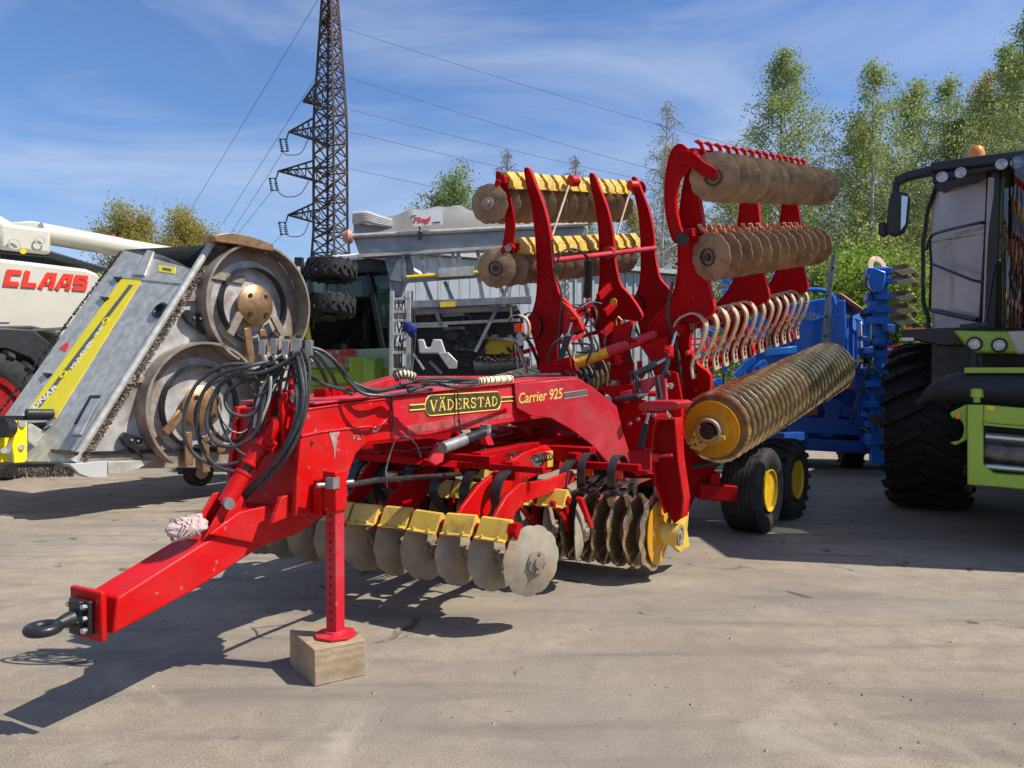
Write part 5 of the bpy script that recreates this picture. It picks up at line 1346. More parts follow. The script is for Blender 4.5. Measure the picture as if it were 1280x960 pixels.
# ================================================================== GREEN HARVESTER (behind)
og = P(430, 465, 13.6)
FG = Fr((og.x, og.y, 0), wing_dir(97, 0))
GH = Thing('forage_harvester', 'green harvester with dark glazed cab and red lettered bonnet, seen between mulcher and silver trailer', 'harvester', FG)
gp = GH.part
def fg(px, py, y=0.0): return FG(*FG.hit(px, py, 1, y))
def gpl(nm, pts, y0, th, m, **k): return gp(nm, MB().prism(FG, FG.trace(pts, 1, y0), 1, y0, y0 + th), m, bevel=k.pop('bevel', .015), **k)
gpl('cab_roof', [(362, 330), (395, 321), (462, 315), (486, 318), (494, 326), (463, 323), (395, 329), (362, 335)], -.30, 2.2, WHITE, bevel=.03)
gpl('cab_roof_edge', [(362, 336), (395, 330), (463, 324), (496, 328), (496, 338), (362, 346)], -.26, .12, BLACK)
gpl('cab_rear_wall', [(388, 412), (484, 410), (486, 440), (388, 440)], 1.3, .08, BLACK)
for x0_, x1_ in ((386, 390), (420, 424), (452, 470)): gpl('cab_rear_post', [(x0_, 334), (x1_, 334), (x1_, 415), (x0_, 415)], 1.35, .08, BLACK)
gpl('cab_floor', [(384, 434), (486, 431), (486, 440), (384, 440)], .05, 1.3, BLACK)
gpl('cab_headliner', [(376, 333), (486, 330), (486, 340), (376, 342)], .05, 1.4, BLACK)
gp('sun_blind', MB().prism(FG, FG.trace([(380, 341), (456, 338), (458, 350), (382, 353)], 1, .1), 1, .1, .12), PLASTIC)
gpl('cab_windscreen', [(376, 342), (458, 336), (477, 436), (388, 436)], -.05, .02, GLASS_DK, bevel=0)
gpl('cab_side_glass', [(462, 336), (486, 336), (492, 436), (481, 436)], .0, .02, GLASS_DK, bevel=0)
gp('cab_pillar', MB().bar(fg(459, 334, -.06), fg(479, 438, -.06), .09, .07), BLACK)
gp('cab_pillar', MB().bar(fg(377, 340, -.06), fg(388, 438, -.06), .08, .07), BLACK)
gp('steering_column', MB().bar(fg(432, 430, .2), fg(428, 408, .2), .1, .1).box(Fr(fg(418, 420, .3), FG.X), (0, 0, 0), (.6, .3, .5)), PLASTIC)
gp('operator_seat', MB().box(Fr(fg(440, 400, .3), FG.X), (0, 0, 0), (.5, .12, .8)), PLASTIC, bevel=.05)
gpl('grey_bonnet_band', [(382, 439), (486, 435), (492, 440), (490, 460), (386, 460)], -.25, .5, GREEN_DK)
a_, b_ = fg(409, 446.5, -.27), fg(446, 445, -.27)
gp('maker_lettering', block_word('CLAAS', Fr(a_, b_ - a_, (0, 0, 1)), 0, 0, (b_ - a_).length, .125, slant=.0), REDPRINT)
gpl('green_body', [(384, 461), (450, 458), (492, 458), (494, 560), (384, 560)], -.2, 1.6, GREEN)
gpl('green_hood', [(384, 470), (440, 466), (446, 478), (384, 482)], -.5, .4, GREEN)
gp('front_linkage', MB().box(Fr(fg(458, 458, -.4), FG.X), (0, 0, -.1), (.5, .3, .5)).box(Fr(fg(466, 480, -.5), FG.X), (0, 0, 0), (.2, .4, .8)), GREEN, bevel=.03)
ml = MB()
for x, y in ((418, 450), (428, 451), (440, 450), (470, 452)): ml.cyl(fg(x, y, -.3), fg(x, y, -.26), .05, 12)
gp('work_lamp', ml, ORANGECLIP)
for x in (-.9, .9): gp('tyre', tyre_mb(FG(x, 1.0, .85), FG.X, .85, .6, lugs=18), TYRE)

# ================================================================== SILVER TRAILER
D2 = 12.6
FT = Fr((0, D2, 0), wing_dir(90 - 4, 0))
TR = Thing('tipping_trailer', 'galvanised trailer with grey rolled tarpaulin, ladders and open slatted frame', 'trailer', FT)
tpn = TR.part
def ft(px, py, y=0.0): return FT(*FT.hit(px, py, 1, y))
def tpl(nm, pts, y0, th, m, **k): return tpn(nm, MB().prism(FT, FT.trace(pts, 1, y0), 1, y0, y0 + th), m, bevel=k.pop('bevel', .008), **k)
tpl('trough_side', [(441, 296), (600, 288), (735, 282), (736, 300), (620, 308), (449, 318)], 0, .55, mat('weathered_trough_steel', (.27, .285, .30), .5, metal=.3, var=.14, scale=5, dirt=.3, dirtcol=(.2, .2, .2)), bevel=.02)
tpn('trough_rail', MB().cyl(ft(438, 295, -.05), ft(735, 280, -.05), .035, 10), ZINC)
tpn('trough_lip', MB().bar(ft(446, 320, -.04), ft(736, 302, -.04), .05, .05), ZINC)
# tarpaulin: bulging sheet
tg = MB(); NX_, NY_ = 44, 12; prof_top = [(441, 268), (452, 266), (470, 272), (488, 272), (515, 262), (545, 258), (575, 259), (600, 266), (640, 272), (700, 274), (735, 276)]
def ytop(x):
    for (x0, y0), (x1, y1) in zip(prof_top, prof_top[1:]):
        if x0 <= x <= x1: return y0 + (y1 - y0) * (x - x0) / (x1 - x0)
    return prof_top[-1][1]
vs = []
for i in range(NX_ + 1):
    x = 442 + (735 - 442) * i / NX_
    for j in range(NY_ + 1):
        v = j / NY_; yb = 295 - (x - 442) * .05; yt = ytop(x)
        a = math.pi * v; hgt = math.sin(a / 1.0) if v < .5 else math.sin(a)
        dep = -.06 + .6 * v; yy = yb + (yt - yb) * (math.sin(a) ** .6 if 0 < v < 1 else 0)
        wob = 1.6 * math.sin(x * .09 + v * 7) + 1.2 * math.sin(x * .21 - v * 5)
        vs.append(ft(x, yy + wob * math.sin(a), dep))
tg.add(vs, [(i*(NY_+1)+j, (i+1)*(NY_+1)+j, (i+1)*(NY_+1)+j+1, i*(NY_+1)+j+1) for i in range(NX_) for j in range(NY_)])
tpn('rolled_tarpaulin', tg, TARP, angle=80)
fold = MB()
for k in range(5): fold.tube(catmull([ft(442, 268 + k * 2.5, -.02 + k * .01), ft(458, 267 + k * 2.2, -.06), ft(474, 272 + k * 2, -.05), ft(490, 276 + k * 1.6, 0)], 4), [.05 - .0016 * q for q in range(13)], 8)
tpn('tarpaulin_fold', fold, mat('pale_tarp_underside', (.48, .46, .42), .7))
a_, b_ = ft(517, 281.5, -.16), ft(553, 279, -.16)
fs_ = Fr(a_, b_ - a_, (0, 0, 1)); sw_ = (b_ - a_).length
tpn('maker_sign', MB().box(fs_, (sw_/2, .012, .105), (sw_ + .02, .02, .25)), WHITE)
tpn('sign_lettering', text_mb('Fliegl', fs_, 1, shear=.3, offset=.03, depth=.004, width=sw_ * .62, height=.12), REDPRINT).location
sl = MB(); 
tpn('sign_swoosh', MB().tube([fs_(.02 + .06 * math.cos(t), -.004, .10 + .05 * math.sin(t)) for t in [R(60 + 24 * k) for k in range(10)]], .008, 4).box(fs_, (sw_ * .8, -.002, .02), (.12, .004, .02)), GREYPRINT)
tpn('bungee_hook', MB().box(Fr(ft(525, 294, -.12), FT.X), (0, 0, 0), (.06, .05, .12)).tube([ft(524, 284, -.1), ft(526, 290, -.14), ft(523, 300, -.12)], .015, 6), DKSTEEL)
tpn('rail_end_cap', MB().lathe(ft(436, 296, -.05), FT.X, [(-.09, 0), (-.09, .07), (0, .12), (.06, .09), (.06, 0)], 14, closed=False), mat('pinkish_plastic', (.55, .26, .17), .6))
tpl('discharge_chute', [(480, 320), (512, 318), (516, 335), (505, 352), (497, 372), (492, 372)], .1, .6, ZINC_DARK)
tpl('chute_flap', [(487, 350), (496, 326), (505, 321), (502, 352)], .05, .05, ZINC)
# ladder / lattice post
lad = MB()
for x in (490, 511): lad.bar(ft(x, 364, -.15), ft(x - 1, 478, -.15), .07, .06)
lad.bar(ft(514, 364, .15), ft(514, 478, .15), .07, .06)
for y in (374, 390, 401, 418, 441, 462): lad.bar(ft(489, y, -.15), ft(513, y - .5, -.15), .04, .04)
tpn('access_ladder', lad, ZINC, bevel=.004)
sc = MB().bar(ft(497, 430, 0), ft(510, 422, .1), .04, .02).cyl(ft(500, 386, 0), ft(500, 398, 0), .10, 12).cyl(ft(499, 372, .1), ft(499, 380, .1), .07, 12)
tpn('ladder_fittings', sc, ZINC)
# slatted basket
yb_ = .0
def fbar(x0, y0, x1, y1, w, m, nm='frame_bar', y=0.0): return tpn(nm, MB().bar(ft(x0, y0, y), ft(x1, y1, y), w, w * .7), m, bevel=.004)
fbar(508, 351, 730, 335, .09, ZINC_DARK); tpn('yellow_tube', MB().cyl(ft(508, 346.5, -.05), ft(735, 331, -.05), .028, 10), YEL_CLEAN)
fbar(548, 342, 592, 339.5, .20, ZINC, 'clamp_block', -.08)
fbar(514, 381, 664, 375, .16, ZINC_DARK, y=-.05)
tpl('yellow_marker', [(550, 378), (569, 377), (569, 383), (550, 384)], -.16, .03, YEL_CLEAN, bevel=0)
fbar(512, 406, 650, 400, .07, ZINC); fbar(512, 408, 560, 407, .07, ZINC); fbar(515, 448, 648, 446, .10, ZINC_DARK, y=.3)
for x0, y0, x1, y1 in ((504, 318, 506, 352), (526, 315, 531, 352), (548, 314, 553, 340), (572, 312, 577, 345), (596, 311, 604, 345), (530, 350, 552, 408), (556, 352, 570, 385), (598, 345, 606, 383), (566, 312, 567, 340)):
    fbar(x0, y0, x1, y1, .085, ZINC_DARK)
fbar(640, 348, 594, 440, .08, ZINC_DARK, y=-.03); fbar(620, 345, 640, 392, .08, ZINC_DARK); fbar(655, 345, 662, 380, .08, ZINC_DARK)
fbar(640, 300, 638, 400, .03, ZINC)
tpl('dark_hopper', [(512, 392), (600, 388), (648, 384), (655, 400), (655, 470), (512, 475)], .25, 1.2, PLASTIC, bevel=.05)
tpl('pale_hopper_top', [(515, 386), (560, 383), (648, 381), (648, 388), (515, 394)], .1, .3, GREYPANEL, bevel=.03)
tpl('cast_bracket', [(522, 424), (530, 424), (533, 434), (538, 434), (541, 424), (552, 424), (560, 448), (571, 452), (571, 460), (560, 460), (548, 442), (524, 442)], -.35, .12, GREYPANEL, bevel=.02)
tpl('cast_bracket_leg', [(548, 442), (560, 440), (572, 452), (571, 461), (561, 461)], -.42, .2, ZINC, bevel=.01)
fbar(517, 442, 530, 462, .05, ZINC, y=-.3)
tpl('yellow_box', [(606, 418), (622, 418), (622, 425), (641, 425), (641, 443), (606, 443)], .2, .2, YEL_CLEAN)
br_ = MB(); rr_ = random.Random(3)
for k in range(70):
    x = 594 + k * .95; p_ = ft(x, 452 + rr_.uniform(-1, 3), -.1); br_.bar(p_, p_ + V((rr_.uniform(-.05, .05), -.1, rr_.uniform(.04, .10))), .012, .012)
br_.cyl(ft(592, 462, .1), ft(662, 458, .1), .16, 16)
tpn('brush_roller', br_, DKSTEEL)
rk = random.Random(44)
for k in range(26):
    x, y = rk.uniform(515, 650), rk.uniform(394, 470); a_ = ft(x, y, .18); b_ = a_ + rk.choice((V((.35, 0, .02)), V((.12, 0, .22)), V((-.2, 0, .2)), V((.5, 0, -.03))))
    tpn('underbody_part', MB().bar(a_, b_, rk.uniform(.03, .09), .05) if k % 3 else MB().cyl(a_, a_ + V((.02, -.14, 0)), rk.uniform(.04, .12), 14), rk.choice((BLACK, DKSTEEL, ZINC_DARK, PLASTIC)), bevel=.004)
for k in range(8):
    x = 492 + rk.uniform(0, 22); tpn('ladder_cable', MB().tube(catmull([ft(x, 366 + rk.uniform(0, 20), .05), ft(x + rk.uniform(-8, 8), 400, 0), ft(x + rk.uniform(-8, 8), 430, .02), ft(x + rk.uniform(-5, 5), 470, .05)], 5), .012, 5), rk.choice((RUBBER, ALU)))
tpn('tarpaulin_rope', MB().tube(catmull([ft(631, 300, -.1), ft(634, 350, -.12), ft(640, 400, -.1)], 4), .012, 6), ALU)
for x in (-.9, 1.0, 2.2): tpn('trailer_tyre', tyre_mb(FT(x, .9, .55), FT.Y, .55, .5, lugs=0), TYRE)
tpn('trailer_chassis', MB().box(FT, (0, 1.2, 1.1), (4.2, .9, .3)), ZINC_DARK, bevel=.01)
rg_ = ft(513, 412, -.4)
tw2 = MB(); rq = random.Random(2); vs = []
for i in range(11):
    for j in range(16):
        th, ph = math.pi * i / 10, 2 * math.pi * j / 16; k_ = 1 + rq.uniform(-.22, .22) * math.sin(th)
        vs.append(rg_ + V(((.09 + .04 * math.cos(th)) * math.sin(th) * math.cos(ph) * k_, .05 * math.sin(th) * math.sin(ph) * k_, .12 * math.cos(th) - .03 * math.cos(ph) * math.sin(th))))
tw2.add(vs, [(i*16+j, (i+1)*16+j, (i+1)*16+(j+1) % 16, i*16+(j+1) % 16) for i in range(10) for j in range(16)])
solo('blue_rag', 'crumpled dark blue rag tied beside the trailer ladder', 'rag', tw2, BLUETARP, origin=rg_)

# ================================================================== SHED
s0, s1 = P(495, 465, 23.0), P(880, 465, 29.0)
FS = Fr((s0.x, s0.y, 0), (s1 - s0) * V((1, 1, 0)) if False else V((s1.x - s0.x, s1.y - s0.y, 0)))
SHD = Thing('metal_shed', 'low shed of pale grey ribbed sheet metal behind the trailer', 'shed', FS)
Ls = V((s1.x - s0.x, s1.y - s0.y, 0)).length
zt = FS.hit(505, 318, 1, 0)[2]; zt2 = zt
n_ = 34
for i in range(n_):
    x0 = Ls * i / n_; x1 = Ls * (i + 1) / n_ - (.03 if i > 15 else .001)
    z_ = zt + (zt2 - zt) * min(1, (i + .5) / n_ / .8)
    SHD.part('wall_sheet', MB().box(FS, ((x0 + x1)/2, (i % 2) * .004, z_/2), (x1 - x0, .05, z_)).box(FS, (x1 - .06, -.05, z_/2), (.07, .06, z_) if i > 15 else (.02, .002, z_)), SHED)
SHD.part('roof', MB().add([FS(-.3, -.3, zt + .03), FS(Ls * .8, -.3, zt2 + .03), FS(Ls + .3, -.3, zt2 + .03), FS(Ls + .3, 6, zt2 + .1), FS(-.3, 6, zt + .1), FS(-.3, -.3, zt + .18), FS(Ls * .8, -.3, zt2 + .18), FS(Ls + .3, -.3, zt2 + .18), FS(Ls + .3, 6, zt2 + .22), FS(-.3, 6, zt + .22)],
   [(4, 3, 2, 1, 0), (5, 6, 7, 8, 9), (0, 1, 6, 5), (1, 2, 7, 6), (2, 3, 8, 7), (3, 4, 9, 8), (4, 0, 5, 9)]), ZINC)
SHD.part('side_wall', MB().box(FS, (Ls, 3, zt2/2), (.06, 6, zt2)).box(FS, (0, 3, zt/2), (.06, 6, zt)).box(FS, (Ls/2, 6, 2), (Ls, .06, 4)), SHED)
q = FS.hit(712, 376, 1, -.10)
fx = Fr(FS(q[0], -.09, q[2]), V((0, 0, 1)), -FS.X)
SHD.part('wall_number', text_mb('20', fx, 1, offset=.01, depth=.01, width=.62, height=.34), GREYPRINT)

# ================================================================== PYLON AND WIRES
PD = 60.0
pc = P(414, 465, PD); FP = Fr((pc.x, pc.y, 0), wing_dir(112, 0))
PY = Thing('lattice_pylon', 'tall rusty steel lattice pylon with three cross arms on its left side', 'pylon', FP)
def pz(py): return P(410, py, PD).z
levels = [(0, 1.6), (pz(318), 1.0), (pz(288), .90), (pz(150), .88), (pz(125), .80), (pz(0), .42), (pz(-45), .34), (pz(-110), .26)]
def hw(z):
    for (z0, w0), (z1, w1) in zip(levels, levels[1:]):
        if z0 <= z <= z1: return w0 + (w1 - w0) * (z - z0) / (z1 - z0)
    return levels[-1][1]
zs = [0, pz(345), pz(318), pz(300), pz(288)] ; z = pz(288)
while z < pz(-100): z += max(.9, hw(z) * 1.25); zs.append(z)
cs = [(-1, -1), (1, -1), (1, 1), (-1, 1)]
for sx, sy in cs:
    lm_ = MB()
    for z0, z1 in zip(zs, zs[1:]): lm_.bar(FP(sx * hw(z0), sy * hw(z0), z0), FP(sx * hw(z1), sy * hw(z1), z1), .17, .17)
    PY.part('tower_leg', lm_, PYLON)
bz_ = MB()
for k, (z0, z1) in enumerate(zip(zs, zs[1:])):
    for i in range(4):
        a, b = cs[i], cs[(i + 1) % 4]
        p0, p1 = FP(a[0]*hw(z0), a[1]*hw(z0), z0), FP(b[0]*hw(z1), b[1]*hw(z1), z1)
        p2, p3 = FP(b[0]*hw(z0), b[1]*hw(z0), z0), FP(a[0]*hw(z1), a[1]*hw(z1), z1)
        bz_.bar(p0, p1, .085, .085); bz_.bar(p2, p3, .085, .085)
        if k % 2 == 0: bz_.bar(FP(a[0]*hw(z0), a[1]*hw(z0), z0), p2, .10, .10)
PY.part('lattice_bracing', bz_, PYLON, stuff=True)
arm_tips = []
def arm(px, py, zb0, zb1, side=-1):
    tip = FP(*FP.hit(px, py, 1, 0)); mb = MB(); z0, z1 = pz(zb0), pz(zb1)
    rts = []
    for sy in (-1, 1):
        a = FP(side * hw(z0), sy * hw(z0), z0); b = FP(side * hw(z1), sy * hw(z1), z1)
        mb.bar(a, tip, .13, .13); mb.bar(b, tip, .11, .11); rts.append((a, b))
        for t0, t1 in ((.0, .22), (.22, .44), (.44, .64), (.64, .82)):
            mb.bar(a.lerp(tip, t0), b.lerp(tip, t1), .06, .06); mb.bar(a.lerp(tip, t1), b.lerp(tip, t1), .06, .06)
    for t in (.0, .25, .5, .72):
        mb.bar(rts[0][0].lerp(tip, t), rts[1][0].lerp(tip, t), .05, .05); mb.bar(rts[0][0].lerp(tip, t), rts[1][0].lerp(tip, min(1, t + .2)), .05, .05)
    PY.part('cross_arm', mb, PYLON); arm_tips.append(tip); return tip
t1 = arm(361, 165, 175, 150); t2 = arm(348, 214, 226, 203); t3 = arm(360, 269, 279, 256)
t0 = arm(379, 127, 129, 106); ttop = arm(402, 29, 30, 12)
insm = MB()
for t in (t1, t2, t3):
    w_ = t + V((-.45, 0, -1.0)); 
    insm.bar(t, w_ + V((.3, 0, .5)), .12, .08)
    for s_ in (-.22, .22):
        for k in range(6): c = w_ + V((s_ + .03*k, 0, .4 - .16 * k)); insm.cyl(c, c - V((0, 0, .05)), .12, 8)
        insm.bar(w_ + V((s_, 0, .4)), w_ + V((s_ + .1, 0, -.5)), .05, .05)
    insm.bar(w_ + V((-.3, 0, .45)), w_ + V((.3, 0, .45)), .06, .06); insm.bar(w_ + V((-.2, 0, -.5)), w_ + V((.4, 0, -.5)), .06, .06)
PY.part('insulator_string', insm, DKSTEEL)
jl = MB()
for (x0, y0, x1, y1, x2, y2) in ((353, 184, 362, 194, 385, 174), (343, 228, 358, 246, 386, 226), (354, 283, 366, 296, 386, 278)):
    jl.tube(catmull([P(x0, y0, PD), P((x0 + x1)/2 - 2, (y0+y1)/2 + 3, PD), P(x1, y1, PD), P((x1+x2)/2 + 3, y1 - 3, PD), P(x2, y2, PD)], 5), .035, 5)
PY.part('jumper_cable', jl, WIRE)
def wire(p0, p1, sag, label, r=.022):
    pts = []
    for k in range(25):
        t = k / 24; p = p0.lerp(p1, t); p.z -= sag * 4 * t * (1 - t); pts.append(p)
    solo('power_line', label, 'power line', MB().tube(pts, [r * (1 + .9 * k / 24) for k in range(25)], 4), WIRE, origin=p0, group='overhead power lines')
for t, nm in ((t1, 'upper'), (t2, 'widest'), (t3, 'lowest')):
    o_ = t + V((-.45, 0, -1.5)); wire(o_, P(160 if nm != 'upper' else 200, 420, 230) + V((0, 0, {'upper': 6, 'widest': 0, 'lowest': -4}[nm])), 2.5, 'thin power line running left from the %s cross arm of the pylon' % nm)
wire(P(400, 88, PD), P(150, 452, 220), 2, 'thin power line descending left from the small bracket below the pylon top')
wire(P(397, 0, PD), P(143, 411, 190), .6, 'leftmost power line descending from above the pylon top')
for (x0, y0, x1, y1, nm) in ((431, 36, 1180, 240, 'topmost'), (436, 97, 1100, 275, 'second'), (438, 137, 1080, 268, 'third'), (438, 165, 1080, 284, 'fourth'), (438, 211, 1000, 300, 'lowest')):
    wire(P(x0, y0, PD), P(x1, y1, 130), 1.2, '%s of the thin power lines running right from the pylon' % nm, .020)
# ================================================================== HARVESTER (right)
g0 = G(1157, 650)
FH = Fr((g0.x, g0.y + .15, 0), wing_dir(124, 0))
HV = Thing('harvester', 'large green and white harvester with black cab frame, mirror and orange beacon at the right', 'harvester', FH)
vp = HV.part
def fh(px, py, y): return FH(*FH.hit(px, py, 1, y))
def vpl(nm, pts, y0, th, m, **k): return vp(nm, MB().prism(FH, FH.trace(pts, 1, y0), 1, y0, y0 + th), m, bevel=k.pop('bevel', .012), **k)
DKTYRE = mat('large_tractor_tyre', (.013, .013, .014), .7, var=.2, scale=4, dust=.2, dustcol=(.04, .036, .032), spec=.3)
tcn = FH(.02, .95, .985)
def big_tyre(c, ax, r, w, n=22):
    t = MB(); hw_ = w / 2; f = Fr(c, ax)
    t.lathe(c, ax, [(-hw_*.75, r*.45), (-hw_*.98, r*.62), (-hw_, r*.80), (-hw_*.92, r*.91), (-hw_*.6, r*.945), (0, r*.955), (hw_*.6, r*.945), (hw_*.92, r*.91), (hw_, r*.80), (hw_*.98, r*.62), (hw_*.75, r*.45)], 72)
    for k in range(n):
        for sd in (-1, 1):
            a = 2*math.pi*(k + (.5 if sd > 0 else 0))/n
            prv = None
            for q, da, rr in ((-.03, .0, .99), (.3, .07, 1.0), (.65, .16, .995), (.93, .22, .955), (.98, .235, .90)):
                aa = a + da; p_ = f(sd*q*hw_, r*rr*math.cos(aa), r*rr*math.sin(aa))
                if prv is not None: t.bar(prv, p_, .065, .075, up=(p_ - c))
                prv = p_
    return t
bt = vp('front_tyre', big_tyre(tcn, FH.X, .985, .86), DKTYRE)
vp('wheel_rim', MB().lathe(tcn, FH.X, [(-.38, .46), (-.42, .47), (-.40, .42), (-.1, .36), (-.08, 0)], 36, closed=False), YEL_CLEAN, parent=bt)
bt2 = vp('front_tyre', big_tyre(tcn + FH.X * 2.5, FH.X, .985, .86), DKTYRE)
for x in (.15, 2.35): vp('rear_tyre', big_tyre(FH(x, 4.3, .65), FH.X, .65, .5, 16), DKTYRE)
# body behind
vp('engine_body', MB().box(FH, (1.3, 3.6, 2.1), (2.3, 4.2, 1.9)), GREEN, bevel=.08)
vp('chassis', MB().box(FH, (1.25, 2.6, 1.05), (1.6, 5.0, .6)), BLACK, bevel=.03)
vp('feeder_house', MB().box(FH, (1.3, .6, 1.1), (1.2, 2.2, .9)), BLACK, bevel=.03)
# cab
Ab, At = fh(1237, 412, -.05), fh(1243, 200, -.05)
AX_ = FH.hit(1239, 410, 1, -.05)[0]; BX_ = FH.hit(1160, 410, 1, 1.25)[0]
A2, B2 = FH(AX_, -.05, 0), FH(BX_, 1.25, 0)
FQ = Fr(B2, A2 - B2)             # door plane
def fq(px, py, y=0.0): return FQ(*FQ.hit(px, py, 1, y))
def qpl(nm, pts, y0, th, m, **k): return vp(nm, MB().prism(FQ, FQ.trace(pts, 1, y0), 1, y0, y0 + th), m, bevel=k.pop('bevel', .008), **k)
PANEL = mat('painted_reflection_pane', (.40, .385, .39), .22, var=.10, scale=1.2, spec=.7, dust=.2, dustcol=(.30, .27, .25))  # opaque grey base stands in for sky reflected in the glass
qpl('door_pane', [(1171, 236), (1236, 219), (1234, 290), (1165, 302), (1165, 250)], .01, .015, PANEL, bevel=0)
qpl('door_pane', [(1165, 304), (1233, 292), (1228, 408), (1165, 412)], .01, .015, PANEL, bevel=0)
fr_ = MB()
for pts in ([(1171, 230), (1160, 262), (1154, 305), (1154, 378), (1160, 396), (1161, 414)], [(1237, 214), (1233, 300), (1226, 412)], [(1165, 388), (1222, 400)]):
    fr_.tube([fq(x, y, -.02) for x, y in pts], .028, 8)
vp('door_frame', fr_, BLACK)
gr = MB()
gr.tube(catmull([fq(1158, 312, -.10), fq(1163, 298, -.14), fq(1172, 291, -.14), fq(1222, 279, -.14), fq(1230, 279, -.08)], 4), .018, 8)
gr.tube([fq(1165, 330, -.12), fq(1215, 350, -.12), fq(1228, 353, -.06)], .016, 8)
gr.tube([fq(1162, 297, -.12), fq(1164, 330, -.12), fq(1162, 388, -.12), fq(1220, 400, -.12)], .016, 8)
vp('grab_rail', gr, BLACK)
vp('cab_pillar', MB().bar(fh(1245, 204, -.10), fh(1238, 413, -.10), .10, .10), BLACK, bevel=.01)
vp('door_edge_strip', MB().bar(fq(1239, 222, -.06), fq(1232, 405, -.06), .05, .03), GREYPANEL)
# curved windscreen
ws = MB(); ax0, ay0 = AX_ + .03, -.08; wpts = []
zt_, zb_ = fh(1245, 206, -.1).z, fh(1240, 412, -.1).z
for k in range(15):
    a = R(160 - 140 * k / 14); wpts.append((ax0 + .93 + .99 * math.cos(a) , ay0 + .30 - .88 * math.sin(a)))
ws.add([FH(x, y, z) for z in (zb_, zt_) for x, y in wpts], [(i, i+1, 16+i-0, 15+i) for i in range(14)])
vp('windscreen', ws, GLASS, angle=80)
vp('cab_floor', MB().box(FH, (ax0 + .95, .7, zb_ - .05), (1.8, 1.8, .12)), BLACK, bevel=.02)
vp('cab_rear_wall', MB().box(FH, (ax0 + .95, 1.45, (zb_ + zt_)/2), (1.9, .08, zt_ - zb_)), PLASTIC)
seat = MB().box(FH, (ax0 + .9, .75, zb_ + .45), (.5, .5, .14)).box(FH, (ax0 + .9, 1.0, zb_ + .85), (.48, .14, .75))
vp('operator_seat', seat, PLASTIC, bevel=.05)
vp('steering_wheel', MB().lathe(FH(ax0 + .85, .25, zb_ + .75), V((0, -.4, 1)), [(0, .17), (.015, .185), (.03, .17), (.015, .155)], 24).bar(FH(ax0 + .85, .1, zb_), FH(ax0 + .85, .25, zb_ + .75), .06, .06), BLACK)
# roof
vpl('roof_visor', [(1164, 216), (1200, 205), (1240, 196), (1300, 182), (1420, 160), (1420, 184), (1300, 202), (1240, 213), (1200, 222), (1166, 230)], -.25, .5, BLACK, bevel=.02)
vp('cab_roof', MB().box(FH, (ax0 + 1.05, .95, zt_ + .12), (1.9, 1.7, .10)), WHITE, bevel=.04)
vp('roof_edge', MB().box(FH, (ax0 + .55, .65, zt_ + .02), (2.3, 1.9, .12)), BLACK, bevel=.03)
for x, y in ((1178, 222), (1201, 216.5), (1252, 206), (1271, 204)):
    c = fh(x, y, -.28); l_ = vp('work_lamp', MB().lathe(c, -FH.Y, [(0, 0), (0, .052), (.02, .058), (.035, .055), (.035, .048), (.02, .046), (.028, 0)], 20, closed=False), LENS)
    vp('lamp_housing', MB().lathe(c, -FH.Y, [(-.06, 0), (-.06, .05), (.02, .066), (.03, .066), (.03, .058), (.0, .05), (0, 0)], 20, closed=False), PLASTIC, parent=l_)
bc = fh(1220, 196, 0)
bk_ = vp('beacon', MB().lathe(bc - V((0, 0, .02)), (0, 0, 1), [(0, 0), (0, .082), (.05, .085), (.10, .075), (.13, .05), (.14, 0)], 24, closed=False), ORANGE)
vp('beacon_base', MB().cyl(bc - V((0, 0, .08)), bc, .07, 16), BLACK, parent=bk_)
vp('roof_antenna', MB().cyl(fh(1188, 205, 0), fh(1188, 199, 0), .03, 10), BLACK)
# mirror
vp('mirror_arm', MB().bar(fh(1172, 212, -.1), fh(1133, 221, -.05), .13, .10).bar(fh(1136, 220, -.05), fh(1120, 228, -.05), .12, .10).bar(fh(1121, 226, -.05), fh(1119, 250, -.05), .09, .07), BLACK, bevel=.02)
mr = vpl('mirror', [(1113, 241), (1118, 238), (1134, 241), (1136, 246), (1133, 280), (1128, 290), (1118, 295), (1108, 291), (1107, 285), (1110, 255)], -.15, .14, PLASTIC, bevel=.02)
vp('mirror_glass', MB().prism(FH, FH.trace([(1127, 244), (1135, 246), (1132, 280), (1126, 288)], 1, -.155), 1, -.16, -.152), MIRROR, parent=mr)
vpl('small_mirror', [(1098, 278), (1106, 276), (1109, 293), (1104, 296), (1097, 293)], -.12, .10, PLASTIC, bevel=.02)
# nose
vpl('green_nose', [(1191, 413), (1240, 414), (1262, 414), (1275, 442), (1216, 441), (1207, 432)], -.75, .8, GREEN, bevel=.03)
vpl('white_nose', [(1258, 414), (1440, 408), (1440, 442), (1270, 443)], -.76, .8, WHITEP, bevel=.03)
for x, y in ((1218, 430), (1249, 431.5)):
    c = fh(x, y, -.77); l_ = vp('headlamp', MB().lathe(c, -FH.Y, [(0, 0), (0, .05), (.02, .05), (.02, .04), (.01, .03), (.012, 0)], 22, closed=False), LENS)
    vp('lamp_bezel', MB().lathe(c, -FH.Y, [(-.01, .05), (.025, .055), (.028, .07), (-.01, .075)], 22), BLACK, parent=l_)
vpl('cab_platform', [(1128, 412), (1200, 409), (1240, 412), (1240, 424), (1205, 432), (1180, 432), (1128, 422)], -.3, 1.2, BLACK)
vp('wiper', MB().bar(fh(1200, 408, -.5), fh(1235, 405, -.5), .05, .04).bar(fh(1232, 404, -.5), fh(1244, 330, -.45), .02, .02), BLACK)
vpl('platform_label', [(1127, 422), (1142, 422), (1142, 426), (1127, 426)], -.32, .015, WHITE, bevel=0)
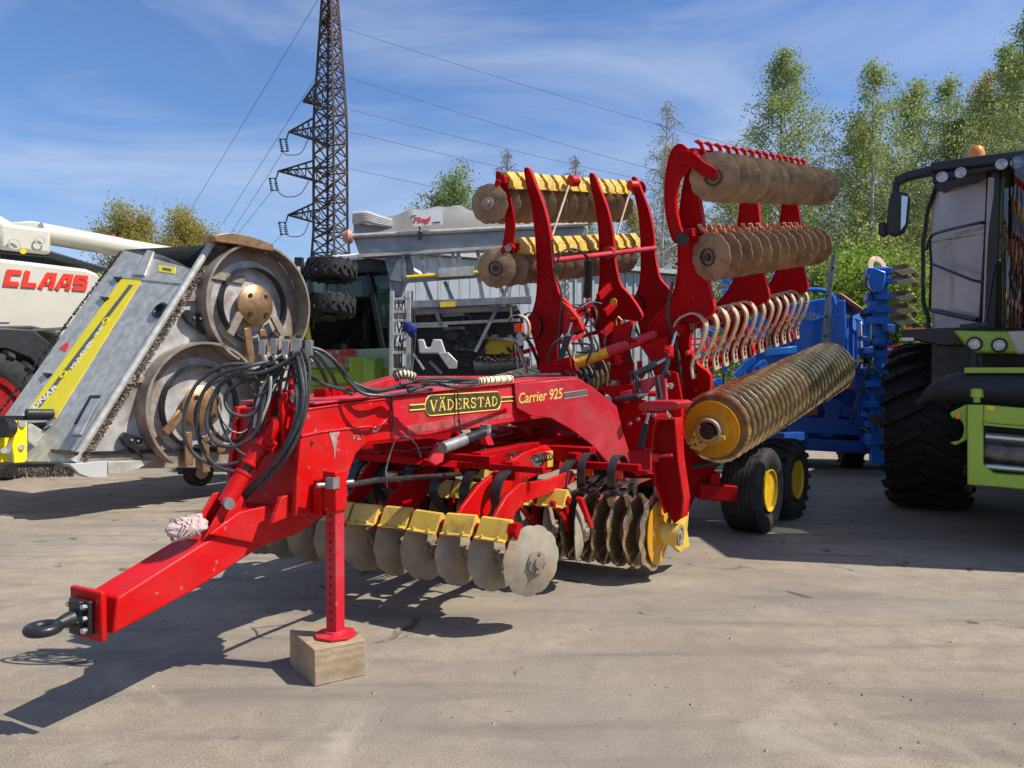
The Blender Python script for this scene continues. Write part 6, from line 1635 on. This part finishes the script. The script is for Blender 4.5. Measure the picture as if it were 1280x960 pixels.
vp('under_cab_frame', MB().box(Fr(fh(1230, 450, -.2), FH.X), (.6, .3, 0), (2.2, .5, .5)).bar(fh(1217, 440, -.6), fh(1218, 470, -.6), .05, .05).bar(fh(1224, 440, -.6), fh(1228, 470, -.6), .03, .03), BLACK)
# large black duct
dpts = [(1420, 497, .36), (1280, 489, .185), (1230, 487, .18), (1200, 486, .165), (1180, 488, .135), (1165, 493, .085), (1153, 500, .035), (1144, 504, .01)]
vp('black_duct', MB().tube(catmull([fh(x, y, -1.0) for x, y, r in dpts], 5), [float(np.interp(k / 35, np.arange(8) / 7, [r for *_, r in dpts])) if True else 0 for k in range(36)], 20), mat('dull_black_duct', (.016, .016, .018), .6, var=.2))
vp('green_top_strip', MB().box(Fr(fh(1206, 463, -1.05), FH.X), (1.4, .1, 0), (2.8, .35, .055)), GREEN, bevel=.008)
# header frame
GY = -1.55
def gf(nm, pts, th=.12, m=GREEN, y0=GY, **k): return vpl(nm, pts, y0, th, m, **k)
gf('feeder_frame_post', [(1209, 506), (1229, 506), (1229, 580), (1242, 594), (1250, 609), (1209, 606)])
gf('feeder_frame_bottom', [(1230, 583), (1243, 592), (1440, 606), (1440, 628), (1249, 609)])
gf('feeder_frame_top', [(1229, 506), (1440, 524), (1440, 548), (1229, 529)], y0=GY + .003)
vp('feeder_frame_lip', MB().bar(fh(1229, 530, GY - .01), fh(1440, 549, GY - .01), .02, .02), GREEN)
bl_ = []
cc = (1194, 537)
for k in range(8):
    a = R(100 - 200 * k / 7); bl_.append((cc[0] + 1 + 10 * math.cos(a), cc[1] - 15 * math.sin(a)))
gf('feeder_side_plate', [(1209, 505), (1187, 516), (1190, 523)] + [(x, y) for x, y in bl_] + [(1187, 553), (1194, 557), (1209, 550)], th=.06, y0=GY + .1)
vpl('orange_sticker', [(1195, 516), (1200, 515), (1200, 523), (1195, 524)], GY + .085, .012, ORANGE, bevel=0)
vpl('yellow_sticker', [(1233, 507), (1243, 508), (1243, 513), (1233, 512)], GY - .004, .004, STICKER, bevel=0)
vp('frame_knob', MB().lathe(fh(1221, 503, GY + .05), (0, 0, 1), [(0, 0), (0, .03), (.04, .03), (.05, .055), (.12, .05), (.13, .03), (.13, 0)], 14, closed=False), GREEN)
rl = MB()
for (y0, r_) in ((545, .035), (583, .03)): rl.cyl(fh(1232, y0, GY + .12), fh(1440, y0 + 18, GY + .12), r_, 14)
vp('feeder_bar', rl, CHROME)
vp('feeder_roller', MB().cyl(fh(1232, 563, GY + .3), fh(1440, 585, GY + .3), .15, 24), mat('worn_feed_roller', (.12, .11, .10), .35, metal=.7, var=.3, scale=9, dirt=.5, dirtcol=(.20, .12, .07)))
vpl('feeder_dark_interior', [(1229, 528), (1440, 546), (1440, 612), (1232, 596)], GY + .5, .3, BLACK)

# unseen stand-in box out of frame at right, added to throw the wide yard shade
FB = Fr((4.97, 6.3, 0), (1, .06, 0))
BX = Thing('unseen_shade_box', 'tall grey stand-in box, unseen, added right of the harvester to shade the yard', 'trailer', FB)
BX.part('box_body', MB().box(FB, (1.4, .5, 2.45), (2.7, 1.0, 3.1)), GREYPANEL, bevel=.02)
BX.part('chassis', MB().box(FB, (1.4, .5, .75), (2.6, .5, .25)), BLACK)
for x in (.6, 2.2): BX.part('wheel', tyre_mb(FB(x, .5, .45), FB.Y, .45, .8), TYRE)
for k in range(10): BX.part('side_rib', MB().box(FB, (.12 + .285 * k, -.025, 2.45), (.05, .04, 2.9)), GREYPANEL, bevel=.004)
for k in range(4): BX.part('end_rib', MB().box(FB, (.03, .12 + .25 * k, 2.45), (.04, .05, 2.9)), GREYPANEL, bevel=.004)
BX.part('tail_lamp', MB().box(FB, (.2, -.02, .82), (.18, .04, .10)), REDPRINT, bevel=.006)
BX.part('rub_rail', MB().box(FB, (1.4, -.03, 2.45), (2.7, .04, .08)), ZINC)

# ================================================================== BLUE SEED DRILL
ob_ = P(1050, 465, 13.0)
FBD = Fr((ob_.x, ob_.y, 0), wing_dir(104, 0))
BD = Thing('seed_drill', 'blue seed drill with tank, upright toolbar and perforated grey post, behind the red harrow', 'seed drill', FBD)
bp2 = BD.part
def fb(px, py, y=0.0): return FBD(*FBD.hit(px, py, 1, y))
def bpl(nm, pts, y0, th, m, **k): return bp2(nm, MB().prism(FBD, FBD.trace(pts, 1, y0), 1, y0, y0 + th), m, bevel=k.pop('bevel', .02), **k)
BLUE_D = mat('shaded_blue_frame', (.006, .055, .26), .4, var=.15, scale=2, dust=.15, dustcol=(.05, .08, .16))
bpl('tank_front', [(935, 400), (985, 380), (1046, 370), (1056, 376), (1060, 430), (1054, 475), (1000, 500), (930, 500)], 0, .25, BLUE)
_c = [P(1056, 375, 12.95), P(1058, 430, 12.95), P(1055, 478, 12.95), P(1077, 474, 14.6), P(1080, 432, 14.6), P(1079, 393, 14.6)]
_o = V((-.25, .12, 0)); bp2('tank_side', MB().add(_c + [p + _o for p in _c], [(0, 1, 2, 3, 4, 5), (11, 10, 9, 8, 7, 6)] + [(i, i + 6, (i + 1) % 6 + 6, (i + 1) % 6) for i in range(6)]), BLUE, bevel=.01)
_u = (_c[4] - _c[1]); 
for q0, q1 in ((.12, .30), (.42, .52), (.62, .80)):
    a_, b_ = _c[1] + _u * q0, _c[1] + _u * q1
    bp2('tank_side_rib', MB().bar(a_ + V((.02, -.02, .45)), a_ + V((.02, -.02, -.5)), .05, .04), BLUE_D if q0 == .42 else BLUE, bevel=.004)
bp2('tank_hatch', MB().bar(_c[1] + _u * .2 + V((.02, -.02, .35)), _c[1] + _u * .5 + V((.02, -.02, .30)), .02, .18), BLUE, bevel=.01)
rb_ = random.Random(31)
for k in range(16):
    x0, y0 = rb_.uniform(878, 985), rb_.uniform(404, 474)
    a_ = P(x0, y0, rb_.uniform(11.6, 13)); b_ = a_ + rb_.choice((V((.5, .1, .05)), V((.05, .1, .45)), V((.3, 0, .3)), V((-.3, .1, .25))))
    bp2('drill_frame_bar', MB().bar(a_, b_, rb_.uniform(.06, .14), rb_.uniform(.05, .12)), rb_.choice((BLUE, BLUE, BLUE_D)), bevel=.006)
for k, (x, y) in enumerate(((905, 352), (918, 348), (925, 362), (906, 366), (968, 346), (890, 478), (945, 462))):
    a_ = P(x, y, 12.2); bp2('drill_bracket', MB().bar(a_, a_ + V((.14, 0, .12 - .05 * (k % 3))), .16, .10).cyl(a_ + V((0, -.1, 0)), a_ + V((0, .05, 0)), .05, 10), BLUE, bevel=.006)
for y in (424, 431, 439): bp2('red_cross_bar', MB().bar(P(862, y, 11.4), P(902, y - 2, 11.8), .04, .03), RED)
bpl('tank_edge', [(1046, 366), (1052, 366), (1080, 386), (1078, 391), (1054, 375)], .0, 1.3, mat('red_brown_lid', (.35, .09, .06), .5))
bpl('tank_groove', [(1063, 392), (1066, 392), (1066, 470), (1063, 470)], .005, .02, BLUE_D, bevel=0)
bpl('side_frame', [(1074, 402), (1078, 402), (1078, 470), (1071, 470)], -.05, .06, ZINC)
a_, b_ = fb(986, 400.5, -.02), fb(1024, 399, -.02)
bp2('tank_lettering', text_mb('LEMKEN', Fr(a_, b_ - a_, (0, 0, 1)), 1, offset=.02, depth=.006, width=(b_ - a_).length, height=.112), GREYPANEL)
bp2('rail_loop', MB().tube(catmull([fb(990, 366, -.4), (fb(1015, 362, -.4)), fb(1035, 365, -.4), fb(1043, 378, -.4), fb(1038, 392, -.4), fb(1015, 402, -.3)], 5), .035, 8), BLUE)
pp_ = bp2('perforated_post', MB().prism(FBD, FBD.trace([(1039, 319), (1045, 317), (1038, 375), (1038, 432), (1027, 432), (1031, 375)], 1, -.6), 1, -.66, -.6), ZINC_DARK, bevel=.006)
hm2 = MB()
for x, y in ((1033, 370), (1033, 396), (1031, 420), (1041, 335)): c = fb(x, y, -.662); hm2.cyl(c, c - FBD.Y * .006, .022, 10)
bp2('post_hole', hm2, BLACK, parent=pp_)
# toolbar mast
TX = FBD.hit(1098, 450, 1, -.4)[0]
bp2('folded_toolbar', MB().box(FBD, (TX, -.4, 1.75), (.22, .22, 3.1)), BLUE, bevel=.01)
for i, y in enumerate((340, 352, 372, 388, 402, 428, 443, 464, 480, 505, 530, 552)):
    z_ = fb(1100, y, -.4).z
    bp2('toolbar_clamp', MB().box(FBD, (TX - .02, -.4, z_), (.36, .34, .10)), BLUE, bevel=.01)
    if y < 420:
        q = MB().strip([FBD(TX + .12, -.45, z_ + .04), FBD(TX + .34, -.5, z_ + .08), FBD(TX + .46, -.5, z_ - .02), FBD(TX + .52, -.45, z_ - .10)], FBD.Y, .13, .05)
        bp2('share_leg', q, RUST); bp2('share_clamp', MB().box(FBD, (TX + .24, -.45, z_), (.20, .14, .10)), BROWNED, bevel=.006)
        bp2('share_point', MB().prism(FBD, [(TX + .20, z_ - .02), (TX + .44, z_ + .04), (TX + .50, z_ - .04), (TX + .30, z_ - .09)], 1, -.6, -.5), TINE, bevel=.004)
bpl('opener_unit', [(1088, 341), (1092, 334), (1108, 340), (1106, 355), (1102, 366), (1090, 366), (1086, 350)], -.7, .25, BLUE)
bp2('opener_disc', MB().lathe(fb(1096, 333, -.45), V((.3, -1, .2)), [(0, .08), (0, .17), (.01, .17), (.012, .08)], 28), TINE)
bp2('supply_hose', MB().tube(catmull([fb(1084, 347, -.7), fb(1082, 355, -.7), fb(1090, 366, -.7), fb(1093, 375, -.6)], 5), .018, 6).cyl(fb(1076, 392, -.2), fb(1100, 394, -.3), .06, 12).tube(catmull([fb(1078, 398, -.3), fb(1090, 396, -.4), fb(1104, 402, -.5)], 4), .02, 6), BLACK)
bpl('blue_bracket', [(1086, 376), (1096, 376), (1096, 388), (1086, 390)], -.6, .1, BLUE)
bpl('upright_plate', [(1078, 406), (1090, 404), (1090, 436), (1080, 438)], -.5, .06, BLUE, bevel=.005)
bp2('plate_edge', MB().bar(fb(1089, 404, -.55), fb(1088, 436, -.55), .025, .03), GREYPANEL)
fb_ = [(985, 480, 1085, 470, .22), (985, 530, 1090, 535, .25), (1010, 470, 1000, 560, .2), (1045, 500, 1030, 545, .22), (1075, 460, 1085, 560, .25), (960, 552, 1100, 560, .2), (1030, 505, 1075, 520, .18)]
for x0, y0, x1, y1, w_ in fb_: bp2('frame_member', MB().bar(fb(x0, y0, -.1), fb(x1, y1, -.1), w_, w_), BLUE_D, bevel=.012)
bp2('rear_frame_block', MB().box(FBD, (0, 1.2, 1.0), (2.4, 1.6, 1.2)), BLUE_D, bevel=.03)
# front drawbar near the harrow wheels
bp2('drawbar', MB().bar(P(905, 560, 9.5), P(975, 550, 9.8), .18, .08).bar(P(925, 550, 9.8), P(1000, 545, 11.0), .14, .12), BLUE_D, bevel=.012)
bp2('hitch_top', MB().box(Fr(P(985, 562, 9.7), FBD.X), (0, 0, 0), (.30, .25, .05)), RUST, bevel=.01)
bp2('red_reflector', MB().box(Fr(P(1063, 483, 11.5), FBD.X), (0, 0, 0), (.10, .05, .08)).box(Fr(P(1014, 512, 11.5), FBD.X), (0, 0, 0), (.16, .05, .16)), mat('dull_red_brown', (.28, .06, .04), .6))
bp2('yellow_tag', MB().box(Fr(P(1073, 451, 11.5), FBD.X), (0, 0, 0), (.12, .05, .03)), YEL_CLEAN)
for x in (-1.2, .3, 1.0): bp2('drill_tyre', tyre_mb(FBD(x, .8, .45), FBD.X, .45, .35, lugs=16), TYRE)
ms = MB()
rr_ = random.Random(12)
for k in range(16):
    x, y = rr_.uniform(1084, 1104), rr_.uniform(440, 560); p_ = fb(x, y, -.45); ms.bar(p_, p_ + V((rr_.uniform(-.15, .15), 0, rr_.uniform(-.15, .15))), .02, .02)
bp2('small_fittings', ms, CHROME)
for k in range(26):
    x, y = rr_.uniform(1078, 1118), rr_.uniform(395, 560); a_ = fb(x, y, rr_.uniform(-.7, -.2))
    bp2('tool_bracket', MB().box(Fr(a_, (1, rr_.uniform(-.4, .4), rr_.uniform(-.3, .3))), (0, 0, 0), (rr_.uniform(.08, .26), .10, rr_.uniform(.05, .16))), rr_.choice((BLUE, BLUE, BLUE_D, DKSTEEL)), bevel=.006)
for k in range(7):
    a_ = fb(rr_.uniform(1080, 1105), rr_.uniform(400, 500), -.5); bp2('supply_hose', MB().tube(catmull([a_, a_ + V((rr_.uniform(-.2, .2), -.1, -.25)), a_ + V((rr_.uniform(-.3, .3), 0, -.6))], 6), .02, 6), RUBBER)


# red machine far behind
FR = Fr(P(1150, 465, 18) * V((1, 1, 0)) if False else (P(1150, 465, 18).x, 18, 0), wing_dir(95, 0))
RM = Thing('red_implement', 'low red farm implement glimpsed left of the harvester, above its tyre', 'implement', FR)
def fr2(px, py, y=0.0): return FR(*FR.hit(px, py, 1, y))
RM.part('frame_box', MB().prism(FR, FR.trace([(1130, 430), (1174, 432), (1174, 448), (1130, 446)], 1, 0), 1, 0, 1), RED, bevel=.02)
RM.part('upper_rail', MB().bar(fr2(1130, 412, 0), fr2(1200, 414, 0), .1, .1), mat('orange_rail', (.6, .12, .03), .5))
RM.part('side_guard', MB().prism(FR, FR.trace([(1133, 430), (1137, 430), (1137, 450), (1133, 450)], 1, -.1), 1, -.1, -.05).bar(fr2(1138, 440, -.05), fr2(1170, 434, -.05), .08, .04), GREYPANEL)
for x in (-.5, .8): RM.part('leg', MB().bar(FR(x, .5, 2.2), FR(x, .5, 0), .15, .15), RED)
RM.part('wheel', tyre_mb(FR(.2, .9, .5), FR.X, .5, .4), TYRE)

# ================================================================== TREES
def tree_geo(seed, H, Rw, leaf_n, leaf_s, shape, trunk_r=.16, base=.18, nb=34, droop=.5, spread=.45, trunks=1, lean=.03, twig_r=.010, clump=.35):
    rg = random.Random(seed); nr = np.random.RandomState(seed)
    W = MB(); tips = []
    for tr in range(trunks):
        bx, by = (rg.uniform(-.5, .5) * (trunks > 1) * Rw * .5, rg.uniform(-.5, .5) * (trunks > 1) * Rw * .5)
        hh_ = H * (1 if tr == 0 else rg.uniform(.75, .97)); lx, ly = rg.uniform(-lean, lean) * H, rg.uniform(-lean, lean) * H
        tp = []
        for k in range(9):
            t = k / 8; tp.append(V((bx + lx*t + .06*math.sin(5*t + seed), by + ly*t + .06*math.cos(4*t + seed), hh_*t)))
        rt = [trunk_r * (1 - .93 * (k/8)) + .006 for k in range(9)]
        W.tube(tp, rt, 7)
        for b in range(nb // trunks):
            t = base + (1 - base) * (b + rg.random()) / (nb / trunks); t = min(t, .985)
            i = min(7, int(t * 8)); p0 = tp[i].lerp(tp[i+1], t * 8 - i)
            L = Rw * shape((t - base) / (1 - base)) * rg.uniform(.65, 1.15)
            az_ = rg.uniform(0, 2*math.pi); el = R(rg.uniform(30, 62))
            d = V((math.cos(az_) * math.cos(el), math.sin(az_) * math.cos(el), math.sin(el)))
            pts = [p0]
            for s_ in range(4):
                d = (d + V((rg.uniform(-.12, .12), rg.uniform(-.12, .12), -.10 * droop * s_))).normalized(); pts.append(pts[-1] + d * L / 4)
            r0 = max(.012, rt[i] * .42)
            W.tube(pts, [r0 * (1 - .8 * q / 4) + .003 for q in range(5)], 4)
            for tw_ in range(6):
                q = rg.uniform(.25, 1.0) * 4; ii = min(3, int(q)); s0_ = pts[ii].lerp(pts[ii+1], q - ii)
                az2 = rg.uniform(0, 2*math.pi); e2 = R(rg.uniform(-25, 45)) - droop * .35
                l2 = L * rg.uniform(.25, .5) + .15
                dd_ = V((math.cos(az2)*math.cos(e2), math.sin(az2)*math.cos(e2), math.sin(e2)))
                m1 = s0_ + dd_ * l2 * .5; m2 = m1 + (dd_ + V((0, 0, -droop))).normalized() * l2 * .5
                W.tube([s0_, m1, m2], [twig_r, twig_r * .8, twig_r * .4], 3)
                tips.append((s0_, m1, m2))
    T = np.array([[list(a), list(b), list(c)] for a, b, c in tips]); n = len(T)
    wts = nr.rand(n) ** 1.5 + .08; wts /= wts.sum()
    idx = nr.choice(n, leaf_n, p=wts); t = nr.rand(leaf_n)[:, None] * 1.15
    pa = np.where(t < .5, T[idx, 0] + (T[idx, 1] - T[idx, 0]) * t * 2, T[idx, 1] + (T[idx, 2] - T[idx, 1]) * (t - .5) * 2)
    c = pa + nr.normal(0, 1, (leaf_n, 3)) * np.array([clump, clump, clump]) * .5
    c[:, 2] -= np.abs(nr.normal(0, .18, leaf_n)) * droop
    u = nr.normal(0, 1, (leaf_n, 3)); u /= np.linalg.norm(u, axis=1)[:, None]
    v = np.cross(u, nr.normal(0, 1, (leaf_n, 3))); v /= np.linalg.norm(v, axis=1)[:, None]
    s_ = (leaf_s * (.6 + .8 * nr.rand(leaf_n)))[:, None]
    vv = np.stack([c - u*s_*.5, c + v*s_*.38, c + u*s_*.5, c - v*s_*.38], 1).reshape(-1, 3)
    me = bpy.data.meshes.new('crown'); me.vertices.add(leaf_n * 4); me.vertices.foreach_set('co', vv.astype(np.float32).ravel())
    me.loops.add(leaf_n * 4); me.loops.foreach_set('vertex_index', np.arange(leaf_n * 4, dtype=np.int32))
    me.polygons.add(leaf_n); me.polygons.foreach_set('loop_start', np.arange(0, leaf_n * 4, 4, dtype=np.int32)); me.polygons.foreach_set('loop_total', np.full(leaf_n, 4, dtype=np.int32))
    me.update(calc_edges=True); me.validate()
    wm = W.mesh('trunk'); finish(wm, None, 60)
    return wm, me
TREE_GEO = {}
def tree(px, ytop, d, key, label, leafm, barkm, name='birch_tree', group=None, **kw):
    h = P(px, ytop, d).z
    if key not in TREE_GEO: TREE_GEO[key] = (h,) + tree_geo(**kw)
    H0, wm, cm_ = TREE_GEO[key]
    H0 = kw['H'] if kw else TREE_GEO[key][0]
    o = P(px, 465, d)
    root = bpy.data.objects.new(name, None); COL.objects.link(root); root.location = (o.x, o.y, 0)
    root['label'] = label; root['category'] = 'tree' if 'shrub' not in name else 'shrub'
    if group: root['group'] = group
    s = h / TREE_H[key]; root.scale = (s, s, s); root.rotation_euler = (0, 0, (px * 1.7) % 6.28)
    for nm, me_, m_ in (('trunk', wm, barkm), ('crown', cm_, leafm)):
        ob = bpy.data.objects.new(nm, me_); COL.objects.link(ob); ob.parent = root
        if not me_.materials: me_.materials.append(m_)
        ob.material_slots[0].link = 'OBJECT'; ob.material_slots[0].material = m_
    return root
TREE_H = {}
def geo(key, **kw): TREE_H[key] = kw['H']; TREE_GEO[key] = (kw['H'],) + tree_geo(**kw)
birch = lambda t: (.25 + .75 * math.sin(math.pi * min(1, .18 + t * .82)) ) * (1 - .55 * t)
roundc = lambda t: math.sin(math.pi * min(1, .12 + .80 * t)) ** .7
slim = lambda t: .8 * math.sin(math.pi * min(1, .2 + .78 * t))
geo('birch_a', seed=11, H=15, Rw=4.4, leaf_n=26000, leaf_s=.085, shape=birch, nb=84, droop=.9, base=.16, clump=.34)
geo('birch_b', seed=23, H=14, Rw=3.8, leaf_n=17000, leaf_s=.085, shape=birch, nb=66, droop=.7, base=.25, trunk_r=.12, clump=.32)
geo('birch_c', seed=37, H=13, Rw=3.8, leaf_n=20000, leaf_s=.085, shape=slim, nb=76, droop=.6, base=.2, trunks=2, trunk_r=.11, clump=.32)
geo('bare', seed=51, H=12, Rw=2.4, leaf_n=2600, leaf_s=.06, shape=birch, nb=60, droop=.8, base=.25, trunk_r=.10, clump=.2, twig_r=.013)
geo('willow', seed=71, H=11, Rw=2.5, leaf_n=36000, leaf_s=.11, shape=roundc, nb=96, droop=.2, base=.28, trunks=3, trunk_r=.16, clump=.5)
geo('round', seed=83, H=10, Rw=2.6, leaf_n=18000, leaf_s=.095, shape=roundc, nb=50, droop=.4, base=.2, clump=.4)
geo('shrub', seed=97, H=4, Rw=1.5, leaf_n=7000, leaf_s=.085, shape=roundc, nb=44, droop=.1, base=.04, trunks=4, trunk_r=.04, clump=.35)
GT = 'trees along the yard edge'
for px, yt, d, k, lab, lm_, bm_, nm in (
  (170, 272, 46, 'willow', 'left of the two olive round-crowned trees above the white combine', LEAF_OL, BARK, 'willow_tree'),
  (236, 276, 47, 'willow', 'right of the two olive round-crowned trees, beside the mulcher top', LEAF_OL, BARK, 'willow_tree'),
  (572, 236, 36, 'round', 'bushy green tree above the tarpaulin of the silver trailer', LEAF_DK, BARK, 'broadleaf_tree'),
  (612, 240, 38, 'birch_b', 'slender green tree just left of the first raised red arm', LEAF_DK, BARK, 'birch_tree'),
  (643, 188, 42, 'bare', 'almost leafless tree top between pylon wires and yellow clamps', LEAF_BUD, BARK, 'bare_tree'),
  (728, 196, 44, 'bare', 'almost leafless tree top behind the middle raised red arm', LEAF_BUD, BARK, 'bare_tree'),
  (822, 132, 30, 'bare', 'tall budding tree between the two raised wings', LEAF_BUD, BIRCH, 'bare_tree'),
  (845, 190, 36, 'birch_b', 'thin leafy tree directly behind the curved end arm', LEAF, BARK, 'birch_tree'),
  (980, 60, 33, 'birch_a', 'broad birch rising above the right wing of the harrow', LEAF, BIRCH, 'birch_tree'),
  (1060, 150, 33, 'birch_b', 'narrow birch immediately right of the broad one', LEAF_DK, BIRCH, 'birch_tree'),
  (1100, 82, 30, 'birch_c', 'tall twin-stemmed birch left of the harvester mirror', LEAF, BIRCH, 'birch_tree'),
  (1135, 100, 34, 'birch_b', 'birch standing behind the mirror arm', LEAF, BIRCH, 'birch_tree'),
  (1172, 94, 31, 'birch_c', 'birch rising above the left end of the cab roof', LEAF, BIRCH, 'birch_tree'),
  (1212, 96, 36, 'birch_b', 'birch directly behind the orange beacon', LEAF_OL, BIRCH, 'birch_tree'),
  (1245, 60, 30, 'birch_a', 'tall olive birch over the cab roof near the right edge', LEAF_DK, BIRCH, 'birch_tree'),
  (1290, 5, 26, 'birch_a', 'tallest birch, cut by the right edge of the photo', LEAF, BIRCH, 'birch_tree')):
    tree(px, yt, d, k, lab, lm_, bm_, nm, group=GT)
rr_ = random.Random(5)
for i, (px, yt, d) in enumerate(((700, 262, 46), (745, 272, 44), (790, 255, 46), (660, 285, 47), (870, 240, 42), (905, 225, 40), (940, 240, 44), (1020, 215, 42), (1080, 230, 44), (1120, 220, 45), (1160, 215, 44), (1200, 210, 45), (1010, 290, 38), (950, 300, 38), (760, 300, 42), (1250, 190, 44), (1300, 180, 42))):
    nms = ('behind the left wing plates', 'behind the right wing discs', 'behind the blue drill', 'behind the harvester cab')
    w_ = 0 if px < 860 else (1 if px < 1005 else (2 if px < 1140 else 3))
    tree(px, yt, d, ('round', 'birch_c', 'birch_b')[i % 3], 'one of the background trees filling the gap ' + nms[w_], (LEAF_DK, LEAF, LEAF_OL)[i % 3], BARK, 'background_tree', group='background trees ' + nms[w_])
for i, (px, yt, d) in enumerate(((1008, 338, 24), (1045, 320, 24), (1070, 335, 22), (1098, 300, 26), (1120, 330, 22), (1140, 345, 21), (1160, 330, 24), (1190, 320, 25), (985, 352, 27))):
    w_ = 'under the right wing of the harrow' if px < 1010 else ('between tank and folded toolbar' if px < 1095 else 'between toolbar and harvester cab')
    tree(px, yt, d, 'shrub', 'one of the bright green shrubs ' + w_, LEAF_BR if i % 3 else LEAF, BARK, 'shrub', group='bright shrubs ' + w_)
# far wood closing the horizon
nr = np.random.RandomState(9); n_ = 60000
an = nr.uniform(R(-75), R(75), n_); ds = nr.uniform(62, 85, n_); hgt = 6.5 + 1.8 * np.sin(an * 23) + 1.2 * np.sin(an * 57 + 1)
zz = nr.rand(n_) ** .8 * hgt; cx, cy = np.sin(an) * ds, np.cos(an) * ds
c = np.stack([cx, cy, zz], 1); u = nr.normal(0, 1, (n_, 3)); u /= np.linalg.norm(u, axis=1)[:, None]; v = np.cross(u, nr.normal(0, 1, (n_, 3))); v /= np.linalg.norm(v, axis=1)[:, None]
vv = np.stack([c - u*.3, c + v*.22, c + u*.3, c - v*.22], 1).reshape(-1, 3)
me = bpy.data.meshes.new('far_wood'); me.from_pydata([tuple(x) for x in vv.tolist()], [], [tuple(range(4*i, 4*i+4)) for i in range(n_)]); me.materials.append(LEAF_DK)
ob = bpy.data.objects.new('far_wood', me); COL.objects.link(ob); ob['kind'] = 'stuff'; ob['label'] = 'far strip of woodland closing the horizon behind the yard'; ob['category'] = 'woodland'
